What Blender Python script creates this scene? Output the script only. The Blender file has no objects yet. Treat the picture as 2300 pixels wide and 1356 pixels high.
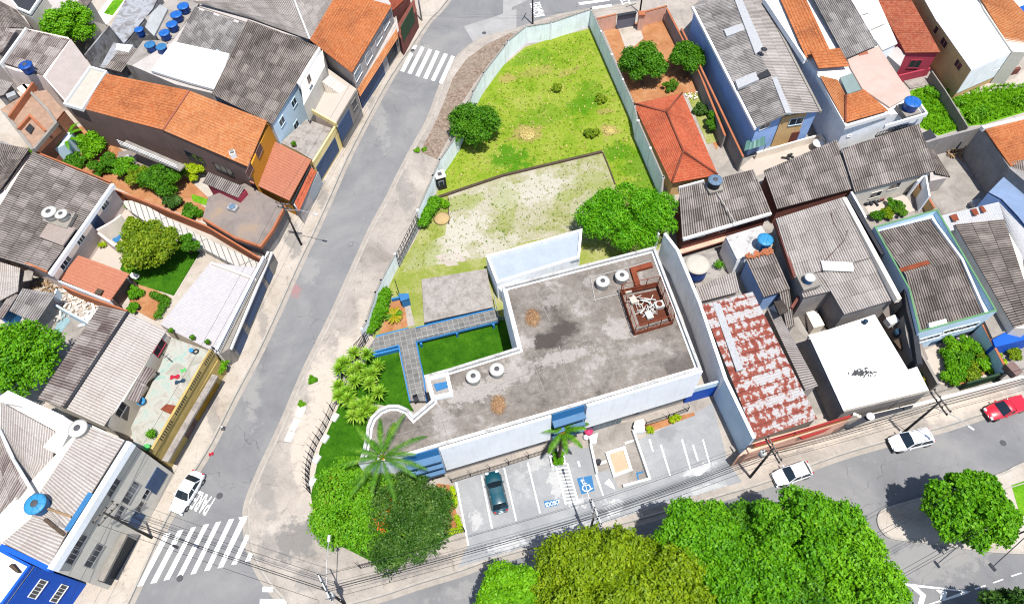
import bpy, math, random
import numpy as np
from mathutils import Vector, Matrix
random.seed(7); RNG = np.random.default_rng(7)
SC = bpy.context.scene; COL = SC.collection
R = math.radians
# ------------------------------------------------------------------ camera
CX, CY, FOC, HGT = 1150., 678., 1600., 72.
NAD = (1205., 1658.)                       # nadir of the photograph
_d = np.array([NAD[0]-CX, NAD[1]-CY, FOC]); _d /= np.linalg.norm(_d)
_z = -_d; _x = np.array([1., 0, 0]) - _d[0]*_d; _x /= np.linalg.norm(_x); _y = np.cross(_z, _x)
WM = np.array([_x, _y, _z])                # camera (x right, y down, z forward) -> world
CAMPOS = np.array([0, 0, HGT])
def ray(px, py):
    return WM @ np.array([px-CX, py-CY, FOC])
def P(px, py, z=0.):
    r = ray(px, py); t = (z-HGT)/r[2]
    return Vector((r[0]*t, r[1]*t, z))
SV = 600/1769
CR = {'F': (0, 0, 1.)}
for _n, _o in dict(a=(0,0), b=(560,0), c=(1120,0), d=(1700,0), e=(0,440), f=(560,440), g=(1120,440), h=(1700,440),
                   i=(0,896), j=(560,896), k=(1120,896), l=(1700,896)).items():
    CR[_n] = (_o[0], _o[1], 1/SV)
CR.update(m=(0,0,5.897), n=(0,600,5.534), o=(280,740,4.236), p=(0,860,6.78), q=(180,1020,4.375), r=(820,560,3.989),
          s=(640,860,2.733), t=(1500,380,4.237), u=(1900,270,4.675), v=(2040,660,4.519), w=(300,1140,6.053), x=(880,80,10.43),
          y=(1440,480,2.262), z=(1000,1000,3.286), A1=(370,1040,9.685), A2=(1130,0,7.1875), A3=(1200,1040,10.43),
          A4=(1640,900,7.533), A5=(1370,560,6.459), A6=(1270,880,6.457), A7=(0,180,8.475), A8=(1960,1190,6.765))
def px(spec):
    out = []; cur = 'F'
    for tk in spec.split():
        if ',' not in tk: cur = tk; continue
        v = [float(q) for q in tk.split(',')]; o = CR[cur]
        out.append((o[0]+v[0]/o[2], o[1]+v[1]/o[2], v[2] if len(v) > 2 else None))
    return out
def G(spec, z=0.):
    return [P(a, b, z if c is None else c) for a, b, c in px(spec)]
def G1(spec, z=0.): return G(spec, z)[0]
def hit(spec, A, B):
    """point where the sight line through a photo point meets the vertical plane through A and B"""
    out = []
    n = Vector((B.y-A.y, A.x-B.x, 0)).normalized(); c0 = Vector(CAMPOS)
    for a, b, _ in px(spec):
        r = Vector(ray(a, b)); t = n.dot(A-c0)/n.dot(r); out.append(c0+r*t)
    return out
# ------------------------------------------------------------------ objects
def tag(o, label=None, cat=None, group=None, kind=None):
    if label: o['label'] = label
    if cat: o['category'] = cat
    if group: o['group'] = group
    if kind: o['kind'] = kind
    return o
def thing(name, label, cat, loc=(0,0,0), rz=0., group=None):
    o = bpy.data.objects.new(name, None); COL.objects.link(o); o.empty_display_size = .3
    o.location = loc; o.rotation_euler = (0, 0, rz)
    return tag(o, label, cat, group)
def worldmat(o):
    m = Matrix.LocRotScale(o.location, o.rotation_euler, o.scale)
    return worldmat(o.parent) @ m if o.parent else m
class MB:
    def __init__(s): s.v = []; s.f = []; s.uv = []; s.mi = []; s.hasuv = False
    def add(s, vs, fs, uvs=None, mi=0):
        b = len(s.v); s.v += [tuple(p) for p in vs]
        for k, f in enumerate(fs):
            s.f.append([b+i for i in f]); s.mi.append(mi)
            if uvs is not None: s.uv.append([uvs[i] for i in f]); s.hasuv = True
            else: s.uv.append([(0., 0.)]*len(f))
        return s
    def box(s, c, d, rz=0., ry=0., rx=0.):
        m = Matrix.Translation(c) @ Matrix.Rotation(rz, 4, 'Z') @ Matrix.Rotation(ry, 4, 'Y') @ Matrix.Rotation(rx, 4, 'X')
        vs = [m @ Vector((x*d[0]/2, y*d[1]/2, z*d[2]/2)) for z in (-1, 1) for x, y in ((-1,-1),(1,-1),(1,1),(-1,1))]
        return s.add(vs, [(3,2,1,0),(4,5,6,7),(0,1,5,4),(1,2,6,5),(2,3,7,6),(3,0,4,7)])
    def prism(s, pts, z0, z1=None, caps=True):
        """walls under a polygon; z1 None = every point's own height"""
        p = [Vector(q) for q in pts]
        if area(p) < 0: p = p[::-1]
        n = len(p)
        top = [Vector((q.x, q.y, q.z if z1 is None else z1)) for q in p]; bot = [Vector((q.x, q.y, z0)) for q in p]
        fs = [(i, (i+1) % n, n+(i+1) % n, n+i) for i in range(n)]
        if caps: fs += [tuple(range(n, 2*n)), tuple(range(n-1, -1, -1))]
        return s.add(bot+top, fs)
    def ring(s, pts, t, z0, z1):
        """mitred upstand of thickness t inside a polygon"""
        p = [Vector(q) for q in pts]
        if area(p) < 0: p = p[::-1]
        q = inset(p, t); n = len(p)
        vs = [(a.x, a.y, z) for z in (z0, z1) for a in p] + [(a.x, a.y, z) for z in (z0, z1) for a in q]
        fs = []
        for i in range(n):
            j = (i+1) % n
            fs += [(i, j, n+j, n+i), (2*n+j, 2*n+i, 3*n+i, 3*n+j), (n+i, n+j, 3*n+j, 3*n+i), (j, i, 2*n+i, 2*n+j)]
        return s.add(vs, fs)
    def strip(s, path, t, z0, z1, closed=False):
        """a wall of thickness t along a path; z1 None = heights of the points"""
        p = [Vector(q) for q in path]; n = len(p); L = []; Rr = []
        for i in range(n):
            a = p[i-1] if i > 0 else None; b = p[i+1] if i < n-1 else None
            d1 = (p[i]-a).xy.normalized() if a else None; d2 = (b-p[i]).xy.normalized() if b else None
            if d1 is None: d1 = d2
            if d2 is None: d2 = d1
            m = (d1+d2).normalized(); k = t/2/max(.35, m.dot(d1)); nn = Vector((-m.y, m.x))*k
            L.append(p[i].xy+nn); Rr.append(p[i].xy-nn)
        vs = []
        for i in range(n):
            zt = p[i].z if z1 is None else z1; zb = z0 if not callable(z0) else z0(p[i])
            vs += [(*L[i], zb), (*Rr[i], zb), (*Rr[i], zt), (*L[i], zt)]
        fs = []
        for i in range(n-1):
            a, b = 4*i, 4*i+4
            fs += [(a+1, b+1, b+2, a+2), (b, a, a+3, b+3), (a+2, b+2, b+3, a+3), (a, b, b+1, a+1)]
        fs += [(0, 1, 2, 3), (4*n-1, 4*n-2, 4*n-3, 4*n-4)]
        return s.add(vs, fs)
    def tube(s, path, r, n=6, r2=None):
        p = [Vector(q) for q in path]; m = len(p); vs = []; fs = []
        for i in range(m):
            d = (p[min(i+1, m-1)]-p[max(i-1, 0)])
            d = d.normalized() if d.length > 1e-9 else Vector((0, 0, 1))
            u = d.cross(Vector((0, 0, 1)) if abs(d.z) < .95 else Vector((1, 0, 0))).normalized(); w = d.cross(u)
            rr = r if r2 is None else r+(r2-r)*i/(m-1)
            vs += [p[i]+(u*math.cos(2*math.pi*k/n)+w*math.sin(2*math.pi*k/n))*rr for k in range(n)]
        for i in range(m-1):
            for k in range(n):
                fs.append((i*n+k, i*n+(k+1) % n, (i+1)*n+(k+1) % n, (i+1)*n+k))
        fs += [tuple(range(n-1, -1, -1)), tuple(range((m-1)*n, m*n))]
        return s.add(vs, fs)
    def lathe(s, c, prof, n=24):
        c = Vector(c); vs = []; fs = []; m = len(prof)
        for r, z in prof: vs += [c+Vector((r*math.cos(2*math.pi*k/n), r*math.sin(2*math.pi*k/n), z)) for k in range(n)]
        for i in range(m-1):
            for k in range(n): fs.append((i*n+k, i*n+(k+1) % n, (i+1)*n+(k+1) % n, (i+1)*n+k))
        fs += [tuple(range(n-1, -1, -1)), tuple(range((m-1)*n, m*n))]
        return s.add(vs, fs)
    def flat(s, pts, z=None):
        p = [Vector(q) for q in pts]
        if area(p) < 0: p = p[::-1]
        return s.add([(q.x, q.y, q.z if z is None else z) for q in p], [tuple(range(len(p)))])
    def build(s, name, m, parent=None, smooth=False, bevel=0):
        me = bpy.data.meshes.new(name)
        vs = s.v
        if parent is not None:
            inv = worldmat(parent).inverted(); vs = [tuple(inv @ Vector(q)) for q in s.v]
        me.from_pydata(vs, [], s.f)
        ms = m if isinstance(m, (list, tuple)) else [m]
        for x in ms: me.materials.append(x)
        if len(ms) > 1: me.polygons.foreach_set('material_index', s.mi)
        if s.hasuv:
            l = me.uv_layers.new(name='UVMap'); l.data.foreach_set('uv', [c for f in s.uv for q in f for c in q])
        if smooth: me.polygons.foreach_set('use_smooth', [True]*len(me.polygons))
        me.update()
        o = bpy.data.objects.new(name, me); COL.objects.link(o)
        if parent is not None: o.parent = parent
        if bevel:
            b = o.modifiers.new('bevel', 'BEVEL'); b.width = bevel; b.segments = 2; b.limit_method = 'ANGLE'
        return o
def area(p):
    return sum(p[i].x*p[(i+1) % len(p)].y-p[(i+1) % len(p)].x*p[i].y for i in range(len(p)))/2
def inset(p, t):
    """offset a counter-clockwise polygon inward"""
    n = len(p); out = []
    for i in range(n):
        d1 = (p[i]-p[i-1]).xy.normalized(); d2 = (p[(i+1) % n]-p[i]).xy.normalized()
        n1 = Vector((-d1.y, d1.x)); n2 = Vector((-d2.y, d2.x)); m = n1+n2
        m = n1 if m.length < 1e-6 else m.normalized(); k = t/max(.3, m.dot(n1))
        out.append(Vector((p[i].x+m.x*k, p[i].y+m.y*k, p[i].z)))
    return out
def ccw(p):
    p = [Vector(q) for q in p]
    return p if area(p) > 0 else p[::-1]
def cen(p):
    p = [Vector(q) for q in p]; return sum(p, Vector())/len(p)
def copy_tree(o, parent=None):
    c = o.copy(); COL.objects.link(c); c.parent = parent
    for ch in [x for x in COL.objects if x.parent == o]: copy_tree(ch, c)
    return c
# ------------------------------------------------------------------ materials
MATS = {}
class NT:
    def __init__(s, name):
        m = bpy.data.materials.new(name); m.use_nodes = True; s.m = m; s.t = m.node_tree; s.t.nodes.clear()
        s.out = s.n('ShaderNodeOutputMaterial'); s.b = s.n('ShaderNodeBsdfPrincipled'); s.l(s.b.outputs[0], s.out.inputs[0])
        MATS[name] = m
    def n(s, ty, **kw):
        x = s.t.nodes.new(ty)
        for k, v in kw.items(): setattr(x, k, v)
        return x
    def l(s, a, b): s.t.links.new(a, b)
    def pos(s, sc=(1, 1, 1)):
        g = s.n('ShaderNodeNewGeometry'); mp = s.n('ShaderNodeMapping'); mp.inputs['Scale'].default_value = sc
        s.l(g.outputs['Position'], mp.inputs[0]); return mp.outputs[0]
    def uv(s, sc=(1, 1, 1)):
        g = s.n('ShaderNodeUVMap'); mp = s.n('ShaderNodeMapping'); mp.inputs['Scale'].default_value = sc
        s.l(g.outputs[0], mp.inputs[0]); return mp.outputs[0]
    def noise(s, v, scale, det=5, rough=.6, dist=0.):
        x = s.n('ShaderNodeTexNoise'); x.inputs['Scale'].default_value = scale; x.inputs['Detail'].default_value = det
        x.inputs['Roughness'].default_value = rough; x.inputs['Distortion'].default_value = dist
        if v is not None: s.l(v, x.inputs['Vector'])
        return x.outputs['Fac']
    def ramp(s, f, stops, interp='LINEAR'):
        x = s.n('ShaderNodeValToRGB'); x.color_ramp.interpolation = interp; e = x.color_ramp.elements
        while len(e) < len(stops): e.new(.5)
        for k, (p, c) in enumerate(stops): e[k].position = p; e[k].color = (*c, 1) if len(c) == 3 else c
        s.l(f, x.inputs[0]); return x.outputs[0]
    def val(s, f, a, b, c=0., d=1.):
        x = s.n('ShaderNodeMapRange'); x.inputs[1].default_value = a; x.inputs[2].default_value = b
        x.inputs[3].default_value = c; x.inputs[4].default_value = d; s.l(f, x.inputs[0]); return x.outputs[0]
    def mix(s, f, a, b, mode='MIX'):
        x = s.n('ShaderNodeMix', data_type='RGBA', blend_type=mode)
        for i, q in ((0, f), (6, a), (7, b)):
            if hasattr(q, 'is_linked') or hasattr(q, 'links'): s.l(q, x.inputs[i])
            elif i == 0: x.inputs[0].default_value = q
            else: x.inputs[i].default_value = (*q, 1)
        return x.outputs[2]
    def math(s, op, a, b=0., c=None):
        x = s.n('ShaderNodeMath', operation=op)
        for i, q in enumerate((a, b, c)):
            if q is None: continue
            if hasattr(q, 'links'): s.l(q, x.inputs[i])
            else: x.inputs[i].default_value = q
        return x.outputs[0]
    def mul(s, col, f):
        """colour times a grey factor"""
        v = s.n('ShaderNodeVectorMath', operation='SCALE'); s.l(col, v.inputs[0]); s.l(f, v.inputs['Scale']); return v.outputs[0]
    def cell(s, uvv, fx, fy):
        """one random number per fx by fy cell"""
        sp = s.n('ShaderNodeSeparateXYZ'); s.l(uvv, sp.inputs[0])
        a = s.math('FLOOR', s.math('DIVIDE', sp.outputs[0], fx)); b = s.math('FLOOR', s.math('DIVIDE', sp.outputs[1], fy))
        cb = s.n('ShaderNodeCombineXYZ'); s.l(a, cb.inputs[0]); s.l(b, cb.inputs[1])
        w = s.n('ShaderNodeTexWhiteNoise'); s.l(cb.outputs[0], w.inputs['Vector']); return w.outputs['Value']
    def blob(s, col, c, spots, wob=.6, nscale=.9):
        """real patches of another material: (photo point, radius x, radius y[, strength]) with ragged edges"""
        nz = s.noise(s.pos(), nscale, 6, .72); out = None
        for q in spots:
            p = G1(q[0], q[4] if len(q) > 4 else .1); g = s.n('ShaderNodeNewGeometry'); mp = s.n('ShaderNodeMapping', vector_type='TEXTURE')
            mp.inputs['Location'].default_value = (p.x, p.y, 0); mp.inputs['Scale'].default_value = (q[1], q[2], 1e4); mp.inputs['Rotation'].default_value = (0, 0, .28)
            s.l(g.outputs['Position'], mp.inputs[0]); ln = s.n('ShaderNodeVectorMath', operation='LENGTH'); s.l(mp.outputs[0], ln.inputs[0])
            d = s.math('ADD', ln.outputs['Value'], s.val(nz, .25, .75, -wob, wob)); f = s.val(d, .75, 1.15, q[3] if len(q) > 3 else 1., 0.)
            out = f if out is None else s.math('MAXIMUM', out, f)
        return s.mix(out, col, c)
    def done(s, col, rough=.9, bump=None, dist=.02, spec=.2, metal=0.):
        if hasattr(col, 'links'): s.l(col, s.b.inputs['Base Color'])
        else: s.b.inputs['Base Color'].default_value = (*col, 1)
        s.b.inputs['Roughness'].default_value = rough; s.b.inputs['Specular IOR Level'].default_value = spec
        s.b.inputs['Metallic'].default_value = metal
        if bump is not None:
            x = s.n('ShaderNodeBump'); x.inputs['Strength'].default_value = .6; x.inputs['Distance'].default_value = dist
            s.l(bump, x.inputs['Height']); s.l(x.outputs[0], s.b.inputs['Normal'])
        return s.m
def srgb(r, g, b, k=1.):
    f = lambda c: (c/255/12.92 if c <= 10 else ((c/255+.055)/1.055)**2.4)*k
    return (f(r), f(g), f(b))
GAIN = 1/2.8                               # photographed sunlit colour -> albedo
def A(r, g, b): return srgb(r, g, b, GAIN)
WALLK = dict(panel_white=2.2, lotwall=2.4, grey_plaster=1.6, dark_plaster=1.5, royal_blue=1.9, bright_blue=1.7, brick_red=1.5, gate_blue=1.5, gate_dark=1.4, mustard_gate=1.6, brown_wall=1.7, orange_wall=1.5, mustard_wall=1.6, grey_wall=2., lobby=1.)
def m_plain(name, c, var=.12, scale=.8, rough=.85, spec=.25, metal=0., streak=0., dirt=(.5, .48, .45), bump=0.):
    if name in MATS: return MATS[name]
    k = WALLK.get(name, 2.1 if name.endswith('_wall') else 1.)          # upright faces get grazing sun: true paint is paler
    if k != 1.: k = min(k, .8/max(c)); c = tuple(x*k for x in c)
    t = NT(name); v = t.pos()
    n1 = t.noise(v, scale, 6, .65); n2 = t.noise(v, scale*9, 3)
    f = t.math('ADD', t.val(n1, .3, .7, 1-var, 1+var), t.val(n2, .3, .7, -var*.4, var*.4))
    rgb = t.n('ShaderNodeRGB'); rgb.outputs[0].default_value = (*c, 1)
    col = t.mul(rgb.outputs[0], f)
    if streak:
        sn = t.noise(t.pos((2.2, 2.2, .22)), 1.4, 5, .7)
        col = t.mix(t.val(sn, .52, .8, 0., streak), col, tuple(x*y for x, y in zip(c, dirt)))
    return t.done(col, rough, n2 if bump else None, bump or .02, spec, metal)
def m_mottle(name, cols, scale=.5, rough=.92, fine=.18, fscale=6., bump=.0, dist=.6, lo=.3, hi=.7, spec=.15):
    t = NT(name); v = t.pos(); n1 = t.noise(v, scale, 8, .68, dist); n2 = t.noise(v, fscale, 4, .7)
    st = [(lo+(hi-lo)*k/(len(cols)-1), c) for k, c in enumerate(cols)]
    col = t.mul(t.ramp(n1, st), t.val(n2, .25, .75, 1-fine, 1+fine))
    return t.done(col, rough, n2 if bump else None, bump or .02, spec)
PITCH = {}
def m_sheet(name, light, dark, stain=.5, groove=.5, pitch=.3, patch=.06, white=None):
    """weathered corrugated fibre-cement: every sheet its own tone, tone darkening towards the valleys, streaks down the fall"""
    PITCH[name] = pitch; t = NT(name); u = t.uv(); v = t.pos()
    sp = t.n('ShaderNodeSeparateXYZ'); t.l(u, sp.inputs[0])
    cell = t.cell(u, 1.0, 1.8)
    big = t.noise(v, .22, 5, .6, .4); streak = t.noise(t.uv((3.2, .35, 1)), 1.6, 6, .72); fine = t.noise(v, 5., 4, .7)
    w = t.math('SINE', t.math('MULTIPLY', sp.outputs[0], 2*math.pi/pitch)); w = t.val(w, -1, 1, 0, 1)
    lap = t.math('FRACT', t.math('DIVIDE', sp.outputs[1], 1.8)); lap = t.val(lap, 0., .05, .35, 0.)
    d = t.math('ADD', t.val(big, .35, .68, 0, stain), t.val(streak, .4, .72, 0, stain))
    d = t.math('ADD', d, t.math('MULTIPLY', t.math('SUBTRACT', 1., w), groove)); d = t.math('ADD', d, lap)  # base colour runs darker from crest to valley
    d = t.math('ADD', d, t.val(cell, 0, 1, -patch*1.5, patch*1.5))
    x = t.n('ShaderNodeClamp'); t.l(d, x.inputs[0])
    col = t.mix(x.outputs[0], light, dark)
    col = t.mul(col, t.val(fine, .25, .75, .8, 1.2))
    if white:
        col = t.mix(t.val(cell, 1-white, 1-white+.001), col, A(250, 246, 242))
    return t.done(col, .95, None, .02, .1)
def m_tile(name, c1, c2, dark, stain=.5, uw=.24, vh=.38):
    t = NT(name); u = t.uv(); v = t.pos(); sp = t.n('ShaderNodeSeparateXYZ'); t.l(u, sp.inputs[0])
    cell = t.cell(u, uw, vh); big = t.noise(v, .3, 6, .65, .5); fine = t.noise(v, 4., 4, .75)
    col = t.mix(cell, c1, c2)
    lap = t.math('FRACT', t.math('DIVIDE', sp.outputs[1], vh)); lap = t.val(lap, 0., .16, .55, 0.)
    d = t.math('ADD', t.val(t.math('MULTIPLY', big, fine), .22, .42, 0, stain), lap)
    x = t.n('ShaderNodeClamp'); t.l(d, x.inputs[0])
    col = t.mix(x.outputs[0], col, dark)
    return t.done(col, .9, None, .02, .15)
# ------------------------------------------------------------------ roofs
def sheet_grid(mb, A_, B_, C_, D_, pitch=.24, amp=.035, row=1.8, step=.035, thick=.07, tile=False, uoff=0.):
    """corrugated (or tiled) plane; A-B the low edge, D-C the high edge"""
    A_, B_, C_, D_ = (Vector(q) for q in (A_, B_, C_, D_))
    lu = max((B_-A_).length, (C_-D_).length); lv = max((D_-A_).length, (C_-B_).length)
    n = (B_-A_).cross(D_-A_) if (D_-A_).length > .01 else (B_-A_).cross(C_-A_)
    if (C_-D_).length > (B_-A_).length: n = (C_-D_).cross(D_-A_)
    n.normalize()
    if n.z < 0: n = -n
    seg = 4; nu = max(4, int(round(lu/pitch))*seg); nr = max(1, int(round(lv/row)))
    vsr = []
    for k in range(nr): vsr += [(k/nr, step if k else step*.6), ((k+1)/nr-1e-3, 0.)]
    us = np.linspace(0, 1, nu+1); wv = amp*np.sin(2*np.pi*us*lu/pitch)
    if tile: wv = amp*np.abs(np.sin(np.pi*us*lu/pitch))**.7*1.4
    vs = []; uvs = []
    for v, off in vsr:
        a = A_.lerp(D_, v); b = B_.lerp(C_, v)
        for k in range(nu+1):
            p = a.lerp(b, us[k])+n*(wv[k]+off); vs.append(p); uvs.append((us[k]*lu+uoff, v*lv))
    m = nu+1; fs = []
    for r in range(len(vsr)-1):
        for k in range(nu): fs.append((r*m+k, r*m+k+1, (r+1)*m+k+1, (r+1)*m+k))
    nv = len(vs)                                     # thickness: low skirt round the sheet
    border = [k for k in range(m)]+[r*m+nu for r in range(1, len(vsr))]+[(len(vsr)-1)*m+k for k in range(nu-1, -1, -1)]+[r*m for r in range(len(vsr)-2, 0, -1)]
    for q in border: vs.append(vs[q]-n*(thick+amp)); uvs.append(uvs[q])
    L = len(border)
    for k in range(L): fs.append((border[(k+1) % L], border[k], nv+k, nv+(k+1) % L))
    if (vs[1]-vs[0]).cross(vs[m]-vs[0]).z < 0: fs = [f[::-1] for f in fs]
    mb.add(vs, fs, uvs)
def roof(t, planes, m, pitch=.24, tile=False, name='roof', **kw):
    mb = MB()
    for k, q in enumerate(planes):
        if tile: sheet_grid(mb, *q, pitch=kw.get('pt', .26), amp=.035, row=kw.get('row', .42), step=.05, thick=.1, tile=True, uoff=k*17.3)
        else: sheet_grid(mb, *q, pitch=PITCH.get(m.name, pitch), uoff=k*17.4, **kw)
    return mb.build(name, m, t, smooth=False)
def ridge(t, pts, m, r=.14, name='ridge_cap'):
    mb = MB()
    for a, b in zip(pts[:-1], pts[1:]): mb.tube([a+Vector((0, 0, .03)), b+Vector((0, 0, .03))], r, 8)
    return mb.build(name, m, t, smooth=True)
WALLS = {}
def snap(t, A_, B_):
    """move a wall line onto the house's own wall face"""
    w = WALLS.get(t.name); best = None
    if not w: return A_, B_
    m = ((A_+B_)/2).xy; d = (B_-A_).xy.normalized()
    for a, b in zip(w, w[1:]+w[:1]):
        e = (b-a).xy; L = e.length
        if L < .3 or abs(e.normalized().dot(d)) < .93: continue
        e.normalize(); s = min(L, max(0, (m-a.xy).dot(e))); q = ((a.xy+e*s)-m).length
        if q < 1.8 and (best is None or q < best[0]): best = (q, a, b)
    if best is None: return A_, B_
    a, b = best[1:]
    return (a, b) if (b-a).xy.dot(d) > 0 else (b, a)
def walls(t, pts, m, z0=.1, drop=.08, ins=.12, name='wall'):
    p = inset(ccw(pts), ins) if ins else ccw(pts)
    WALLS[t.name] = p
    p = [Vector((q.x, q.y, q.z-drop)) for q in p]
    return MB().prism(p, z0).build(name, m, t)
def slab(t, pts, z, m, th=.25, name='roof', wavy=False):
    return MB().prism(pts, z-th, z).build(name, m, t)
def parapet(t, pts, z, m, h=.5, th=.2, name='parapet', z0=None):
    return MB().ring(pts, th, z if z0 is None else z0, z+h).build(name, m, t)
def building(name, label, cat, pts, group=None):
    c = cen(pts); return thing(name, label, cat, (c.x, c.y, 0), 0, group)
def window(t, A_, B_, spec, w, h, pane, frame, name='window', bars=0, deep=.06, sn=True):
    """framed windows where sight lines meet the wall A-B (each its own part, its pane a sub-part)"""
    if sn: A_, B_ = snap(t, A_, B_)
    d = (B_-A_).xy.normalized(); d3 = Vector((d.x, d.y, 0)); nn = Vector((d.y, -d.x, 0))
    c0 = (A_+B_)/2
    if nn.dot(Vector(CAMPOS)-c0) < 0: nn = -nn
    up = Vector((0, 0, 1)); out = []
    for c in hit(spec, A_, B_):
        def bx(mb, u0, u1, z0, z1, n0, n1):
            vs = [c+d3*u+up*z+nn*q for q in (n0, n1) for u, z in ((u0, z0), (u1, z0), (u1, z1), (u0, z1))]
            f = [(0,3,2,1),(4,5,6,7),(0,1,5,4),(1,2,6,5),(2,3,7,6),(3,0,4,7)]
            if d3.cross(up).dot(nn) < 0: f = [q[::-1] for q in f]
            mb.add(vs, f)
        mb = MB(); b = .07
        bx(mb, -w/2-b, w/2+b, h/2, h/2+b, -.02, deep); bx(mb, -w/2-b, w/2+b, -h/2-b, -h/2, -.02, deep+.03)
        bx(mb, -w/2-b, -w/2, -h/2, h/2, -.02, deep); bx(mb, w/2, w/2+b, -h/2, h/2, -.02, deep)
        for k in range(bars):
            u = -w/2+w*(k+1)/(bars+1); bx(mb, u-.025, u+.025, -h/2, h/2, -.02, deep*.9)
        f = mb.build(name, frame, t)
        p = MB(); bx(p, -w/2, w/2, -h/2, h/2, -.03, .02); p.build('pane', pane, f); out.append(f)
    return out
def panel(t, A_, B_, spec, w, h, m, name='door', deep=.05, sn=True):
    if sn: A_, B_ = snap(t, A_, B_)
    d = (B_-A_).xy.normalized(); d3 = Vector((d.x, d.y, 0)); nn = Vector((d.y, -d.x, 0))
    if nn.dot(Vector(CAMPOS)-(A_+B_)/2) < 0: nn = -nn
    up = Vector((0, 0, 1)); out = []
    for c in hit(spec, A_, B_):
        mb = MB(); n = max(2, int(h/.35))
        for k in range(n):                               # ribbed leaf
            z0 = -h/2+h*k/n; z1 = -h/2+h*(k+.93)/n
            vs = [c+d3*u+up*z+nn*q for q in (-.03, deep) for u, z in ((-w/2, z0), (w/2, z0), (w/2, z1), (-w/2, z1))]
            f = [(0,3,2,1),(4,5,6,7),(0,1,5,4),(1,2,6,5),(2,3,7,6),(3,0,4,7)]
            if d3.cross(up).dot(nn) < 0: f = [q[::-1] for q in f]
            mb.add(vs, f)
        out.append(mb.build(name, m, t))
    return out
# ------------------------------------------------------------------ foliage
def leaf_cloud(name, clumps, n, size, m, parent, aspect=.55, flat=.35, seed=1, shell=.82, down=.25, droop=0., jit=.62):
    n = int(n*1.7); size = size*.76
    """n leaf faces spread over and inside overlapping clumps (x, y, z, r)"""
    rg = np.random.default_rng(seed); cl = np.array(clumps, float)
    w = cl[:, 3]**2; w /= w.sum(); idx = rg.choice(len(cl), n, p=w)
    d = rg.normal(size=(n, 3)); d /= np.linalg.norm(d, axis=1)[:, None]
    low = d[:, 2] < -down; d[low, 2] *= -1
    rr = cl[idx, 3]*(shell+(1-shell)*rg.random(n)*1.5-.3*(rg.random(n)**3))
    bump = 1+.16*np.sin(d[:, 0]*9+idx)*np.sin(d[:, 1]*9+idx*2)+.1*np.sin(d[:, 2]*15+d[:, 0]*13+idx)
    c = cl[idx, :3]+d*(rr*bump)[:, None]*np.array([1, 1, .85])
    nrm = d*(1-flat)+np.array([0, 0, flat])+rg.normal(size=(n, 3))*jit; nrm /= np.linalg.norm(nrm, axis=1)[:, None]
    a = rg.normal(size=(n, 3)); t = np.cross(nrm, a); t /= np.linalg.norm(t, axis=1)[:, None]; b = np.cross(nrm, t)
    if droop: t = t-np.array([0, 0, droop]); t /= np.linalg.norm(t, axis=1)[:, None]
    s = size*(.65+.7*rg.random(n))[:, None]
    v = np.empty((n, 4, 3)); v[:, 0] = c-t*s; v[:, 1] = c+b*s*aspect+nrm*s*.18; v[:, 2] = c+t*s; v[:, 3] = c-b*s*aspect+nrm*s*.18
    off = np.array(worldmat(parent).translation) if parent else np.zeros(3)
    v = (v-off).reshape(-1, 3)
    me = bpy.data.meshes.new(name); me.vertices.add(4*n); me.vertices.foreach_set('co', v.ravel())
    me.loops.add(4*n); me.loops.foreach_set('vertex_index', np.arange(4*n, dtype=np.int32))
    me.polygons.add(n); me.polygons.foreach_set('loop_start', np.arange(0, 4*n, 4, dtype=np.int32))
    me.polygons.foreach_set('loop_total', np.full(n, 4, dtype=np.int32))
    me.materials.append(m); me.update(calc_edges=True); me.validate()
    o = bpy.data.objects.new(name, me); COL.objects.link(o)
    if parent: o.parent = parent
    return o
def m_leaf(name, cols, trans=.35, rough=.55):
    t = NT(name); g = t.n('ShaderNodeNewGeometry'); v = t.pos()
    big = t.noise(v, .55, 4, .6); f = t.math('ADD', t.math('MULTIPLY', g.outputs['Random Per Island'], .6), t.val(big, .3, .7, 0, .4))
    col = t.ramp(f, [(k/(len(cols)-1), c) for k, c in enumerate(cols)])
    t.done(col, rough, None, .02, .25)
    tr = t.n('ShaderNodeBsdfTranslucent'); t.l(col, tr.inputs[0])
    ms = t.n('ShaderNodeMixShader'); ms.inputs[0].default_value = trans
    t.l(t.b.outputs[0], ms.inputs[1]); t.l(tr.outputs[0], ms.inputs[2]); t.l(ms.outputs[0], t.out.inputs[0])
    return t.m
def crown_clumps(c, rx, ry, rz, n, seed, k=.42):
    rg = np.random.default_rng(seed); out = [(c.x, c.y, c.z-.1*rz, min(rx, ry, rz)*.6)]
    for i in range(n):
        th = 2.39996*i+rg.random()*.7; u = (i+.5)/n; zz = 1-1.35*u          # spread over the dome
        q = math.sqrt(max(0, 1-min(1, abs(zz))**2)); rad = .68+.2*rg.random()
        r = min(rx, ry)*k*(.65+.6*rg.random())
        out.append((c.x+rx*rad*q*math.cos(th), c.y+ry*rad*q*math.sin(th), c.z+rz*rad*zz*.85, r))
    return out
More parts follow.
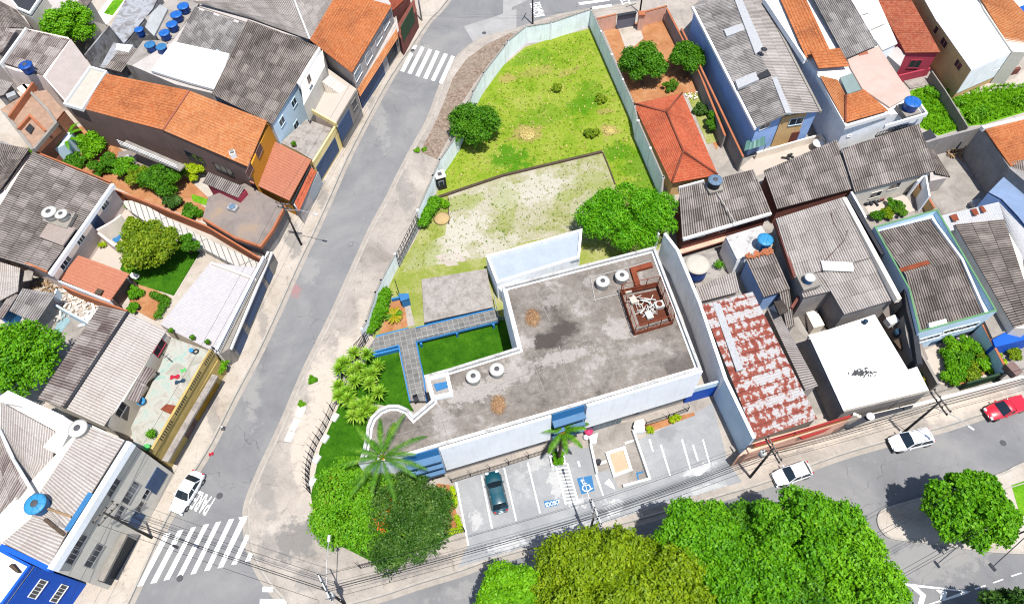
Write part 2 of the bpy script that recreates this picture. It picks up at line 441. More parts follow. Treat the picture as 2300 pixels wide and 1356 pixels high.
def limbs(base, c, rx, ry, rz, m, parent, r=.22, seed=1, n=6):
    rg = random.Random(seed); mb = MB(); top = Vector((c.x, c.y, c.z-.35*rz)); b = Vector(base)
    mid = b.lerp(top, .5)+Vector((rg.uniform(-.2, .2), rg.uniform(-.2, .2), 0))
    mb.tube([b-Vector((0, 0, .1)), b.lerp(mid, .5), mid, top], r, 9, r*.55)
    for k in range(n):
        a = 2*math.pi*k/n+rg.uniform(-.4, .4); e = Vector((c.x+rx*.62*math.cos(a), c.y+ry*.62*math.sin(a), c.z+rz*rg.uniform(-.1, .45)))
        s = mid.lerp(top, rg.uniform(.2, 1)); mb.tube([s, s.lerp(e, .5)+Vector((0, 0, .25)), e], r*.5, 7, r*.14)
    return mb.build('trunk', m, parent, smooth=True)
def tree(name, label, cat, spec, zc, rx, ry, rz, m, n=9000, size=.16, base=None, clumps=14, seed=1, k=.42, group=None, tr=.2, z0=.1, **kw):
    """spec: photo point of the crown centre at height zc"""
    c = G1(spec, zc); b = c.copy(); b.z = z0
    if base is not None: b = G1(base, z0)
    t = thing(name, label, cat, (b.x, b.y, z0), 0, group)
    limbs(b, c, rx, ry, rz, MATS['bark'], t, tr, seed)
    leaf_cloud('crown', crown_clumps(c, rx, ry, rz, clumps, seed, k), n, size, m, t, seed=seed, **kw)
    return t
def bush(name, label, cat, spec, r, h, m, n=900, size=.1, seed=1, z0=.15, group=None, clumps=6, **kw):
    b = G1(spec, z0); t = thing(name, label, cat, (b.x, b.y, z0), 0, group)
    rg = random.Random(seed); cl = [(b.x+rg.uniform(-.2, .2)*r, b.y+rg.uniform(-.2, .2)*r, z0+h*.42, r*.55)]
    for q in range(clumps):
        a = 2*math.pi*q/clumps; q_ = r*rg.uniform(.35, .95); cl.append((b.x+q_*math.cos(a), b.y+q_*math.sin(a), z0+h*rg.uniform(.25, .8), r*rg.uniform(.22, .5)))
    mb = MB()
    for q in range(4):
        a = 1.57*q+.3; mb.tube([b, b+Vector((r*.35*math.cos(a), r*.35*math.sin(a), h*.6))], .035, 5, .012)
    mb.build('stem', MATS['bark'], t); leaf_cloud('foliage', cl, n, size, m, t, seed=seed, **kw)
    return t
def row_bush(name, label, cat, path, r, h, m, n, size, seed=1, z0=.15, group=None, **kw):
    """a hedge along a path"""
    p = [Vector(q) for q in path]; t = thing(name, label, cat, (p[0].x, p[0].y, z0), 0, group); cl = []; rg = random.Random(seed); mb = MB()
    for a, b in zip(p[:-1], p[1:]):
        k = max(1, int((b-a).length/(r*.8)))
        for q in range(k+1):
            c = a.lerp(b, q/k); cl.append((c.x+rg.uniform(-.1, .1)*r, c.y+rg.uniform(-.1, .1)*r, z0+h*.55*rg.uniform(.85, 1.15), r*rg.uniform(.8, 1.1)))
            mb.tube([Vector((c.x, c.y, z0)), Vector((c.x, c.y, z0+h*.5))], .03, 5)
    mb.build('stem', MATS['bark'], t); leaf_cloud('foliage', cl, n, size, m, t, seed=seed, **kw)
    return t
def frond_mesh(base, az, L, el, m, parent, droop=1.1, width=.42, nl=26, name='frond', seed=0, curl=1.):
    rg = random.Random(seed); mb = MB(); pts = []
    for i in range(11):
        s = i/10; e = el-droop*s**1.4; p = pts[-1]+Vector((math.cos(az)*math.cos(e), math.sin(az)*math.cos(e), math.sin(e)))*L/10 if pts else Vector(base)
        pts.append(p)
    mb.tube(pts, .035, 5, .008)
    side = Vector((-math.sin(az), math.cos(az), 0))
    for k in range(nl):
        s = .12+.86*k/nl; i = min(9, int(s*10)); p = pts[i].lerp(pts[i+1], s*10-i); d = (pts[i+1]-pts[i]).normalized()
        w = width*(math.sin(math.pi*min(1, s*.9+.12))**.6)
        for sg in (-1, 1):
            tip = p+side*sg*w+d*w*.75+Vector((0, 0, -.28*w*curl+rg.uniform(-.05, .05)))
            q = d*.045
            mb.add([p-q, p+q, tip], [(0, 1, 2)])
    return mb.build(name, m, parent)
def rosette(mb, c, L, n, rg, el0=1.35, el1=-.1, w=.05):
    for k in range(n):
        az = 2.39996*k+rg.uniform(-.2, .2); e = el0+(el1-el0)*(k/n)+rg.uniform(-.1, .1); l = L*rg.uniform(.8, 1.1)
        d = Vector((math.cos(az)*math.cos(e), math.sin(az)*math.cos(e), math.sin(e))); sd = Vector((-math.sin(az), math.cos(az), 0))
        mid = c+d*l*.55; tip = c+d*l-Vector((0, 0, .12*l))
        mb.add([c-sd*w*.6, c+sd*w*.6, mid+sd*w, tip, mid-sd*w], [(0, 1, 2, 4), (4, 2, 3)])
# ------------------------------------------------------------------ vehicles
def car(name, label, spec_front, spec_rear, paint, L=4.2, W=1.72, Hh=1.48, kind='hatch', group='cars parked along the kerbs and in the car park', roofm=None, z=0.01):
    f = G1(spec_front, .5); r_ = G1(spec_rear, .5); c = (f+r_)/2; az = math.atan2(f.y-r_.y, f.x-r_.x)
    t = thing(name, label, 'car', (c.x, c.y, z), az, group)
    M4 = worldmat(t)
    def put(mb, nm, m, par=None, **kw):
        mb.v = [tuple(M4 @ Vector(q)) for q in mb.v]; return mb.build(nm, m, par or t, **kw)
    h = L/2; w = W/2
    hood = {'hatch': .26, 'suv': .24, 'sedan': .28, 'pickup': .25, 'van': .22}[kind]
    belt = {'suv': .98, 'van': .95}.get(kind, .9)
    # body: stations front to rear, x, half width at belt, sill half width, top height
    st = [(h, .62, .5, .55), (h-.1, .78, .66, .68), (h-.45, .9, .84, .78), (h-L*hood*.85, .97, .93, belt-.04), (h-L*hood-.25, 1., .96, belt),
          (0, 1., .97, belt), (-h+L*.2, 1., .96, belt+.02), (-h+.5, .97, .93, belt+.01), (-h+.12, .88, .82, belt-.03), (-h, .76, .7, belt-.18)]
    if kind == 'sedan': st[-3] = (-h+.7, .97, .93, belt+.02)
    vs = []; fs = []; K = 11
    for x, bw, sw, top in st:
        cr = .05
        ring = [(-w*sw*.92, .2), (-w*sw, .3), (-w*bw, .55), (-w*bw*.985, top-.12), (-w*bw*.9, top-.02), (0, top+cr), (w*bw*.9, top-.02), (w*bw*.985, top-.12), (w*bw, .55), (w*sw, .3), (w*sw*.92, .2)]
        vs += [(x, y, zz) for y, zz in ring]
    for i in range(len(st)-1):
        for k in range(K): fs.append((i*K+k, i*K+(k+1) % K, (i+1)*K+(k+1) % K, (i+1)*K+k))
    fs += [tuple(range(K)), tuple(range((len(st)-1)*K+K-1, (len(st)-1)*K-1, -1))]
    b = put(MB().add(vs, [q[::-1] for q in fs]), 'body', paint, smooth=True)
    # cabin
    x0 = h-L*hood-.12; x1 = x0-.72
    if kind == 'sedan': x3, x2 = -h+.62, -h+1.25
    elif kind == 'pickup': x3, x2 = -.35, -.12
    elif kind == 'van': x3, x2 = -h+.12, -h+.3
    else: x3, x2 = -h+.28, -h+.75
    wb, wt = w*.93, w*.74; zt = Hh-.04
    def q3(x, y, z_): return (x, y, z_)
    gl = MATS['car_glass']
    put(MB().add([(x0, -wb*.95, belt), (x0+.06, 0, belt+.04), (x0, wb*.95, belt), (x1, wt, zt-.04), (x1+.05, 0, zt), (x1, -wt, zt-.04)], [(0, 1, 4, 5), (1, 2, 3, 4)]), 'windscreen', gl)
    put(MB().add([(x3, -wb*.9, belt+.02), (x3-.05, 0, belt+.05), (x3, wb*.9, belt+.02), (x2, wt*.96, zt-.05), (x2-.04, 0, zt-.02), (x2, -wt*.96, zt-.05)], [(5, 4, 1, 0), (4, 3, 2, 1)]), 'rear_window', gl)
    for sg in (-1, 1):
        f_ = [(0, 1, 2, 3)] if sg < 0 else [(3, 2, 1, 0)]
        put(MB().add([(x0-.12, sg*wb, belt-.02), (x3+.1, sg*wb, belt), (x2+.02, sg*wt*1.01, zt-.07), (x1+.02, sg*wt*1.01, zt-.07)], [q[::-1] for q in f_]), 'side_window', gl)
        pm = MB()
        for xa, xb in ((x0-.02, x1), ((x0+x3)/2+.05, (x1+x2)/2+.02), (x3+.03, x2)):       # pillars
            pm.tube([(xa, sg*wb*.985, belt-.02), (xb, sg*wt*1.0, zt-.04)], .045, 6)
        put(pm, 'pillar', paint)
    # roof
    rv = []; rf = []
    xs = [x1+.06, x1-.1, (x1+x2)/2, x2+.1, x2-.06]
    for i, x in enumerate(xs):
        dz = (-.05, 0, .03, 0, -.05)[i]
        rv += [(x, -wt*1.05, zt-.07), (x, -wt*.9, zt+dz*.6), (x, 0, zt+.035+dz), (x, wt*.9, zt+dz*.6), (x, wt*1.05, zt-.07)]
    for i in range(4):
        for k in range(4): rf.append((i*5+k, i*5+k+1, (i+1)*5+k+1, (i+1)*5+k))
    put(MB().add(rv, [q[::-1] for q in rf]), 'roof', roofm or paint, smooth=True)
    # details
    for sg in (-1, 1):
        put(MB().box((x0-.2, sg*(w+.06), belt+.08), (.13, .2, .13)), 'mirror', paint, bevel=.03)
        put(MB().box((h-.14, sg*w*.6, .66), (.24, .34, .13), rz=-sg*.35), 'headlight', MATS['lamp_clear'], bevel=.03)
        put(MB().box((-h+.07, sg*w*.68, .78), (.14, .24, .2), rz=sg*.2), 'tail_light', MATS['lamp_red'], bevel=.03)
        put(MB().box((-.15, sg*w*.985, .68), (.14, .035, .03)), 'door_handle', MATS['dark_trim'])
        if kind in ('suv',):
            put(MB().tube([(x1-.1, sg*wt*.86, zt+.02), (x1-.2, sg*wt*.86, zt+.09), (x2+.2, sg*wt*.86, zt+.09), (x2+.1, sg*wt*.86, zt+.02)], .025, 6), 'roof_rail', MATS['dark_trim'])
    put(MB().box((h-.03, 0, .45), (.14, W*.62, .18)), 'grille', MATS['dark_trim'], bevel=.02)
    put(MB().box((h-.06, 0, .28), (.2, W*.86, .16)), 'bumper', MATS['dark_trim'] if kind in ('suv', 'pickup') else paint, bevel=.05)
    put(MB().box((-h+.02, 0, .45), (.08, .42, .13)), 'number_plate', MATS['lamp_clear'])
    if kind == 'pickup':
        put(MB().box((-h+.92, 0, belt+.1), (1.5, W*.84, .07)), 'bed_cover', paint, bevel=.03)
    for xx in (h-.75, -h+.75):
        for sg in (-1, 1):
            wm = MB()
            prof = [(-.1, .2), (-.1, .3), (-.07, .325), (.07, .325), (.1, .3), (.1, .2)]
            vs = []; fs = []; n = 20
            for a_, rr in prof: vs += [(xx+rr*math.cos(2*math.pi*k/n), sg*(w-.1)+a_, .325+rr*math.sin(2*math.pi*k/n)) for k in range(n)]
            for i in range(5):
                for k in range(n): fs.append((i*n+k, i*n+(k+1) % n, (i+1)*n+(k+1) % n, (i+1)*n+k))
            wh = put(wm.add(vs, fs), 'wheel', MATS['tyre'], smooth=True)
            rm = MB(); y = sg*(w-.1)+sg*.09
            rm.add([(xx, y, .325)]+[(xx+.2*math.cos(2*math.pi*k/10)*(1 if k % 2 else .82), y, .325+.2*math.sin(2*math.pi*k/10)*(1 if k % 2 else .82)) for k in range(10)], [(0, k+1, (k+1) % 10+1) for k in range(10)])
            put(rm, 'rim', MATS['steel'], wh)
    return t
# ------------------------------------------------------------------ tanks, poles
def tank(spec, z, r, h, body, lid, label, group='water tanks standing on the roofs', hatch=None, taper=.86, ribs=True, base=None):
    c = G1(spec, z+h); t = thing('water_tank', label, 'water tank', (c.x, c.y, z), 0, group)
    o = Vector((c.x, c.y, z))
    r = r*.87 if r < 1.4 and ribs else r*.9
    MB().lathe(o, [(r*taper, 0), (r*taper*1.02, h*.3), (r*.95, h*.62), (r*.97, h*.66), (r, h*.8), (r*1.03, h*.81), (r*1.03, h*.86)], 28).build('tank_body', body, t, smooth=True)
    mb = MB().lathe(o, [(r*1.05, h*.86), (r*1.05, h*.9), (r*.8, h*.95), (r*.4, h*.99), (r*.02, h)], 28)
    if ribs:
        for k in range(8):
            a = 2*math.pi*k/8; d = Vector((math.cos(a), math.sin(a), 0))
            mb.tube([o+d*r*.2+Vector((0, 0, h)), o+d*r*.8+Vector((0, 0, h*.965)), o+d*r*1.03+Vector((0, 0, h*.9))], .035, 5)
    l = mb.build('lid', lid, t, smooth=True)
    if hatch: MB().lathe(o, [(r*.36, h*.97), (r*.36, h*1.02), (r*.3, h*1.04), (r*.05, h*1.05)], 20).build('hatch', hatch, l, smooth=True)
    if base: MB().box((c.x, c.y, z-base/2), (r*2.2, r*2.2, base), rz=.3).build('plinth', MATS['concrete'], t)
    else:
        MB().tube([o+Vector((r*.9, 0, h*.2)), o+Vector((r*1.3, 0, h*.1)), o+Vector((r*1.4, .1, .03))], .03, 6).build('pipe', MATS['pipe_white'], t)
    return t
def pole(spec_base, spec_top, h, label, arms=(), lamp=None, transformer=None, mat='pole_grey', group='utility poles along the streets', armlen=1.2, armdir=0., am='arm_wood'):
    b = G1(spec_base, .12) if spec_base else None; tp = G1(spec_top, h)
    if b is None: b = Vector((tp.x, tp.y, .12))
    b = Vector((tp.x, tp.y, .12)) if spec_top else b
    t = thing('utility_pole', label, 'utility pole', (b.x, b.y, .12), 0, group)
    MB().tube([b, b+Vector((0, 0, h-.12))], .14, 10, .09).build('post', MATS[mat], t, smooth=True)
    for zz in arms:
        a = armdir; d = Vector((math.cos(a), math.sin(a), 0)); o = b+Vector((0, 0, zz))+Vector((-d.y, d.x, 0))*.16
        ca = MB().box(o, (armlen*2, .11, .12), rz=a).build('crossarm', MATS[am], t)
        for s in (-.9, -.3, .35, .9): MB().lathe(o+d*armlen*s+Vector((0, 0, .05)), [(.05, 0), (.07, .06), (.04, .1), (.06, .15), (.02, .2)], 10).build('insulator', MATS['dark_trim'], ca)
    if transformer:
        o = b+Vector((math.cos(transformer), math.sin(transformer), 0))*.5+Vector((0, 0, h*.72))
        tr = MB().lathe(o, [(.3, 0), (.32, .05), (.32, .75), (.26, .85), (.05, .9)], 16).build('transformer', MATS['white_paint'], t, smooth=True)
        for k in range(3):
            a = 2.1*k; MB().lathe(o+Vector((.14*math.cos(a), .14*math.sin(a), .85)), [(.05, 0), (.05, .2), (.02, .24)], 8).build('bushing', MATS['dark_trim'], tr)
    if lamp:
        for (sp, hz, dark) in lamp:
            e = G1(sp, hz); s = b+Vector((0, 0, hz-.7)); m_ = s.lerp(e, .6)+Vector((0, 0, .35))
            la = MB().tube([s, m_, e], .04, 6).build('lamp_arm', MATS['steel_light' if not dark else 'dark_trim'], t)
            dd = (e-m_).normalized(); a = math.atan2(dd.y, dd.x)
            MB().box(e+Vector((math.cos(a)*.25, math.sin(a)*.25, -.03)), (.62, .26, .13), rz=a).build('lamp_head', MATS['white_paint' if not dark else 'dark_trim'], la, bevel=.04)
    return t, b
def cables(label, a, b, offs, sag=.5, r=.016, m='cable'):
    """one span of wires between two pole tops; offs: sideways, height"""
    a = Vector(a); b = Vector(b); d = (b-a).xy.normalized(); sd = Vector((-d.y, d.x, 0)); mb = MB()
    for o, z in offs:
        pts = [a.lerp(b, k/14)+sd*o+Vector((0, 0, z-sag*4*(k/14)*(1-k/14))) for k in range(15)]
        mb.tube(pts, r, 4)
    o = mb.build('power_line', MATS[m]); return tag(o, label, 'power line', 'overhead cables between the poles')
def fence(name, label, cat, path, h, m, gap=.13, rails=(.1, .9), r=.014, post=2.2, z0=None, spikes=False):
    p = [Vector(q) for q in path]; t = thing(name, label, cat, tuple(p[0])); bars = MB(); rl = MB()
    for a, b in zip(p[:-1], p[1:]):
        L = (b-a).length; n = max(1, int(L/gap)); k = max(1, round(L/post))
        for i in range(n):
            q = a.lerp(b, (i+.5)/n); bars.box(q+Vector((0, 0, h*.5)), (r*1.6, r*1.6, h), rz=.5)
        for f in rails: rl.tube([a+Vector((0, 0, h*f)), b+Vector((0, 0, h*f))], .022, 5)
        for i in range(k+1):
            q = a.lerp(b, i/k); MB().tube([q, q+Vector((0, 0, h*1.08))], .04, 6).build('post', m, t)
            if spikes: MB().tube([q+Vector((0, 0, h*1.05)), q+Vector((-.25, .18, h*1.05+.35))], .025, 5).build('spike_arm', m, t)
    bars.build('bars', m, t); rl.build('rail', m, t)
    return t
def wire_coil(label, path, r=.28, turns=2.2, m='razor_wire'):
    p = [Vector(q) for q in path]; pts = []
    for a, b in zip(p[:-1], p[1:]):
        L = (b-a).length; n = int(L*turns*9); d = (b-a).normalized(); sd = Vector((-d.y, d.x, 0))
        for k in range(n):
            s = k/n; an = 2*math.pi*s*L*turns; pts.append(a.lerp(b, s)+sd*r*math.cos(an)+Vector((0, 0, r+r*math.sin(an))))
    o = MB().tube(pts, .012, 3).build('razor_wire', MATS[m]); return tag(o, label, 'razor wire', 'coils of razor wire on the walls')
def text(body, origin, right, up, sx, sy, m, name, z=None, label=None, kind=None, cat=None, parent=None, normal=None):
    cu = bpy.data.curves.new(name, 'FONT'); cu.body = body; cu.size = 1.; cu.extrude = 0; cu.offset = .012
    tmp = bpy.data.objects.new(name, cu); COL.objects.link(tmp)
    me = bpy.data.meshes.new_from_object(tmp.evaluated_get(bpy.context.evaluated_depsgraph_get())); bpy.data.objects.remove(tmp)
    me.name = name; X = right.normalized(); Y = up.normalized(); Z = X.cross(Y)
    for v in me.vertices:
        q = origin+X*v.co.x*sx+Y*v.co.y*sy; v.co = q
    me.materials.clear(); me.materials.append(m)
    o = bpy.data.objects.new(name, me); COL.objects.link(o)
    if parent:
        inv = worldmat(parent).inverted()
        for v in me.vertices: v.co = inv @ v.co
        o.parent = parent
    return tag(o, label, cat, None, kind)
# ------------------------------------------------------------------ the materials of this place
W = m_plain('white_paint', A(250, 250, 248), .06, .5, .6, streak=.35)
m_plain('white_wall', A(243, 246, 250), .1, .6, .8, streak=.6)
m_plain('white_bright', (.6, .6, .59), .03, .4, .8)
m_plain('panel_white', A(247, 250, 254), .06, .35, .6, streak=.32)
m_plain('annex_roof', A(216, 228, 240), .08, .6, .6, streak=.3)
m_plain('lotwall', A(234, 240, 244), .12, .5, .85, streak=.75, dirt=(.45, .47, .5))
m_plain('grey_wall', A(212, 206, 194), .08, .5, .85, streak=.25)
m_plain('grey_plaster', A(196, 188, 184), .12, .5, .9, streak=.4)
m_plain('dark_plaster', A(165, 160, 158), .2, .6, .9, streak=.6, dirt=(.35, .35, .36))
m_plain('beige_wall', A(226, 208, 198), .08, .6, .9, streak=.35)
m_plain('cream_wall', A(240, 228, 212), .08, .6, .9, streak=.3)
m_plain('pale_blue_wall', A(198, 222, 240), .08, .5, .85, streak=.3)
m_plain('blue_wall', A(150, 182, 232), .12, .4, .85, streak=.4, dirt=(.5, .55, .7))
m_plain('royal_blue', A(10, 86, 196), .08, .5, .6, streak=.2)
m_plain('bright_blue', A(52, 128, 190), .1, .5, .6, streak=.25)
m_plain('orange_wall', A(232, 160, 50), .08, .5, .85, streak=.3)
m_plain('mustard_wall', A(205, 178, 108), .14, .6, .9, streak=.5)
m_plain('mustard_gate', A(176, 134, 40), .14, .8, .6)
m_plain('yellow_wall', A(238, 215, 150), .08, .5, .85, streak=.35)
m_plain('tan_wall', A(205, 170, 120), .1, .5, .85, streak=.3)
m_plain('maroon_wall', A(168, 60, 78), .1, .5, .85, streak=.3)
m_plain('brown_wall', A(128, 104, 98), .14, .5, .9, streak=.4)
m_plain('brick_red', A(130, 76, 66), .2, .8, .9, streak=.4)
m_plain('terracotta', A(222, 138, 96), .15, .8, .9)
m_plain('pink_wall', A(214, 168, 148), .15, .5, .9, streak=.5)
m_plain('beige_flat', A(226, 212, 204), .08, .6, .9, streak=.3)
m_plain('blue_flat', A(160, 186, 226), .12, .4, .85)
m_plain('pale_blue_flat', A(178, 214, 224), .2, .8, .9, streak=.4)
m_plain('green_trim', A(124, 184, 128), .1, .5, .6)
m_plain('gate_blue', A(66, 92, 130), .12, .6, .5)
m_plain('gate_dark', A(52, 62, 72), .12, .6, .5)
m_plain('gate_white', A(226, 234, 240), .08, .6, .6)
m_plain('green_gate', A(52, 92, 58), .12, .6, .6)
m_plain('grey_gate', A(150, 150, 168), .1, .6, .6)
m_plain('concrete', A(190, 182, 172), .16, .8, .95, streak=.25)
m_plain('kerb_stone', A(222, 214, 202), .16, 1.2, .95)
m_plain('gutter', A(212, 202, 190), .16, 1.0, .95)
m_plain('dark_trim', (.018, .018, .02), .1, 2, .5)
m_plain('tyre', (.015, .015, .016), .1, 2, .85)
m_plain('steel', (.35, .35, .36), .1, 2, .35, .5, .7)
m_plain('steel_light', (.3, .3, .3), .1, 2, .5, .4, .3)
m_plain('cable', (.012, .012, .013), .1, 1, .6)
m_plain('cable_pale', (.25, .25, .25), .1, 1, .6)
m_plain('razor_wire', (.22, .22, .22), .1, 1, .45, .4, .5)
m_plain('pole_grey', A(170, 165, 158), .15, 1, .9)
m_plain('pole_white', A(232, 230, 226), .1, 1, .9)
m_plain('pole_dark', A(74, 72, 72), .15, 1, .9)
m_plain('arm_wood', A(150, 142, 134), .2, 2, .9)
m_plain('bark', (.07, .05, .035), .3, 4, .95)
m_plain('blue_tank', A(14, 96, 200), .12, 1.5, .5, .4)
m_plain('blue_lid', A(30, 128, 232), .1, 1.5, .5, .4)
m_plain('cyan_tank', A(20, 140, 220), .1, 1.5, .5, .4)
m_plain('cyan_lid', A(64, 180, 244), .1, 1.5, .5, .4)
m_plain('steel_blue_lid', A(130, 160, 190), .1, 1.5, .6)
m_plain('tank_white', A(250, 248, 240), .06, 1.5, .6)
m_plain('cream_lid', A(244, 234, 218), .08, 1.5, .7)
m_plain('hatch_grey', A(104, 104, 108), .08, 1.5, .6)
m_plain('pipe_white', A(235, 232, 226), .06, 1.5, .6)
m_plain('rust_paint', A(168, 84, 52), .25, 1.2, .85, streak=.4)
m_plain('rust_dark', A(120, 62, 40), .3, 1.5, .9)
m_plain('lamp_clear', (.6, .62, .65), .03, 1, .2, .5)
m_plain('lamp_red', (.3, .01, .012), .05, 1, .25, .5)
m_plain('pink_plastic', A(240, 70, 130), .08, 2, .6)
m_plain('red_cloth', A(226, 44, 70), .15, 3, .9)
m_plain('navy_cloth', A(50, 84, 110), .15, 3, .9)
m_plain('green_cloth', A(120, 235, 130), .1, 3, .9)
m_plain('wood', A(196, 162, 124), .2, 2, .85)
m_plain('wood_dark', A(110, 92, 76), .25, 2, .9)
m_plain('awning_green', A(110, 160, 150), .1, 1, .4)
m_plain('signred', A(196, 50, 44), .1, 1, .6)
m_plain('signorange', A(240, 170, 70), .1, 1, .6)
m_plain('bed_sand', A(250, 218, 184), .08, 1.5, .95)
m_plain('charcoal', A(70, 72, 80), .15, 1, .8)
def m_paint(name, c, wear):
    t = NT(name); v = t.pos(); n = t.noise(v, 3.2, 7, .8); n2 = t.noise(v, .5, 4)
    return t.done(t.mix(t.val(t.math('ADD', t.math('MULTIPLY', n, .7), t.math('MULTIPLY', n2, .3)), wear, wear+.09, 0, .75), c, A(172, 171, 170)), .85)
m_paint('mark_white', (.6, .6, .58), .55)
m_plain('mark_blue', A(70, 150, 214), .1, 2, .8)
m_plain('skylight', A(170, 190, 186), .1, 1, .3)
m_plain('canvas', A(215, 218, 220), .15, 1, .8)
m_plain('black_plastic', (.02, .02, .022), .1, 2, .5)
def m_glass(name, c, rough=.08, spec=.6):
    t = NT(name); return t.done(c, rough, None, .02, spec)
m_glass('glass', (.02, .026, .034)); m_glass('car_glass', (.008, .014, .02), .04, .7); m_glass('glass_blue', (.05, .1, .14))
def m_carpaint(name, c):
    t = NT(name); t.done(c, .32, None, .02, .5); t.b.inputs['Coat Weight'].default_value = .8; t.b.inputs['Coat Roughness'].default_value = .05; return t.m
m_carpaint('paint_white', (.55, .56, .58)); m_carpaint('paint_teal', (.003, .045, .065)); m_carpaint('paint_red', (.42, .005, .018))
# roofs
m_sheet('sheet_grey', A(228, 216, 208), A(90, 81, 76), .36, .8, .3, .13)
m_sheet('sheet_dark', A(214, 200, 190), A(80, 72, 68), .38, .8, .3, .12)
m_sheet('sheet_pale', A(240, 232, 228), A(140, 128, 122), .22, .85)
m_sheet('sheet_cream', A(255, 250, 244), A(190, 170, 158), .1, .75)
m_sheet('sheet_lightgrey', A(244, 236, 230), A(136, 126, 120), .22, .75, .3, .1)
m_sheet('sheet_patchy', A(226, 220, 216), A(104, 98, 96), .36, .7, .3, .12, .02)
m_sheet('sheet_white', A(250, 250, 252), A(214, 216, 220), .12, .5)
m_sheet('sheet_plum', A(232, 222, 214), A(112, 94, 92), .4, .6, .3, .2)
m_tile('tile_orange', A(246, 160, 104), A(228, 132, 78), A(140, 82, 58), .75)
m_tile('tile_orange_bright', A(252, 178, 122), A(240, 150, 92), A(176, 98, 64), .6)
m_tile('tile_red', A(244, 138, 98), A(232, 112, 78), A(130, 70, 54), .65)
m_tile('tile_salmon', A(238, 160, 128), A(230, 150, 120), A(190, 108, 84), .2)
m_tile('tile_old', A(228, 142, 106), A(204, 104, 76), A(130, 76, 62), .55)
def m_rust_sheet():
    """painted steel sheets: red rust along every overlap, white paint left in blotches between"""
    t = NT('rust_sheet'); u = t.uv(); sp = t.n('ShaderNodeSeparateXYZ'); t.l(u, sp.inputs[0])
    fr = t.math('FRACT', t.math('DIVIDE', sp.outputs[0], 1.25)); band = t.math('PINGPONG', t.math('MULTIPLY', fr, 2.), 1.)
    n = t.noise(t.uv((1.3, 1.5, 1)), 1.35, 2.2, .55, .15); big = t.noise(t.pos(), .1, 3)
    d = t.math('ADD', t.val(n, .3, .7, .66, .2), t.math('MULTIPLY', band, -.2)); d = t.math('ADD', d, t.val(big, .35, .65, -.1, .16))
    row = t.cell(u, 1.25, 400.); d = t.math('ADD', d, t.val(row, 0, 1, -.2, .1)); wide = t.noise(t.uv((.25, .5, 1)), 1., 4, .7); d = t.math('ADD', d, t.val(wide, .35, .65, -.14, .14))
    col = t.ramp(d, [(.12, A(232, 228, 228)), (.27, A(222, 208, 204)), (.31, A(192, 108, 90)), (.6, A(164, 80, 66))])
    line = t.val(fr, .94, .95)
    col = t.mix(line, col, A(140, 62, 50)); fine = t.noise(t.pos(), 7, 3)
    return t.done(t.mul(col, t.val(fine, .3, .7, .85, 1.12)), .8)
m_rust_sheet()
def m_flatroof():
    """old screed: grey-brown stains, pale worn patches, joints with lichen"""
    t = NT('roof_screed'); v = t.pos(); n1 = t.noise(v, .22, 7, .7, .5); n2 = t.noise(v, 1.3, 6, .7); n3 = t.noise(v, 9, 3, .7)
    f = t.math('ADD', t.math('MULTIPLY', n1, .65), t.math('MULTIPLY', n2, .35))
    col = t.ramp(f, [(.36, A(122, 113, 106)), (.44, A(155, 146, 137)), (.53, A(177, 167, 158)), (.62, A(216, 208, 201))])
    vr = t.n('ShaderNodeTexVoronoi', feature='DISTANCE_TO_EDGE'); vr.inputs['Scale'].default_value = .22; vr.inputs['Randomness'].default_value = .35
    mp = t.n('ShaderNodeMapping'); mp.inputs['Rotation'].default_value = (0, 0, R(17)); t.l(v, mp.inputs[0])
    wob = t.n('ShaderNodeVectorMath', operation='ADD'); nz = t.n('ShaderNodeTexNoise'); nz.inputs['Scale'].default_value = 1.5; t.l(v, nz.inputs[0])
    sc = t.n('ShaderNodeVectorMath', operation='SCALE'); sc.inputs['Scale'].default_value = .25; t.l(nz.outputs['Color'], sc.inputs[0])
    t.l(mp.outputs[0], wob.inputs[0]); t.l(sc.outputs[0], wob.inputs[1]); t.l(wob.outputs[0], vr.inputs['Vector'])
    crack = t.val(vr.outputs[0], .0, .016, 1., 0.); crack = t.math('MULTIPLY', crack, t.val(n2, .42, .62, .0, .5))
    col = t.mix(crack, col, A(196, 190, 180))
    Z8 = 8.6
    col = t.blob(col, A(100, 93, 89), [("g 330,960", 1.9, 1.1, .95, Z8), ("g 440,880", 1.5, .9, .9, Z8), ("g 1210,1110", 2.1, 1.3, .6, Z8), ("g 900,700", .5, .4, .5, Z8)], .5, 1.2)
    col = t.blob(col, A(222, 214, 207), [("r 1000,1270", 3.4, 1.1, .75, Z8), ("g 430,1060", 3.2, .7, .7, Z8), ("g 790,880", 1.5, 1.3, .7, Z8), ("g 60,1190", 2.6, 1.2, .6, Z8), ("j 1290,170", 1., 2., .5, Z8), ("g 620,560", 1.2, .6, .5, Z8), ("g 350,700", 1.3, .7, .45, Z8), ("g 160,980", 1.2, .8, .6, Z8), ("g 960,1010", 2.2, .6, .45, Z8)], .9, 1.4)
    return t.done(t.mul(col, t.val(n3, .25, .75, .78, 1.22)), .95, n3, .01, .1)
m_flatroof()
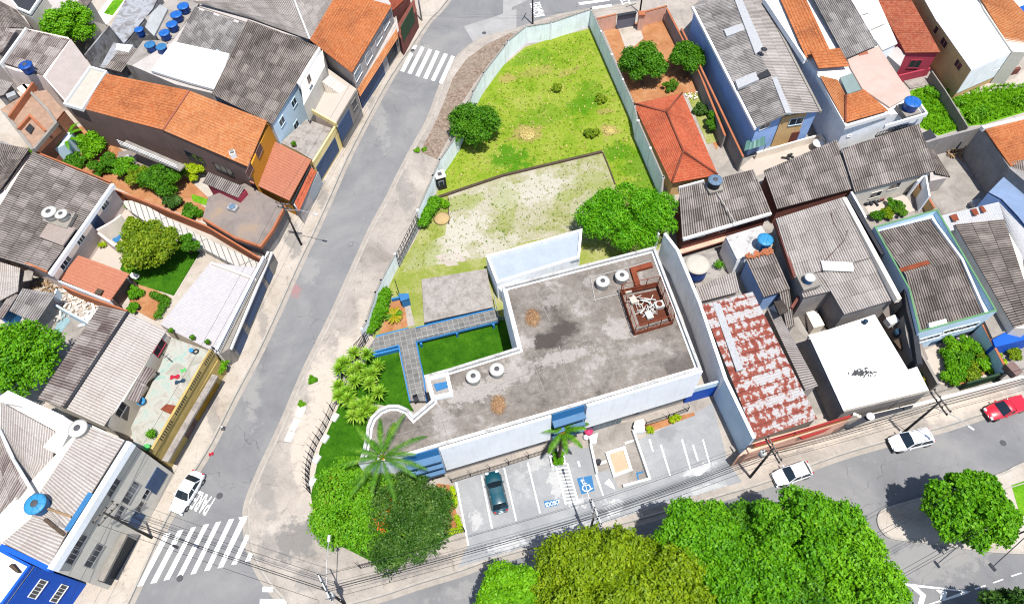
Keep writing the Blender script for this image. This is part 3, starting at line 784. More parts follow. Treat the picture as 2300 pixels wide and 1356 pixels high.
def m_asphalt():
    t = NT('asphalt'); v = t.pos(); n1 = t.noise(v, .11, 8, .68, .5); n2 = t.noise(v, 16, 4, .75); n3 = t.noise(v, .8, 6, .75, .3)
    col = t.ramp(n1, [(.3, A(150, 150, 152)), (.45, A(165, 165, 167)), (.56, A(176, 175, 175)), (.7, A(190, 187, 184))])
    col = t.mix(t.val(n3, .58, .72, 0, .55), col, A(196, 193, 189)); col = t.mix(t.val(t.noise(v, 1.7, 5, .8), .66, .76, 0, .8), col, A(116, 116, 118))
    col = t.blob(col, A(200, 197, 193), [("F 690,600", 1.2, 2.5, .6), ("F 850,260", 1., 6., .6), ("F 560,850", 1., 5., .6), ("F 940,110", 1.5, 2., .6), ("F 2100,1250", 7., 2., .6), ("F 1150,1290", 8., .7, .5)], 1., .9)
    col = t.blob(col, A(212, 156, 154), [("F 662,650", .7, .9, .7)], .9, 1.6)
    vr = t.n('ShaderNodeTexVoronoi', feature='DISTANCE_TO_EDGE'); vr.inputs['Scale'].default_value = .16; ws = t.n('ShaderNodeVectorMath', operation='ADD'); nz = t.n('ShaderNodeTexNoise'); nz.inputs['Scale'].default_value = .6; t.l(v, nz.inputs[0])
    sc = t.n('ShaderNodeVectorMath', operation='SCALE'); sc.inputs['Scale'].default_value = 1.6; t.l(nz.outputs['Color'], sc.inputs[0]); t.l(v, ws.inputs[0]); t.l(sc.outputs[0], ws.inputs[1]); t.l(ws.outputs[0], vr.inputs['Vector'])
    col = t.mix(t.math('MULTIPLY', t.val(vr.outputs[0], 0, .007, 1, 0), t.val(n3, .44, .6, 0, .65)), col, A(96, 96, 98))
    return t.done(t.mul(col, t.val(n2, .25, .75, .88, 1.12)), .95, n2, .006, .15)
m_asphalt()
def m_carpark():
    t = NT('carpark'); v = t.pos(); n1 = t.noise(v, .3, 8, .7, .3); n2 = t.noise(v, 8, 4, .7); n3 = t.noise(v, 1.5, 7, .8)
    col = t.ramp(n1, [(.3, A(184, 186, 190)), (.5, A(198, 200, 203)), (.62, A(210, 212, 214)), (.72, A(226, 227, 228))])
    col = t.blob(col, A(250, 250, 250), [("k 520,690", .9, .5, .8), ("k 760,720", 1., .8, .9), ("k 1330,470", 1.6, .5, .8), ("k 150,560", .8, 1.2, .5), ("k 380,560", .8, 1.6, .7), ("k 60,960", 2., .5, .8), ("k 1000,760", 2.5, .4, .7), ("z 230,560", .6, .9, .7), ("k 240,430", 1.4, .8, .5), ("k 850,800", 2.5, .4, .6), ("k 1350,600", 2., .4, .6), ("k 500,860", 2., .4, .6)], 1.1, 1.9)
    col = t.blob(col, A(170, 172, 176), [("k 1120,230", 1., .7, .6), ("k 100,480", 1.5, 2., .4)], .9, .8)
    col = t.mix(t.val(n3, .58, .7, 0, .5), col, A(240, 240, 240))
    return t.done(t.mul(col, t.val(n2, .25, .75, .9, 1.1)), .92)
m_carpark()
def m_pave(name, cols, spots1, spots2):
    t = NT(name); v = t.pos(); n1 = t.noise(v, .18, 8, .7, .5); n2 = t.noise(v, 6, 5, .75); n3 = t.noise(v, 1.1, 6, .75)
    col = t.ramp(n1, [(.3+.4*k/3, c) for k, c in enumerate(cols)])
    col = t.blob(col, A(250, 236, 220), spots1, .8, .5); col = t.blob(col, A(168, 164, 160), spots2, .9, .7)
    col = t.mix(t.val(n3, .56, .74, 0, .5), col, A(150, 140, 128))
    vr = t.n('ShaderNodeTexVoronoi', feature='DISTANCE_TO_EDGE'); vr.inputs['Scale'].default_value = .45; t.l(v, vr.inputs['Vector'])
    col = t.mix(t.math('MULTIPLY', t.val(vr.outputs[0], 0, .012, 1, 0), t.val(n3, .42, .6, 0, .6)), col, A(120, 112, 102))
    return t.done(t.mul(col, t.val(n2, .25, .75, .86, 1.12)), .95)
m_pave('pavement', [A(178, 168, 158), A(208, 198, 188), A(228, 216, 204), A(242, 232, 220)], [("F 735,900", 2.2, 6.), ("F 690,1010", 1.6, 6.), ("F 790,800", 2., 3.), ("F 1850,975", 7., 1.2, .8), ("F 2150,915", 5., 1., .8), ("F 1700,1050", 2., 1., .6), ("F 830,730", 1.5, 4., .6)], [("j 320,930", 2.6, 2., .9), ("j 160,950", 1.6, 1.4, .6), ("F 905,420", 1.2, 5., .5), ("j 120,560", 1., 4., .5), ("F 1560,1090", 5., .6, .6), ("F 930,1275", 4., .7, .6), ("F 700,1300", 2., 1., .5)])
m_pave('pavement_warm', [A(206, 192, 174), A(232, 218, 202), A(244, 232, 218), A(250, 240, 228)], [("F 300,1200", 2., 5.)], [("F 660,540", 1., 3., .7), ("F 590,720", .6, 4., .5), ("F 480,930", .6, 4., .5), ("F 840,250", .8, 4., .5), ("F 720,430", .8, 3., .6)])


m_mottle('yard_concrete', [A(168, 160, 152), A(200, 192, 184), A(222, 214, 206)], .35, .95, .15, 6, 0, .8)
m_mottle('slab_concrete', [A(160, 152, 144), A(192, 182, 174), A(214, 206, 198), A(196, 188, 180)], .9, .95, .22, 5, 0, .1)
m_plain('louvre_blue', A(112, 160, 206), .1, .8, .7, streak=.4)
m_mottle('parapet_white', [A(176, 172, 166), A(232, 230, 226), A(250, 250, 248), A(240, 239, 236)], 1.1, .85, .08, 7, 0, .5)
m_mottle('dark_ground', [A(88, 82, 78), A(120, 112, 106), A(150, 142, 134)], .5, .95, .2, 6)
m_mottle('red_soil', [A(196, 130, 84), A(222, 156, 106), A(238, 182, 136)], .5, .97, .2, 5, .01)
m_mottle('sand', [A(226, 190, 130), A(240, 208, 150), A(232, 198, 150)], .8, .97, .15, 6)
m_mottle('roof_white', [(.5, .5, .49), (.6, .6, .59), (.64, .64, .63)], .5, .8, .04, 6)
m_mottle('roof_pinkish', [A(238, 204, 190), A(246, 216, 202), A(250, 226, 214)], .4, .85, .05, 8)
m_mottle('roof_brownflat', [A(158, 146, 140), A(182, 168, 160), A(206, 178, 150)], .3, .9, .1, 8)
m_mottle('terrace_green', [A(150, 214, 190), A(206, 228, 214), A(232, 228, 214), A(206, 198, 182), A(196, 226, 206)], .45, .85, .1, 6, 0, .9)
m_mottle('floor_beige', [A(238, 222, 206), A(246, 232, 218), A(240, 226, 212)], .5, .8, .05, 8)
m_mottle('rubble_floor', [A(150, 130, 112), A(206, 188, 168), A(240, 232, 222), A(180, 158, 138)], 1.6, .95, .3, 9, .02)
m_mottle('peeled_white', [A(148, 142, 138), A(236, 233, 230), A(250, 248, 246), A(196, 190, 184)], .9, .9, .12, 8, 0, .8)
m_mottle('mossy_wall', [A(120, 114, 112), A(176, 174, 176), A(216, 220, 228), A(150, 146, 146)], .6, .95, .15, 5, 0, .6)
def m_grass(name, cols, scale=.25, fscale=9, bump=.05, spots=None, blobs=()):
    t = NT(name); v = t.pos(); n1 = t.noise(v, scale, 7, .7, .6); n2 = t.noise(v, fscale, 5, .8); n3 = t.noise(v, 2.2, 5, .7)
    f = t.math('ADD', t.math('MULTIPLY', n1, .55), t.math('ADD', t.math('MULTIPLY', n3, .25), t.math('MULTIPLY', n2, .2)))
    st = [(.36+.3*k/(len(cols)-1), c) for k, c in enumerate(cols)]
    col = t.ramp(f, st)
    for c_, sp_ in blobs: col = t.blob(col, c_, sp_, 1., .5)
    if spots: col = t.mix(t.val(n3, *spots[1]), col, spots[0])
    return t.done(t.mul(col, t.val(n2, .3, .7, .7, 1.3)), .95, n2, bump, .1)
m_grass('field_grass', [A(104, 160, 20), A(146, 184, 40), A(172, 196, 64), A(190, 204, 88), A(206, 202, 124)], .2, blobs=((A(84, 158, 12), [('c 90,1060', 2.4, 2.4, .85), ('c 560,690', 2.6, 1.5, .7), ('c 620,640', 2.2, 2.5, .5), ('c 790,1000', 2., 1.5, .7), ('c 930,1130', 2., 4., .6), ('c 200,380', 3., 2., .5), ('c 300,760', 4., 2., .35)]), (A(212, 178, 120), [('c 60,520', 1.4, .9, .6), ('c 190,890', 1.9, 1.7, .6), ('c 735,870', 1.3, 1.2, .6), ('c 460,480', 2., .8, .4), ('c 700,740', 1.2, .5, .5), ('c 250,480', 3., 1., .35)])))
m_grass('lawn_grass', [A(40, 94, 10), A(62, 122, 14), A(80, 142, 22), A(116, 160, 44)], .5, 11, .08)
m_grass('wild_grass', [A(60, 130, 16), A(110, 184, 30), A(140, 206, 40), A(170, 206, 80)], .4)
m_grass('gravel_lot', [A(140, 160, 60), A(186, 190, 120), A(214, 208, 172), A(232, 222, 202), A(244, 236, 222)], .16, 7, .04, blobs=((A(246, 238, 224), [('f 1400,230', 3.5, 2.5, .8), ('f 1300,400', 3., 1.3, .8), ('c 200,1260', 6., 2.4, .7), ('f 1650,330', 3., 2., .6)]), (A(170, 188, 60), [('f 1150,380', 2.5, 3., .6), ('c 620,1200', 2.5, 2., .45), ('f 1380,50', 4., 1.2, .6), ('c 470,1290', 2., 1., .5), ('f 1700,60', 2., 3., .4)])))
m_grass('gravel_grass', [A(150, 176, 60), A(176, 188, 88), A(206, 206, 136), A(224, 216, 178)], .3, 7, .04)
def m_cobble():
    t = NT('mosaic_stone'); v = t.pos(); vr = t.n('ShaderNodeTexVoronoi'); vr.inputs['Scale'].default_value = 4.; t.l(v, vr.inputs['Vector'])
    n = t.noise(v, .4, 5); sp = t.n('ShaderNodeSeparateColor'); t.l(vr.outputs['Color'], sp.inputs[0])
    col = t.mix(t.math('MULTIPLY', sp.outputs[0], 1.), A(150, 124, 106), A(206, 184, 166)); col = t.mix(t.val(n, .4, .7, 0., .6), col, A(190, 176, 158))
    e = t.n('ShaderNodeTexVoronoi', feature='DISTANCE_TO_EDGE'); e.inputs['Scale'].default_value = 4.; t.l(v, e.inputs['Vector'])
    col = t.mix(t.val(e.outputs[0], 0, .06, .5, 0.), col, A(110, 104, 84)); return t.done(col, .95)
m_cobble()
def m_brick(name, c1, c2, mortar, bw, bh, ms=.02, rot=0., var=.15, uvm=False, vert=False):
    t = NT(name); b = t.n('ShaderNodeTexBrick'); b.inputs['Scale'].default_value = 1.; b.inputs['Brick Width'].default_value = bw
    b.inputs['Row Height'].default_value = bh; b.inputs['Mortar Size'].default_value = ms; b.offset = 0. if not vert else .5
    b.inputs['Color1'].default_value = (*c1, 1); b.inputs['Color2'].default_value = (*c2, 1); b.inputs['Mortar'].default_value = (*mortar, 1)
    if vert:
        g = t.n('ShaderNodeNewGeometry'); s_ = t.n('ShaderNodeSeparateXYZ'); t.l(g.outputs['Position'], s_.inputs[0]); cb = t.n('ShaderNodeCombineXYZ')
        t.l(t.math('ADD', s_.outputs[0], s_.outputs[1]), cb.inputs[0]); t.l(s_.outputs[2], cb.inputs[1]); t.l(cb.outputs[0], b.inputs['Vector'])
    else:
        mp = t.n('ShaderNodeMapping'); mp.inputs['Rotation'].default_value = (0, 0, rot); t.l(t.pos(), mp.inputs[0]); t.l(mp.outputs[0], b.inputs['Vector'])
    n = t.noise(t.pos(), .7, 6, .7); n2 = t.noise(t.pos(), 8, 3)
    col = t.mul(b.outputs[0], t.math('ADD', t.val(n, .3, .7, 1-var, 1+var), t.val(n2, .3, .7, -.06, .06)))
    return t.done(col, .9)
m_brick('stone_tiles', A(140, 139, 137), A(164, 162, 158), A(196, 193, 187), .62, .62, .03, R(-14), .2)
m_brick('white_tiles', A(248, 242, 242), A(236, 232, 236), A(216, 208, 208), .34, .34, .015, R(27), .05)
m_brick('hollow_brick', A(226, 124, 82), A(206, 100, 62), A(214, 176, 150), .3, .2, .03, 0, .25, vert=True)
m_brick('step_white', A(250, 248, 240), A(244, 240, 232), A(150, 140, 130), 6., .62, .05, R(62), .05)
# leaves
GL = 1.88
def Lc(r, g, b): return srgb(r, g, b, GAIN*GL)
m_leaf('leaf_lime', [Lc(70, 124, 4), Lc(104, 168, 8), Lc(128, 194, 16), Lc(156, 212, 36)])
m_leaf('leaf_olive', [Lc(88, 120, 4), Lc(120, 152, 8), Lc(146, 174, 14), Lc(174, 192, 34)])
m_leaf('leaf_bright', [Lc(54, 112, 4), Lc(88, 156, 6), Lc(112, 180, 14), Lc(146, 202, 32)])
m_leaf('leaf_mid', [Lc(44, 94, 6), Lc(70, 130, 10), Lc(94, 156, 18), Lc(126, 180, 36)])
m_leaf('leaf_dark', [Lc(28, 66, 10), Lc(52, 96, 22), Lc(82, 124, 38), Lc(140, 168, 90)])
m_leaf('leaf_flame', [Lc(52, 110, 6), Lc(84, 150, 10), Lc(116, 182, 24), Lc(128, 190, 30), Lc(150, 170, 40)])
m_leaf('flower_orange', [Lc(220, 110, 20), Lc(236, 140, 40)])
m_leaf('leaf_mango', [Lc(70, 110, 6), Lc(112, 148, 14), Lc(150, 174, 30), Lc(176, 186, 50)])
m_leaf('leaf_bamboo', [Lc(64, 136, 6), Lc(96, 176, 12), Lc(124, 200, 22), Lc(154, 214, 44)])
m_leaf('leaf_yucca', [Lc(80, 140, 16), Lc(126, 178, 34), Lc(164, 204, 60), Lc(190, 214, 90)])
m_leaf('leaf_palm', [Lc(40, 96, 12), Lc(70, 130, 20), Lc(104, 156, 30), Lc(150, 180, 50)])
m_leaf('leaf_cycad', [Lc(120, 130, 10), Lc(176, 170, 24), Lc(206, 186, 40)])
m_leaf('leaf_yellow', [Lc(130, 180, 10), Lc(180, 206, 20), Lc(206, 220, 30)])
m_leaf('leaf_dry', [Lc(150, 110, 80), Lc(190, 150, 110), Lc(214, 186, 146)], .1)
m_leaf('straw', [Lc(190, 170, 90), Lc(216, 196, 120), Lc(230, 212, 150)], .1)
M = MATS
# ------------------------------------------------------------------ ground, roads, pavements
def pad(name, pts, z, m, z0=-.04, kind='structure', parent=None):
    o = MB().prism(pts, z0, z).build(name, m, parent); return tag(o, kind=kind) if kind else o
def sheet(name, pts, z, m):
    return tag(MB().flat(pts, z).build(name, m), kind='structure')
tag(MB().flat([(-900,-700,0),(900,-700,0),(900,1500,0),(-900,1500,0)], -.06).build('ground', M['dark_ground']), kind='structure')
tag(MB().flat([(-220,-60,0),(200,-60,0),(200,190,0),(-220,190,0)], 0.).build('road', M['asphalt']), kind='structure')
KL = px("F 1060,-90 1015,-15 985,25 960,51 919,112 875,176 824,268 777,360 743,437 706,518 672,589 614,718 570,810 524,896 475,994 434,1062 373,1167 305,1317 280,1370 250,1440")
KR = px("F 1620,-60 1500,-8 1400,14 1330,24 1240,42 1160,70 1089,88 1045,119 1025,142 997,190 967,271 936,326 899,397 875,447 838,515 794,613 750,711 696,820 663,896 636,960 594,1049 563,1127 560,1167 567,1228 594,1289 635,1340 668,1362 712,1370 780,1356 865,1333 933,1310 1035,1279 1120,1249 1290,1203 1459,1157 1629,1108 1720,1081 1870,1025 1992,989 2107,960 2209,927 2300,896 2500,820")
def g3(l, z=0.): return [P(a, b, z) for a, b, _ in l]
def smooth(p, n=3):
    """Catmull-Rom through a path"""
    out = []; p = [Vector(q) for q in p]
    for i in range(len(p)-1):
        a, b, c, d = p[max(0, i-1)], p[i], p[i+1], p[min(len(p)-1, i+2)]
        for k in range(n):
            t = k/n; out.append(.5*((2*b)+(c-a)*t+(2*a-5*b+4*c-d)*t*t+(3*b-a-3*c+d)*t**3))
    return out+[p[-1]]
kl = smooth(g3(KL)); kr = smooth(g3(KR))
westp = kl+[Vector((-40, -40, 0)), Vector((-200, -40, 0)), Vector((-200, 180, 0)), Vector((-12, 180, 0))]
pad('pavement_west', westp, .13, M['pavement_warm'])
midp = kr+[Vector((190, 60, 0)), Vector((190, 175, 0)), Vector((50, 175, 0))]
pad('pavement_central', midp, .13, M['pavement'])
for nm, p in (('kerb_west', kl), ('kerb_central', kr)):
    tag(MB().strip(p, .2, -.03, .15).build(nm, M['kerb_stone']), kind='structure')
for nm, p, s in (('gutter_west', kl, -1), ('gutter_central', kr, -1)):
    q = []
    for i in range(len(p)):
        d = (p[min(i+1, len(p)-1)]-p[max(i-1, 0)]).xy.normalized(); q.append(p[i]+Vector((d.y, -d.x, 0))*(.42 if nm[7] == 'c' else -.42)*(1 if nm[7] == 'c' else 1))
    tag(MB().strip(q, .5, -.03, .008).build(nm, M['gutter']), kind='structure')
# mosaic pavement patch at the top of the central block, warmer slab lower down
pad('mosaic_pavement', G("b 1735,222 1570,300 1440,395 1350,520 1290,680 1240,800 1190,900 1130,1010 1245,1060 1330,900 1400,700 1490,560 1570,450 1680,310 1769,235"), .139, M['mosaic_stone'], .05)
for k, (sp) in enumerate(("i 0,0",)): pass
for sp in ("j 335,40 378,55 350,125 305,115", "j 300,130 342,140 300,215 265,205", "j 262,215 305,225 275,285 232,278"):
    pad('access_cover', G(sp), .145, M['white_bright'], .05)
# island in the road at lower right, park under the big trees
ISL = smooth(g3(px("F 2450,985 2300,1040 2245,1066 2140,1097 2055,1123 1990,1143 1973,1160 1976,1185 2000,1207 2060,1215 2115,1222 2206,1236 2300,1242 2450,1250")))
pad('traffic_island', ISL, .13, M['pavement_warm']); tag(MB().strip(ISL, .24, -.03, .16).build('kerb_island', M['kerb_stone']), kind='structure')
tag(MB().strip(G("F 2060,1170 2160,1130 2300,1085"), .1, .1, .17).build('planting_strip_edge', M['kerb_stone']), kind='structure')
pad('island_lawn', G("F 2270,1090 2330,1070 2400,1100 2330,1150 2290,1160"), .145, M['wild_grass'])
PARK = g3(px("F 1100,1420 1180,1350 1260,1305 1480,1225 1620,1165 1760,1130 1880,1180 1960,1270 1985,1325 2010,1356 2040,1420"))
pad('park_ground', PARK, .13, M['dark_ground'])
tag(MB().strip(PARK, .2, -.03, .15).build('kerb_park', M['kerb_stone']), kind='structure')
# road markings
mk = M['mark_white']
def mark(name, sp, z=.012, m=None): return sheet(name, G(sp), z, m or mk)
for sp in ("x 690,255 765,285 460,910 370,880", "x 865,312 945,340 640,970 553,940", "x 1040,350 1120,385 825,1025 738,995", "x 1225,418 1310,445 1000,1075 918,1045", "x 1395,475 1475,495 1185,1140 1105,1105", "x 425,405 505,430 290,855 200,830", "x 510,245 595,235 545,330 470,320"):
    mark('crosswalk_stripe', sp)
for sp in ("w 420,345 505,335 125,1055 50,1065", "w 605,305 680,295 310,1015 230,1025", "w 785,268 848,258 488,968 408,985", "w 955,228 1025,220 660,935 585,945", "w 1120,195 1190,183 845,890 775,902", "w 1300,152 1368,145 1035,845 960,858", "w 1425,130 1550,108 1535,160 1215,805 1142,818 1450,165", "w 1530,360 1580,380 1400,765 1330,772", "w 1570,602 1620,625 1585,718 1518,728", "w 1755,1070 1895,1072 1890,1142 1748,1140", "w 1720,1235 2090,1238 2085,1307 1715,1305"):
    mark('crosswalk_stripe', sp)
for sp in ("A2 1215,45 1700,-10 1720,15 1240,85", "A2 1440,115 1745,72 1760,105 1450,165", "A2 1490,215 1780,170 1800,205 1520,268"): mark('crosswalk_stripe', sp)
for sp in ("A8 205,770 1490,925 1480,940 340,828 465,960 380,985 215,800", "A8 570,852 680,868 812,985 770,1123 690,1123 722,990", "A8 960,905 1110,915 1135,955 1105,1030 1020,1080 1035,970", "A8 1380,932 1490,928 1400,975 1120,1060 880,1123 840,1123 1100,1035", "A8 415,1123 520,1000 560,1020 480,1123", "A8 1545,885 1715,828 1720,845 1560,902", "A8 1825,790 1980,735 1985,752 1840,805", "A8 2100,690 2255,640 2265,655 2115,705"):
    mark('road_marking', sp)
def ground_text(body, o, r_, u_, hgt, wid, z=.014):
    a, b, c = G1(o, z), G1(r_, z), G1(u_, z)
    return text(body, a, b-a, c-a, wid, hgt, mk, 'road_lettering', kind='structure')
ground_text('PARE', "A1 1110,765", "A1 1000,715", "A1 905,1110", 2.7, .92)
ground_text('DEVAGAR', "A2 590,30", "A2 690,300", "A2 500,50", 2.4, .8)
ground_text('ESCOLA', "A2 2010,-60", "A2 2090,100", "A2 1900,-30", 2.2, .8)
mo = MB().lathe(G1("A1 1195,705", .0), [(.34, 0), (.34, .012), (.3, .014), (.05, .014)], 24).build('manhole_cover', M['hatch_grey']); tag(mo, kind='structure')
for sp in ("b 1555,220", "l 1630,290", "x 485,350", "w 630,955"):
    tag(MB().lathe(G1(sp, 0), [(.33, 0), (.33, .014), (.28, .016), (.05, .016)], 20).build('manhole_cover', M['hatch_grey']), kind='structure')
# asphalt repairs and the faded red patch
m_mottle('asphalt_patch', [A(150, 150, 152), A(166, 166, 168), A(184, 182, 180)], .5, .95, .12, 12)
m_mottle('asphalt_pale', [A(196, 194, 192), A(208, 206, 204), A(220, 218, 216)], .5, .95, .1, 10)
m_mottle('asphalt_red', [A(190, 172, 170), A(214, 150, 150), A(198, 186, 182)], 1.2, .95, .1, 10)
sheet('road_patch', G("b 1420,175 1600,120 1769,60 1769,200 1560,250 1480,275"), .006, M['asphalt_pale'])
sheet('road_patch', G("A2 0,0 420,0 150,120 60,420 0,300"), .009, M['asphalt_pale'])
rg = random.Random(3)
for k in range(0):
    s = rg.random(); i = int(s*(len(kl)-1)*.75)+12; i = min(i, len(kl)-4); c = kl[i]+Vector((rg.uniform(.6, 6.), rg.uniform(-1, 1), 0)); rr = rg.uniform(.12, .4)
    MBs = [Vector((c.x+rr*rg.uniform(.6, 1.2)*math.cos(a), c.y+rr*rg.uniform(.6, 1.2)*math.sin(a), 0)) for a in np.linspace(0, 6.28, 9)[:-1]]
    sheet('road_stain', MBs, .007+.0003*k, M['asphalt_patch'] if k % 2 else M['asphalt_pale'])
# ------------------------------------------------------------------ central lot
pad('lot_ground', G("F 1326,66 1240,88 1180,108 1130,150 1090,205 1045,275 1018,330 990,400 975,455 930,545 890,610 850,700 838,760 1140,770 1300,640 1480,560 1500,500 1490,430 1440,320"), .145, M['gravel_grass'])
pad('grass_field', G("F 1326,66 1240,88 1180,108 1130,150 1090,205 1045,275 1018,330 990,400 985,443 1130,395 1355,340 1385,420 1420,470 1490,470 1490,430 1440,320"), .152, M['field_grass'], .05)
pad('gravel_yard', G("F 1007,440 1130,398 1352,346 1378,412 1395,470 1300,520 1180,545 1090,580 960,600 905,612 925,560 1000,530 1007,480"), .153, M['gravel_lot'], .05)
low = MB().strip(G("F 985,446 1130,397 1352,344"), .35, .1, .4); tag(low.build('boundary_kerb', M['wood_dark']), 'low weathered masonry kerb between the grass field and the gravel', 'kerb wall')
tag(MB().strip(G("F 1354,346 1368,380 1381,416"), .16, .1, .3).build('boundary_kerb', M['wood_dark']), 'short dark kerb turning down from the long kerb beside the gravel', 'kerb wall')
tag(MB().strip(G("F 1007,447 1008,505"), .14, .1, .25).build('boundary_kerb', M['wood_dark']), 'thin kerb on the left edge of the gravel by the hedge', 'kerb wall')
pad('concrete_slab', G("F 976,578 1000,568 1032,596 1005,600"), .165, M['pavement_warm'], .05); pad('concrete_slab', G("F 1010,570 1028,562 1048,588 1036,590"), .166, M['pavement_warm'], .05)
# tufts of grass over the field
def tufts(name, poly, n, size, m, seed, z=.15, lean=.5):
    rg = np.random.default_rng(seed); p = [Vector(q) for q in poly]; xs = [q.x for q in p]; ys = [q.y for q in p]
    def inside(x, y):
        c = False; j = len(p)-1
        for i in range(len(p)):
            if (p[i].y > y) != (p[j].y > y) and x < (p[j].x-p[i].x)*(y-p[i].y)/(p[j].y-p[i].y)+p[i].x: c = not c
            j = i
        return c
    mb = MB(); k = 0
    while k < n:
        x = rg.uniform(min(xs), max(xs)); y = rg.uniform(min(ys), max(ys))
        if not inside(x, y): continue
        k += 1; s = size*rg.uniform(.5, 1.5)
        for q in range(4):
            a = rg.uniform(0, 6.28); d = Vector((math.cos(a), math.sin(a), 0)); e = Vector((-d.y, d.x, 0)); b = Vector((x, y, z))+d*s*.1
            mb.add([b-e*s*.18, b+e*s*.18, b+d*s*lean+Vector((0, 0, s*rg.uniform(.5, 1)))], [(0, 1, 2)])
    return tag(mb.build(name, m), kind='stuff')
tufts('grass_tufts', G("F 1322,75 1180,115 1100,205 1020,330 995,430 1130,390 1355,338 1400,430 1480,440 1430,310"), 1500, .22, M['leaf_mango'], 5)
tufts('dry_grass_tufts', G("F 1322,75 1180,115 1100,205 1020,330 995,430 1130,390 1355,338 1400,430 1480,440 1430,310"), 900, .22, M['straw'], 6)
tufts('gravel_weeds', G("F 1010,445 1352,350 1390,470 1090,575 905,610 950,520 1005,510"), 700, .2, M['leaf_mango'], 8)
for sp, r_, h, n, lab in (("c 390,600", .75, .8, 500, 'small round green bush alone in the middle of the grass field'), ("c 600,895", .95, .9, 800, 'wide dark green bush in the grass field beside a straw heap'), ("c 680,670", .8, .5, 500, 'low sprawling green weed patch in the grass field near the long wall')):
    bush('field_bush', lab, 'bush', sp, r_, h, M['leaf_mango'], n*2, .14, seed=int(r_*100), flat=.2, shell=.4)
for sp, r_, lab in (("c 190,890", 1.25, 'big round heap of dry straw on the grass field'), ("c 735,870", .85, 'smaller straw heap beside the dark bush in the grass field')):
    b = G1(sp, .15); t = thing('straw_heap', lab, 'straw heap', tuple(b)); MB().lathe(b, [(r_*.9, 0), (r_*.75, .15), (r_*.4, .3), (.05, .36)], 18).build('mound', M['straw'], t, smooth=True)
    leaf_cloud('straw', [(b.x+r_*.4*math.cos(a), b.y+r_*.4*math.sin(a), .1, r_*.55) for a in range(6)], 1600, .17, M['straw'], t, aspect=.12, flat=.5, shell=.5, seed=3)
b = G1("f 1275,150", .15); t = thing('sand_heap', 'orange sand heap beside the hedge at the edge of the gravel', 'sand heap', tuple(b)); MB().lathe(b, [(1.1, 0), (.9, .15), (.5, .3), (.05, .36)], 18).build('mound', M['sand'], t, smooth=True)
# boundary wall of the lot
def lotwall(label, path, h=3.1, th=.16, posts=(), m='lotwall', z0=.1, cap=True):
    p = [Vector((q.x, q.y, h)) for q in path]; t = thing('boundary_wall', label, 'wall', (p[0].x, p[0].y, z0))
    MB().strip(p, th, z0, h).build('wall', M[m], t)
    if cap: MB().strip([q+Vector((0, 0, .06)) for q in p], th+.06, h-.004, h+.06).build('coping', M['concrete'], t)
    for a, b in zip(p[:-1], p[1:]):
        n = max(1, int((b-a).length/4.5))
        for k in range(n+1):
            q = a.lerp(b, k/n); MB().box((q.x, q.y, (h+.1+z0)/2), (.26, .26, h+.1-z0), rz=math.atan2((b-a).y, (b-a).x)).build('pilaster', M['white_wall'], t)
    return t, p
HW = 3.1
wN, pN = lotwall('pale blue lot wall facing the upper street with razor wire on top', G("c 612,62 345,152 178,178", HW), HW)
wW, pW = lotwall('curved pale blue lot wall along the cobbled pavement', G("c 178,178 60,275 b 1690,305 1550,485 1480,610 1375,890 1260,1060 1215,1165", HW), HW)
wW2, pW2 = lotwall('pale blue lot wall between the guard cabin and the lattice gate', G("b 1215,1165 f 1115,95", HW), HW)
wE, pE = lotwall('long grey blue wall between the grass field and the red earth yard', G("c 612,62 900,700 920,800", HW), HW, m='lotwall')
wE2, pE2 = lotwall('lower stretch of grey blue wall beside the red hip roof', G("c 925,800 1090,1175 g 1060,250", HW+.4), HW+.4, m='lotwall')
wS, pS = lotwall('pale blue lot wall beside the clipped hedge below the lattice gate', G("f 965,385 872,560 835,640 775,830 745,880", 2.6), 2.6)
for lab, p, hh in (('razor wire coil on the wall facing the upper street', pN, HW), ('razor wire coil on the curved wall by the cobbled pavement', pW, HW), ('razor wire coil on the wall between field and red earth yard', pE, HW)):
    wire_coil(lab, [q+Vector((0, 0, .05)) for q in p], .2, 1.6)
# lattice gate
a, b = G("f 1112,105 970,385", 2.9); t = thing('lattice_gate', 'wide metal lattice gate in the lot wall opposite the street', 'gate', (a.x, a.y, .13)); fr = MB(); n = 10
for k in range(n+1):
    q = a.lerp(b, k/n); fr.box((q.x, q.y, 1.5), (.06, .06, 2.7), rz=.5)
for zz in (.2, .9, 1.6, 2.3, 2.85): fr.tube([Vector((a.x, a.y, zz)), Vector((b.x, b.y, zz))], .035, 5)
for k in range(n):
    q0 = a.lerp(b, k/n); q1 = a.lerp(b, (k+1)/n); fr.tube([Vector((q0.x, q0.y, .2)), Vector((q1.x, q1.y, 2.85))], .02, 4)
fr.build('gate_frame', M['gate_dark'], t); MB().strip([Vector((a.x, a.y, .8)), Vector((b.x, b.y, .8))], .03, .15, .8).build('kick_plate', M['gate_white'], t)
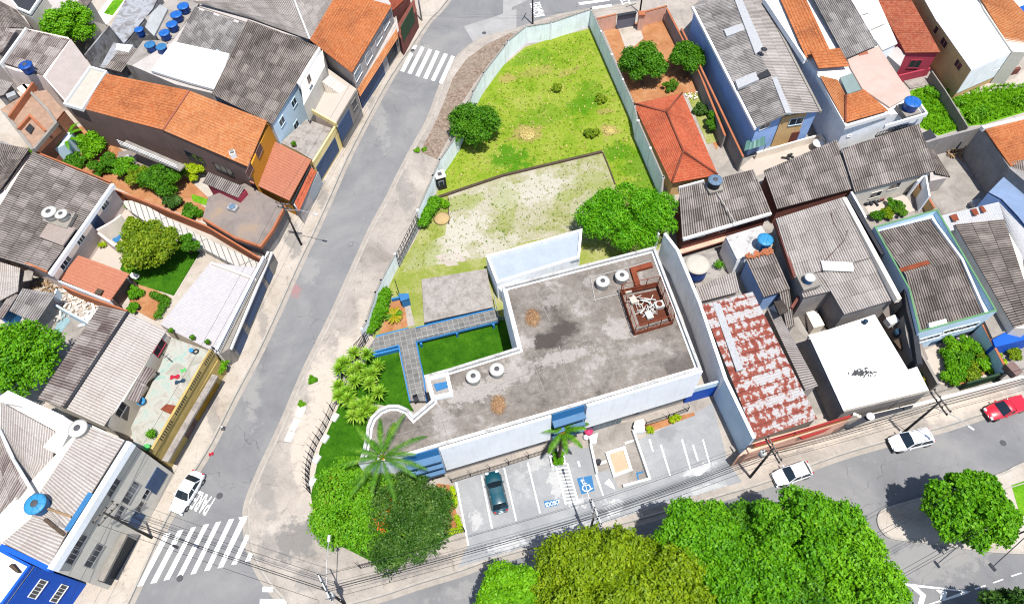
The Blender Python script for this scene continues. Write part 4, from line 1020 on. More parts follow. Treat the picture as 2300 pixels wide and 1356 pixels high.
# guard cabin
c = G1("b 1275,1235", .15); rz = .35; t = thing('guard_cabin', 'black guard cabin with a white roof inside the lot wall', 'guard cabin', (c.x, c.y, .15), rz)
MW = worldmat(t)
def loc(mb, nm, m, par=None, **k): mb.v = [tuple(MW @ Vector(q)) for q in mb.v]; return mb.build(nm, m, par or t, **k)
loc(MB().box((0, 0, 1.15), (1.15, 1.15, 2.3)), 'wall', M['black_plastic'], bevel=.04); loc(MB().box((0, 0, 2.36), (1.4, 1.4, .14)), 'roof', M['tank_white'], bevel=.05); loc(MB().box((0, 0, 2.47), (.5, .5, .1)), 'vent', M['hatch_grey'], bevel=.03)
wf = loc(MB().box((-.1, -.585, 1.35), (.7, .05, .8)), 'window', M['gate_white']); loc(MB().box((-.1, -.615, 1.35), (.56, .03, .66)), 'pane', M['glass'], wf); loc(MB().box((.585, 0, 1.05), (.05, .7, 1.9)), 'door', M['charcoal'])
# hedges, planting by the gate
row_bush('clipped_hedge', 'long clipped green hedge inside the pale wall by the pedestrian gate', 'hedge', G("f 905,650 870,760 800,880", .8), .85, 1.7, M['leaf_bright'], 6000, .15, 4, flat=.3)
row_bush('clipped_hedge', 'short clipped hedge beside the sand heap and the lattice gate', 'hedge', G("f 1225,60 1180,120 1150,180", .8), .85, 1.6, M['leaf_bright'], 3200, .15, 5, flat=.3)
row_bush('small_shrub', 'low green shrub between the clipped hedge and the guard cabin', 'shrub', G("f 1240,30 1300,60", .5), .5, .8, M['leaf_lime'], 900, .14, 6)
pad('planting_bed', G("f 945,700 1040,690 1050,870 860,920 900,830"), .17, M['red_soil'], .05)
c = G1("r 262,610", .2); t = thing('cycad', 'yellow green cycad with a round crown of stiff fronds in the sandy bed', 'cycad', tuple(c))
MB().tube([c, c+Vector((0, 0, .55))], .2, 10, .16).build('trunk', M['bark'], t, smooth=True)
for k in range(20): frond_mesh(c+Vector((0, 0, .5)), 2.4*k, 1.25, .75-.03*k, M['leaf_cycad'] if k % 4 else M['leaf_mid'], t, 1.0, .2, 20, seed=k)
# electricity meter kiosk
a = G("r 305,405 385,400 395,440 325,465", 1.6); t = building('meter_kiosk', 'small blue meter kiosk with a sloping pale blue top by the cycad bed', 'kiosk', a)
MB().prism(a, .1, 1.6).build('body', M['bright_blue'], t); MB().prism([q+(q-cen(a))*.12 for q in a], 1.604, 1.72).build('roof', M['mark_blue'], t)
c = G1("r 318,440", .15); MBm = MB().tube([c, c+Vector((0, 0, 4.2))], .06, 8, .04); o = MBm.build('mast', M['charcoal']); tag(o, 'thin dark service mast standing beside the blue meter kiosk', 'mast')
pad('garden_path', G("r 350,470 395,465 450,690 385,695"), .18, M['pavement'], .05)
tag(MB().strip(G("r 245,470 330,450"), .2, .1, .7).build('low_wall', M['bright_blue']), 'short blue low wall from the hedge to the meter kiosk', 'low wall')
tag(MB().strip(G("r 95,778 388,704", .7), .2, .1, .7).build('low_wall', M['bright_blue']), 'low blue wall along the front of the cycad bed', 'low wall')
# ------------------------------------------------------------------ main building
ZR = 8.6
OUT = G("r 1225,340 F 1470,557 1575,832 985,1006 899,1032 806,1043 s 478,430 500,330 505,275 530,215 580,165 640,140 700,140 760,165 793,203 900,112 r 530,1140 755,1078 1362,890", ZR)
t = building('municipal_building', 'large flat roofed public building with a curved end and blue recesses behind the car park', 'public building', OUT); MAIN = t
ow = ccw(OUT)
low_ = inset(ow, 1.5)
MB().prism(ow, 3.0, ZR-.05).build('upper_wall', M['white_wall'], t)
MB().prism(inset(ow, .35), .1, 3.0).build('ground_floor_wall', M['grey_plaster'], t)
MB().prism(inset(ow, .5), ZR-.049, ZR).build('roof', M['roof_screed'], t)
parapet(t, OUT, ZR-.3, M['parapet_white'], .65, .3, z0=ZR-.049)
# the long raised band between skylight and wing
fe = [G1("F 987,1006", ZR), G1("F 1236,933", ZR)]; f2 = [G1("F 1316,909", ZR), G1("F 1574,832", ZR)]
def brise(e, zb, nm='facade_panel', outw=.9):
    d = (e[1]-e[0]).xy.normalized(); nn = Vector((d.y, -d.x, 0)); nn = nn if nn.y < 0 else -nn
    mb = MB(); a, b = e; z1 = ZR+.33
    vs = [a+nn*.05, b+nn*.05, b+nn*.3, a+nn*.3]; vb = [a+nn*(.05), b+nn*(.05), b+nn*.3, a+nn*.3]
    top = [Vector((q.x, q.y, z1)) for q in vs]; bot = [Vector((q.x, q.y, zb)) for q in vb]
    mb.add(bot+top, [(3,2,1,0),(4,5,6,7),(0,1,5,4),(1,2,6,5),(2,3,7,6),(3,0,4,7)])
    o = mb.build(nm, M['panel_white'], t)
    for k in range(1, 6):                                # panel joints
        z = zb+(z1-zb)*k/6; mb2 = MB()
        mb2.strip([a+nn*.305, b+nn*.305], .012, z, z+.02) if False else None
    return o, nn
brise(fe, 3.0); o, NN = brise(f2, 3.2)
# recess with blue horizontal louvres between and left of the panels
for e, nm in (((G1("F 1240,932", ZR), G1("F 1313,910", ZR)), 'm'), ((G1("F 905,1029", ZR), G1("F 984,1007", ZR)), 'l')):
    d = (e[1]-e[0]).xy.normalized(); A_ = Vector((*(e[0].xy), 0))+NN*.02; B_ = Vector((*(e[1].xy), 0))+NN*.02
    m0 = MB(); a, b = A_, B_
    for z0, z1, off, mt in ((3.0, ZR+.4, .02, 'bright_blue'),):
        MB().prism([a, b, b+NN*.06, a+NN*.06], z0, z1-.12).build('recess_wall', M['bright_blue'], t)
    for k, z in enumerate((3.6, 5.3, 7.0)):
        MB().prism([a+NN*.07, b+NN*.07, b+NN*.75, a+NN*.75], z, z+.28).build('louvre', M['louvre_blue'], t)
        if k < 2:
            wm = MB().prism([a+NN*.065+(b-a)*.06, b+NN*.065-(b-a)*.06, b+NN*.1-(b-a)*.06, a+NN*.1+(b-a)*.06], z+.45, z+1.45).build('window', M['steel'], t)
            MB().prism([a+NN*.07+(b-a)*.09, b+NN*.07-(b-a)*.09, b+NN*.115-(b-a)*.09, a+NN*.115+(b-a)*.09], z+.52, z+1.38).build('pane', M['glass_blue'], wm)
# ground floor front: windows and glass entrance
gA, gB = G1("F 1316,909", ZR)-NN*.3, G1("F 1574,832", ZR)-NN*.3
gA0, gB0 = Vector((gA.x, gA.y, 0)), Vector((gB.x, gB.y, 0))
for s0, s1, z0, z1, nm in ((.06, .38, .3, 2.7, 'glass_entrance'), (.5, .95, 1.3, 2.6, 'window')):
    a = gA0.lerp(gB0, s0); b = gA0.lerp(gB0, s1); w_ = MB().prism([a, b, b+NN*.12, a+NN*.12], z0, z1).build(nm, M['steel_light'], t)
    n = 6
    for k in range(n):
        p0 = a.lerp(b, (k+.05)/n); p1 = a.lerp(b, (k+.95)/n); MB().prism([p0+NN*.05, p1+NN*.05, p1+NN*.14, p0+NN*.14], z0+.08, z1-.08).build('pane', M['glass_blue'], w_)
gC, gD = G1("F 987,1006", ZR)-NN*.3, G1("F 1236,933", ZR)-NN*.3
a, b = Vector((gC.x, gC.y, 0)), Vector((gD.x, gD.y, 0))
for k in range(6):
    p0 = a.lerp(b, (k+.15)/6); p1 = a.lerp(b, (k+.85)/6); w_ = MB().prism([p0, p1, p1+NN*.1, p0+NN*.1], 1.3, 2.6).build('window', M['steel_light'], t)
    q0 = p0.lerp(p1, .06); q1 = p0.lerp(p1, .94); MB().prism([q0+NN*.04, q1+NN*.04, q1+NN*.12, q0+NN*.12], 1.37, 2.53).build('pane', M['glass_blue'], w_)
# skylight box at the court corner, ribs, roof patches
sk = G("r 545,1150 745,1098 790,1300 600,1340", ZR+.5)
sb = MB().ring(sk, .32, ZR, ZR+.55).build('skylight_box', M['white_wall'], t)
MB().prism(inset(ccw(sk), .3), ZR, ZR+.3).build('sunken_floor', M['slab_concrete'], sb)
MB().prism(G("r 612,1205 745,1178 750,1235 640,1270", ZR+.33), ZR+.3, ZR+.34).build('blue_glazing', M['mark_blue'], sb)
m_mottle('wet_patch', [A(92, 86, 84), A(106, 98, 94), A(126, 118, 112)], .8, .6, .1, 6)
m_mottle('worn_patch', [A(206, 198, 192), A(222, 214, 208), A(190, 182, 176), A(230, 224, 218)], .9, .95, .12, 6)
# joints of the roofing
m_plain('joint', A(186, 177, 169), .25, 2, .95)
jm = MB()
for sp in ("g 590,490 655,760", "g 400,990 490,1356", "g 570,1040 660,1290", "g 760,1080 800,1150", "g 930,1050 1000,1240", "g 440,1080 0,1250", "g 1180,1040 200,1330", "g 210,1050 300,1290", "g 250,640 340,830", "j 1120,130 1150,190", "j 1270,110 1320,290", "j 920,250 1769,20"):
    jm.strip(G(sp, ZR), .06, ZR-.01, ZR+.012)
jm.build('roof_joints', M['joint'], t)
pm = MB()
for sp in ("g 610,540 760,500 880,470", "g 630,690 830,640", "g 880,470 1010,430", "g 610,540 640,700"):
    pm.tube(G(sp, ZR+.1), .045, 6)
pm.build('roof_pipes', M['pipe_white'], t)
for sp, lab in (("g 690,560", 'cream round water tank left of the pair beside the rusty cage on the big roof'), ("g 818,522", 'cream round water tank nearest the rusty duct on the big roof'), ("r 968,1130", 'cream round water tank beside the blue skylight on the big roof'), ("r 1180,1068", 'cream round water tank right of the skylight pair near the court edge')):
    tank(sp, ZR, .78, 1.0, M['tank_white'], M['tank_white'], lab, hatch=M['hatch_grey'], taper=.9, ribs=False)
for sp, lab, sx in (("g 225,810", 'heap of dry brown branches near the left parapet of the big roof', .9), ("j 1650,40", 'heap of dry brown branches in the lower part of the big roof', .85)):
    c = G1(sp, ZR); t2 = thing('branch_heap', lab, 'branch heap', tuple(c)); MB().lathe(c, [(.7*sx, 0), (.5*sx, .12), (.05, .2)], 14).build('mound', M['leaf_dry'], t2)
    leaf_cloud('branches', [(c.x+.35*math.cos(k)*sx, c.y+.7*math.sin(k)*sx, ZR, .55*sx) for k in range(6)], 1500, .16, M['leaf_dry'], t2, aspect=.12, flat=.3, shell=.5)
# rusty duct and cage with scrap units
dm = MB(); d0 = G("g 1020,455 890,495 950,640", ZR+.35)
d0 = [G1("A5 610,215", ZR+.35), G1("A5 335,290", ZR+.35), G1("A5 425,580", ZR+.35)]
o = MB().strip(d0, .55, ZR+.02, ZR+.42).build('rusty_duct', M['rust_paint']); tag(o, 'rust red L shaped air duct on the big roof beside the cage', 'duct')
cg = G("A5 150,655 690,540 900,1090 350,1250", ZR); t3 = building('roof_cage', 'rusty open steel cage full of scrap on the big flat roof', 'cage', cg); t3.location.z = ZR
MB().ring(cg, .12, ZR+.01, ZR+.35).build('kerb', M['rust_dark'], t3)
cgi = ccw(cg); fr = MB(); HC = 2.0
for a, b in zip(cgi, cgi[1:]+cgi[:1]):
    n = 3
    for k in range(n):
        q = a.lerp(b, k/n); fr.tube([q, q+Vector((0, 0, HC))], .05, 5)
        q2 = a.lerp(b, (k+1)/n); fr.tube([q+Vector((0, 0, .3)), q2+Vector((0, 0, HC))], .02, 4)
    for zz in (.75, HC): fr.tube([a+Vector((0, 0, zz)), b+Vector((0, 0, zz))], .04, 5)
fr.build('frame', M['rust_paint'], t3)
pl = MB()
for (a, b), h0 in zip(zip(cgi, cgi[1:]+cgi[:1]), (.5, .35, .95, .7)): pl.strip([a.lerp(b, .02), b.lerp(a, .02)], .03, ZR+.02, ZR+h0)
pl.build('side_sheets', M['rust_paint'], t3); MB().flat([q.lerp(cen(cgi), .25)+Vector((.3, .3, 0)) for q in cgi], ZR+.03).build('floor_plate', M['rust_dark'], t3)
rg = random.Random(5); cc = cen(cgi)
for k, (sp, dx, dy, dz, a, mt) in enumerate((("A5 715,800", .95, .8, .5, .25, 'tank_white'), ("A5 340,730", .7, .8, .4, .3, 'cream_lid'), ("A5 260,590", .7, .6, .4, .3, 'cream_lid'), ("A5 570,940", .7, .9, .35, .3, 'tank_white'))):
    c = G1(sp, ZR+.4); tt = thing('scrap_unit', ('white scrap air conditioner casing with a round fan hole in the cage', 'cream metal casing by the left side of the cage', 'cream metal casing at the upper left corner of the cage', 'white metal casing near the front of the cage')[k], 'scrap unit', (c.x, c.y, ZR+.05), 0)
    MB().box((c.x, c.y, ZR+.05+dz/2), (dx, dy, dz), rz=a).build('casing', M[mt], tt, bevel=.03)
    if k == 0: MB().lathe((c.x, c.y, ZR+.05+dz), [(.3, -.01), (.3, .02), (.24, .025), (.05, .012)], 18).build('fan_opening', M['rust_dark'], tt)
sc = MB()
for k in range(34):
    c = G1("A5 460,880", ZR+.25)+Vector((rg.uniform(-.9, 1.3), rg.uniform(-.5, 1.5), rg.uniform(-.15, .2))); a = rg.uniform(0, 3.14); L = rg.uniform(.5, 1.3)
    sc.box(c, (L, rg.choice((.05, .08, .14)), .05), rz=a, ry=rg.uniform(-.2, .2))
tag(sc.build('scrap_heap', M['tank_white']), 'heap of white painted metal bars thrown inside the rusty cage', 'scrap heap')
# annex with the white lean-to roof behind
AN = G("r 1085,65 F 1308,516 1302,580 r 1180,312", 3.4); t4 = building('annex_shed', 'white annex with a pale sheet roof and white gutters behind the big roof', 'annex', AN)
an = ccw(AN); walls(t4, AN, M['white_wall'], .1, .3, 0)
q = G("F 1094,580 1306,520 1301,582 1116,634", 3.3); MB().prism(q, 2.9, 3.3).build('roof', M['annex_roof'], t4)
parapet(t4, AN, 3.4, M['white_wall'], .25, .3, z0=3.05)
tag(MB().prism(G("r 1190,320 F 1325,600 1470,560 1480,570 r 1225,360", 3.), .1, 2.6).build('service_passage', M['white_wall']), 'low white strip roof between the annex and the big roof', 'roof strip')
# slab roof, deck, sunken court
SL = G("F 949,628 1091,605 1106,688 955,722", 1.3); t5 = building('cistern_block', 'low block with a bare mottled concrete top beside the walkway', 'concrete block', SL)
MB().prism(SL, .1, 1.16).build('wall', M['bright_blue'], t5); MB().prism([q+(q-cen(SL))*.03 for q in SL], 1.164, 1.3).build('roof', M['slab_concrete'], t5)
CL = G("r 440,760 1230,600 1330,640 1390,900 525,1140", .12)
pad('court_lawn', CL, .16, M['lawn_grass'], .05)
ZD = 1.0
DK = G("F 822,790 r 95,785 390,705 450,700 1165,528 1200,640 455,825 525,1140 550,1356 400,1356 300,855 40,925", ZD)
t6 = building('walkway', 'raised stone tiled walkway with blue edges leading from the street gate to the building', 'walkway', DK)
MB().prism(DK, ZD-.28, ZD).build('deck', M['stone_tiles'], t6)
for sp in ("r 1200,640 455,825", "r 455,825 525,1140 550,1356", "r 400,1356 300,855 40,925", "r 450,700 1165,528"):
    MB().strip(G(sp, ZD+.12), .12, ZD-.26, ZD+.1).build('edge_beam', M['bright_blue'], t6)
MB().strip(G("r 465,824 522,1140", ZD+.13), .05, ZD+.11, ZD+.3).build('edge_trim', M['mark_blue'], t6)
for sp in ("r 822,745", "r 1150,670", "r 500,840"):
    c = G1(sp, ZD); MB().box((c.x, c.y, ZD/2), (.25, .25, ZD-.1), rz=.25).build('support', M['bright_blue'], t6)
fence('railing', 'thin grey railing along the court side of the walkway', 'railing', G("r 1190,655 470,830", ZD), .95, M['gate_white'], .22, (.98,), .01)
fence('railing', 'thin grey railing along the lower arm of the walkway', 'railing', G("r 515,1120 545,1330", ZD), .95, M['gate_white'], .22, (.98,), .01)
fence('railing', 'thin railing on the deck where the upper arm meets the building', 'railing', G("r 1160,440 1200,640 1265,640", ZD), 1.0, M['gate_white'], .14, (.5, .98), .012)
# side lawn, curved front garden
pad('side_lawn', G("r 60,935 300,905 400,1380 F 931,925 830,905 790,890 800,840"), .16, M['lawn_grass'], .05)
pad('front_lawn', G("j 600,30 780,110 800,250 740,420 980,560 1100,640 1300,640 1420,870 1250,950 900,1120 660,1000 450,900 410,640 430,540 470,330 560,130"), .155, M['lawn_grass'], .05)
pad('bed_soil', G("j 1240,560 1330,570 1400,870 1290,890 1250,700"), .17, M['red_soil'], .05)
tag(MB().strip(G("r 70,938 300,882", .9), .2, .1, .8).build('low_wall', M['bright_blue']), 'blue retaining wall between the walkway and the lawn by the yuccas', 'low wall')
# garden fence with spikes along the corner pavement
fence('spiked_fence', 'dark spiked steel fence curving round the corner garden', 'fence', smooth(G("r 10,835 s 330,100 255,275 195,390 160,500 150,590 160,680", .13), 3), 1.7, M['charcoal'], .16, (.1, .92), .016, 2.4, spikes=True)
fence('spiked_fence', 'dark spiked steel fence from the tree round to the car park corner', 'fence', G("j 1430,880 1300,905 1080,990 900,1080 740,1120", .13), 1.5, M['charcoal'], .16, (.1, .92), .016, 2.4, spikes=True)
fence('spiked_fence', 'dark spiked steel fence between the car park and the facade', 'fence', G("z 50,275 470,145 760,50 950,-30", .13), 1.2, M['charcoal'], .14, (.1, .92), .016, 2.2, spikes=True)
fence('spiked_fence', 'short spiked steel fence by the flower bed right of the entrance', 'fence', G("k 970,180 1120,130 1250,80", .13), 1.2, M['charcoal'], .14, (.1, .92), .016, 2.2, spikes=True)
for sp in ("s 310,215", "s 250,345", "s 198,470", "s 172,610"):
    c = G1(sp, .15); tag(MB().box((c.x, c.y, .3), (.9, .55, .36), rz=1.1).build('garden_block', M['white_bright']), {'s 310,215': 'white block under the fence nearest the yuccas', 's 250,345': 'white block under the fence beside a bare earth patch', 's 198,470': 'white block under the fence beside the middle of the front lawn', 's 172,610': 'white block under the fence nearest the orange flowered tree'}[sp], 'garden block', 'white blocks along the garden fence')
a, b = G("f 690,990 770,900", 2.2); t = thing('pedestrian_gate', 'dark barred pedestrian gate at the street end of the walkway', 'gate', (a.x, a.y, .13)); mb = MB()
for k in range(11): q = a.lerp(b, k/10); mb.box((q.x, q.y, 1.2), (.05, .05, 2.1))
mb.build('bars', M['charcoal'], t); MB().tube([Vector((a.x, a.y, 2.25)), Vector((b.x, b.y, 2.25))], .05, 6).build('top_rail', M['charcoal'], t)
# car park
pad('car_park', G("z 60,270 480,145 700,75 950,5 1010,25 1080,15 1420,-30 F 1440,985 1560,930 1600,905 1640,1060 1655,1085 z 1400,350 400,700 165,745 150,650"), .145, M['carpark'], .05)
pad('car_park_apron', G("z 165,740 700,560 1400,345 2100,150 2190,270 1500,470 800,690 100,900"), .141, M['carpark'], .05)
for sp in ("z 263,225 275,225 352,612 340,612", "z 430,170 441,168 530,558 520,560", "z 603,130 614,127 705,500 695,502", "z 1583,0 1596,-5 1664,225 1655,227", "z 1740,-40 1752,-44 1814,180 1804,183", "z 1500,-40 1512,-44 1538,48 1528,50", "z 1820,0 1832,-4 1870,115 1858,118", "z 1895,-40 1905,-42 1955,140 1945,142", "z 75,275 88,272 178,740 166,742", "z 1105,215 1118,210 1170,370 1160,375"):
    mark('bay_line', sp, .152)
mark('bay_line', "z 810,155 822,152 897,437 885,440", .152); mark('bay_line', "z 893,133 905,130 985,413 973,416", .152)
for k in range(11):
    y0 = 170+25*k; xa = 818+6.7*k*1.0; xb = xa+88
    mark('hatch_stripe', f"z {xa:.0f},{y0} {xb:.0f},{y0-8} {xb+2:.0f},{y0+1} {xa+2:.0f},{y0+9}", .1535)
mark('bay_box', "z 970,245 1080,223 1102,335 1005,362", .152, M['mark_blue']); mark('bay_box', "z 727,413 835,398 840,440 740,462", .152, M['mark_blue'])
text('IDOSO', G1("A3 275,1025", .16), G1("A3 560,950", .16)-G1("A3 275,1025", .16), G1("A3 250,930", .16)-G1("A3 275,1025", .16), .46, .62, mk, 'bay_lettering', kind='structure')
def symbol(pts, wdt):                                     # wheelchair symbol painted on the bay
    mb = MB()
    for p_ in pts: mb.strip(G(p_, .157), wdt, .153, .157)
    return mb
sm = symbol(("A3 1120,430 1175,515 1285,500 1335,600 1375,575", "A3 1135,480 1225,462"), .08)
arc = [(1225+95*math.cos(a), 575+75*math.sin(a)) for a in np.linspace(-.1, 3.9, 14)]
sm.strip(G("A3 "+' '.join(f"{a:.0f},{b:.0f}" for a, b in arc), .157), .1, .153, .1575)
sm.lathe(G1("A3 1120,405", .153), [(.14, 0), (.14, .004)], 14); tag(sm.build('wheelchair_symbol', mk), kind='structure')
for sp in ("k 700,560 730,530 755,560 770,600 750,590", "k 1290,500 1330,470 1400,425 1395,450 1340,505 1300,512", "z 220,520 260,525 240,580 228,560", "k 500,70 490,130 480,80", "k 730,740 760,760 745,780"): mark('paint_splash', sp, .1528) if 'z 220' not in sp else None
# entrance forecourt
pad('forecourt', G("k 600,300 640,190 880,150 905,200 990,520 790,600 740,470 640,490"), .158, M['yard_concrete'], .05)
def upstand(label, sp, h=.75, th=.22, m='white_bright'):
    o = MB().strip(G(sp, h), th, .1, h).build('upstand_wall', M[m]); return tag(o, label, 'low wall')
upstand('white upstand wall left of the entrance forecourt', "A6 365,745 460,1170")
upstand('white upstand wall right of the entrance forecourt with a return towards the street', "A6 985,545 1225,1250 840,1356")
for lab, sp in (('white splayed pier left of the entrance', "A6 345,640 470,585 450,735 365,750"), ('white splayed pier right of the entrance', "A6 1010,420 1140,385 1150,570 1020,590 985,500")):
    tag(MB().prism(G(sp, 1.0), .1, 1.0).build('entrance_pier', M['white_bright']), lab, 'pier')
BD = G("A6 580,870 865,780 975,1130 700,1235", .55); t = building('planter', 'square white edged planter of bare sand in the entrance forecourt', 'planter', BD)
MB().ring(BD, .3, .1, .55).build('rim', M['white_bright'], t); MB().prism(inset(ccw(BD), .29), .1, .4).build('sand_bed', M['bed_sand'], t)
mark('paint_splash', "A6 855,735 985,695 990,720 870,765", .163); mark('paint_splash', "A6 495,1025 590,990 595,1030 500,1060", .163)
mark('drain_outline', "A6 1020,1175 1125,1150 1130,1175 1050,1195 1065,1275 1045,1280", .163, M['mark_blue'])
pad('flower_bed', G("k 960,175 1290,90 1300,110 1030,210 980,215"), .165, M['red_soil'], .05)
bush('round_shrub', 'yellow green clipped shrub nearest the entrance pier', 'shrub', "k 1000,205", .42, .6, M['leaf_yellow'], 700, .09, 3, group='clipped shrubs in the car park bed')
bush('round_shrub', 'pair like yellow green clipped shrub in the middle of the car park bed', 'shrub', "k 1145,145", .4, .55, M['leaf_yellow'], 600, .09, 4, group='clipped shrubs in the car park bed')
bush('round_shrub', 'smaller yellow green shrub at the right of the car park bed pair', 'shrub', "k 1180,130", .36, .5, M['leaf_yellow'], 500, .09, 5, group='clipped shrubs in the car park bed')
for lab, sp in (('upper yellow hedge strip beside the first parking bay', "j 1345,590 1365,700"), ('lower yellow hedge strip beside the first parking bay', "j 1375,780 1400,860 1330,880")):
    row_bush('yellow_hedge', lab, 'hedge', G(sp, .4), .3, .6, M['leaf_yellow'], 1200, .09, 7)
# right side: blue cross wall, party wall
a, b = G("y 245,890 430,840", 3.6); t = thing('cross_wall', 'royal blue wall closing the side passage at the back of the car park', 'wall', (a.x, a.y, .1))
MB().strip([a, b], .2, .1, 2.6).build('wall', M['royal_blue'], t); MB().strip([a, b], .21, 2.603, 3.6).build('top_band', M['pale_blue_wall'], t); panel(t, a, b, "y 330,925", .9, 1.9, M['gate_dark'])
PW = G("F 1493,524 1522,562 1573,683 1630,851 1694,984", 5.0)
t = thing('party_wall', 'tall white party wall beside the rusty roof, stained grey at its top end', 'wall', tuple(PW[0].xy)+(0.1,))
MB().strip(PW[:4], .3, .1, None).build('wall', M['white_wall'], t); MB().strip(PW[3:], .3, .1, None).build('car_park_wall', M['pale_blue_wall'], t)
MB().strip([q+Vector((0, 0, .05)) for q in PW], .36, 5.003, None).build('coping', M['white_bright'], t)
for sp in ("y 455,1090",):
    window(t, PW[3], PW[4], sp, .5, 1.0, M['glass_blue'], M['pale_blue_wall'])
# ------------------------------------------------------------------ buildings west of the street
V3 = lambda *a: Vector(a)
def house(name, label, outline, z, wm, cat='house', z0=.1, ins=.25, drop=.3, group=None):
    pts = G(outline, z); t = building(name, label, cat, pts, group); walls(t, pts, M[wm], z0, drop, ins); return t, pts
def up(p, z): return Vector((p.x, p.y, z))
# blue corner house
t, p = house('corner_house', 'blue walled corner house with a flat white roof at the lower left', "i 0,985 225,1105 40,1356 F -40,1400 -60,1230", 8.6, 'royal_blue', ins=0)
MB().prism(p, 8.49, 8.6).build('roof', M['roof_white'], t); parapet(t, p, 8.6, M['royal_blue'], .45, .22, z0=8.49)
A_, B_ = G("i 225,1105 40,1356", 8.6); window(t, A_, B_, "i 250,1255 390,1285", 1.5, 1.0, M['glass'], M['white_bright'], bars=4)
MB().prism(G("i 72,1110 95,1090 140,1145 120,1150", 8.75), 8.6, 9.1).build('roof_hatch', M['wood_dark'], t)
a, b = G("i 520,1180 700,1240", 3.); 
# grey facade building
t, p = house('grey_block', 'long grey rendered block with two pale corrugated roofs and barred windows', "i 555,145 865,285 340,1130 0,970 -60,800", 9.6, 'grey_wall', ins=0, drop=.35, cat='apartment block')
GA, GB = G("i 865,285 340,1130", 9.6)
roof(t, [(G1("i 205,790", 9.6), G1("i 15,950", 9.6), G1("i 320,1115", 9.9), G1("i 455,860", 9.9)), (G1("i 560,170", 9.6), G1("i 250,640", 9.6), G1("i 455,860", 9.9), G1("i 825,270", 9.9)), (G1("i 250,640", 9.6), G1("i 205,790", 9.6), G1("i 455,860", 9.9), G1("i 455,861", 9.9))], M['sheet_cream'], .3, row=2.4)
tag(MB().strip(G("i 855,280 330,1125", 10.1), .5, 9.2, 10.1).build('front_parapet', M['panel_white'], t))
MB().strip(G("i 0,970 330,1125", 9.9), .4, 9.2, 9.9).build('side_parapet', M['royal_blue'], t)
MB().strip(G("i 600,620 440,870", 10.0), .5, 9.7, 10.0).build('gutter_patch', M['mark_blue'], t)
window(t, GA, GB, "i 740,580 515,955", 1.6, 1.1, M['glass'], M['steel'], bars=2); window(t, GA, GB, "i 865,620 620,1035", 2.0, 1.2, M['glass'], M['steel'], bars=3)
window(t, GA, GB, "i 790,750 480,1040", 1.2, .9, M['glass'], M['steel'], bars=2); window(t, GA, GB, "i 965,630 925,710", .9, .7, M['glass'], M['steel'], bars=1)
panel(t, GA, GB, "i 1035,540", 2.2, 2.4, M['gate_blue'], 'shop_door'); panel(t, GA, GB, "i 905,795", 1.4, 2.0, M['gate_blue'], 'shop_door'); panel(t, GA, GB, "i 780,1065", 4.4, 2.6, M['gate_dark'], 'garage_door')
MB().strip(G("q 440,780 200,1240", 3.4), .5, 3.1, 3.4).build('canopy', M['concrete'], t)
t, p = house('sheet_roof_house', 'wide low house with cream corrugated roof meeting the grey block at a valley', "p -100,330 60,110 985,520 1140,600 745,1356 i 200,620 0,940 -80,700", 8.8, 'cream_wall', drop=.5)
roof(t, [(G1("p 5,290", 9.3), G1("p 850,745", 8.8), G1("p 780,1356", 8.8), G1("p 0,700", 9.8)), (G1("p 0,700", 9.8), G1("p 780,1350", 8.8), G1("i 215,620", 8.8), G1("p 230,1230", 9.6)),], M['sheet_cream'], .3, row=2.4)
roof(t, [(G1("p -120,1250", 8.8), G1("i 0,860", 8.8), G1("i 185,560", 9.5), G1("p 0,760", 9.75))], M['sheet_plum'], .3, name='rear_roof', row=2.4)
ridge(t, G("p 0,710 200,1150 i 225,625", 9.85), M['white_bright'], .16)
MB().prism(G("p 100,130 985,520 1130,600 890,1090 655,970 860,740 700,560 480,430 300,345 0,285 0,200", 9.1), 8.6, 9.12).build('white_flat_roof', M['roof_white'], t)
MB().strip(G("p 100,130 960,520", 9.35), .3, 8.6, 9.35).build('parapet', M['white_bright'], t)
tank("p 1170,680", 9.2, .95, 1.15, M['tank_white'], M['tank_white'], 'white round water tank with grey hatch between the cream roofs', hatch=M['hatch_grey'], taper=.9, ribs=False)
tank("i 225,690", 9.6, 1.05, 1.3, M['cyan_tank'], M['cyan_lid'], 'bright blue water tank with a dark hatch on the cream roof at lower left', hatch=M['hatch_grey'])
tag(MB().box(tuple(G1("i 390,750", 10.0)), (2.6, .2, .12), rz=-.3).build('roof_plank', M['wood']), 'pale plank lying on the cream roof below the blue tank', 'plank')
tag(MB().box(tuple(G1("i 360,845", 10.0)), (2.6, .3, .12), rz=-.55).build('roof_plank', M['wood_dark']), 'weathered plank lying lower on the cream roof near the facade', 'plank')
# mustard house with the green terrace
t, p = house('mustard_house', 'mustard fronted house with a pale green roof terrace full of clutter', "o 445,75 840,215 270,1185 90,1090 60,930 340,340", 4.4, 'mustard_wall', ins=0, drop=.15)
MB().prism(p, 4.25, 4.4).build('terrace', M['terrace_green'], t); MA, MBb = G("o 840,215 270,1185", 4.4)
MB().strip([MA, MBb], .25, 4.25, 5.1).build('parapet', M['mustard_wall'], t)
for k, sp in enumerate(("o 825,280", "o 690,510", "o 555,745", "o 415,980")):
    c = hit(sp, up(MA, 0), up(MBb, 0))[0]; mb = MB(); d = (MBb-MA).xy.normalized(); z_ = 4.75
    for q in range(8): mb.box((c.x+d.x*(q-3.5)*.28, c.y+d.y*(q-3.5)*.28, 4.72), (.1, .3, .5), rz=math.atan2(d.y, d.x))
    mb.build('baluster_panel', M['charcoal'], t)
MB().strip(G("o 860,430 640,800 380,1250", 3.0), .7, 2.75, 3.0).build('canopy', M['slab_concrete'], t)
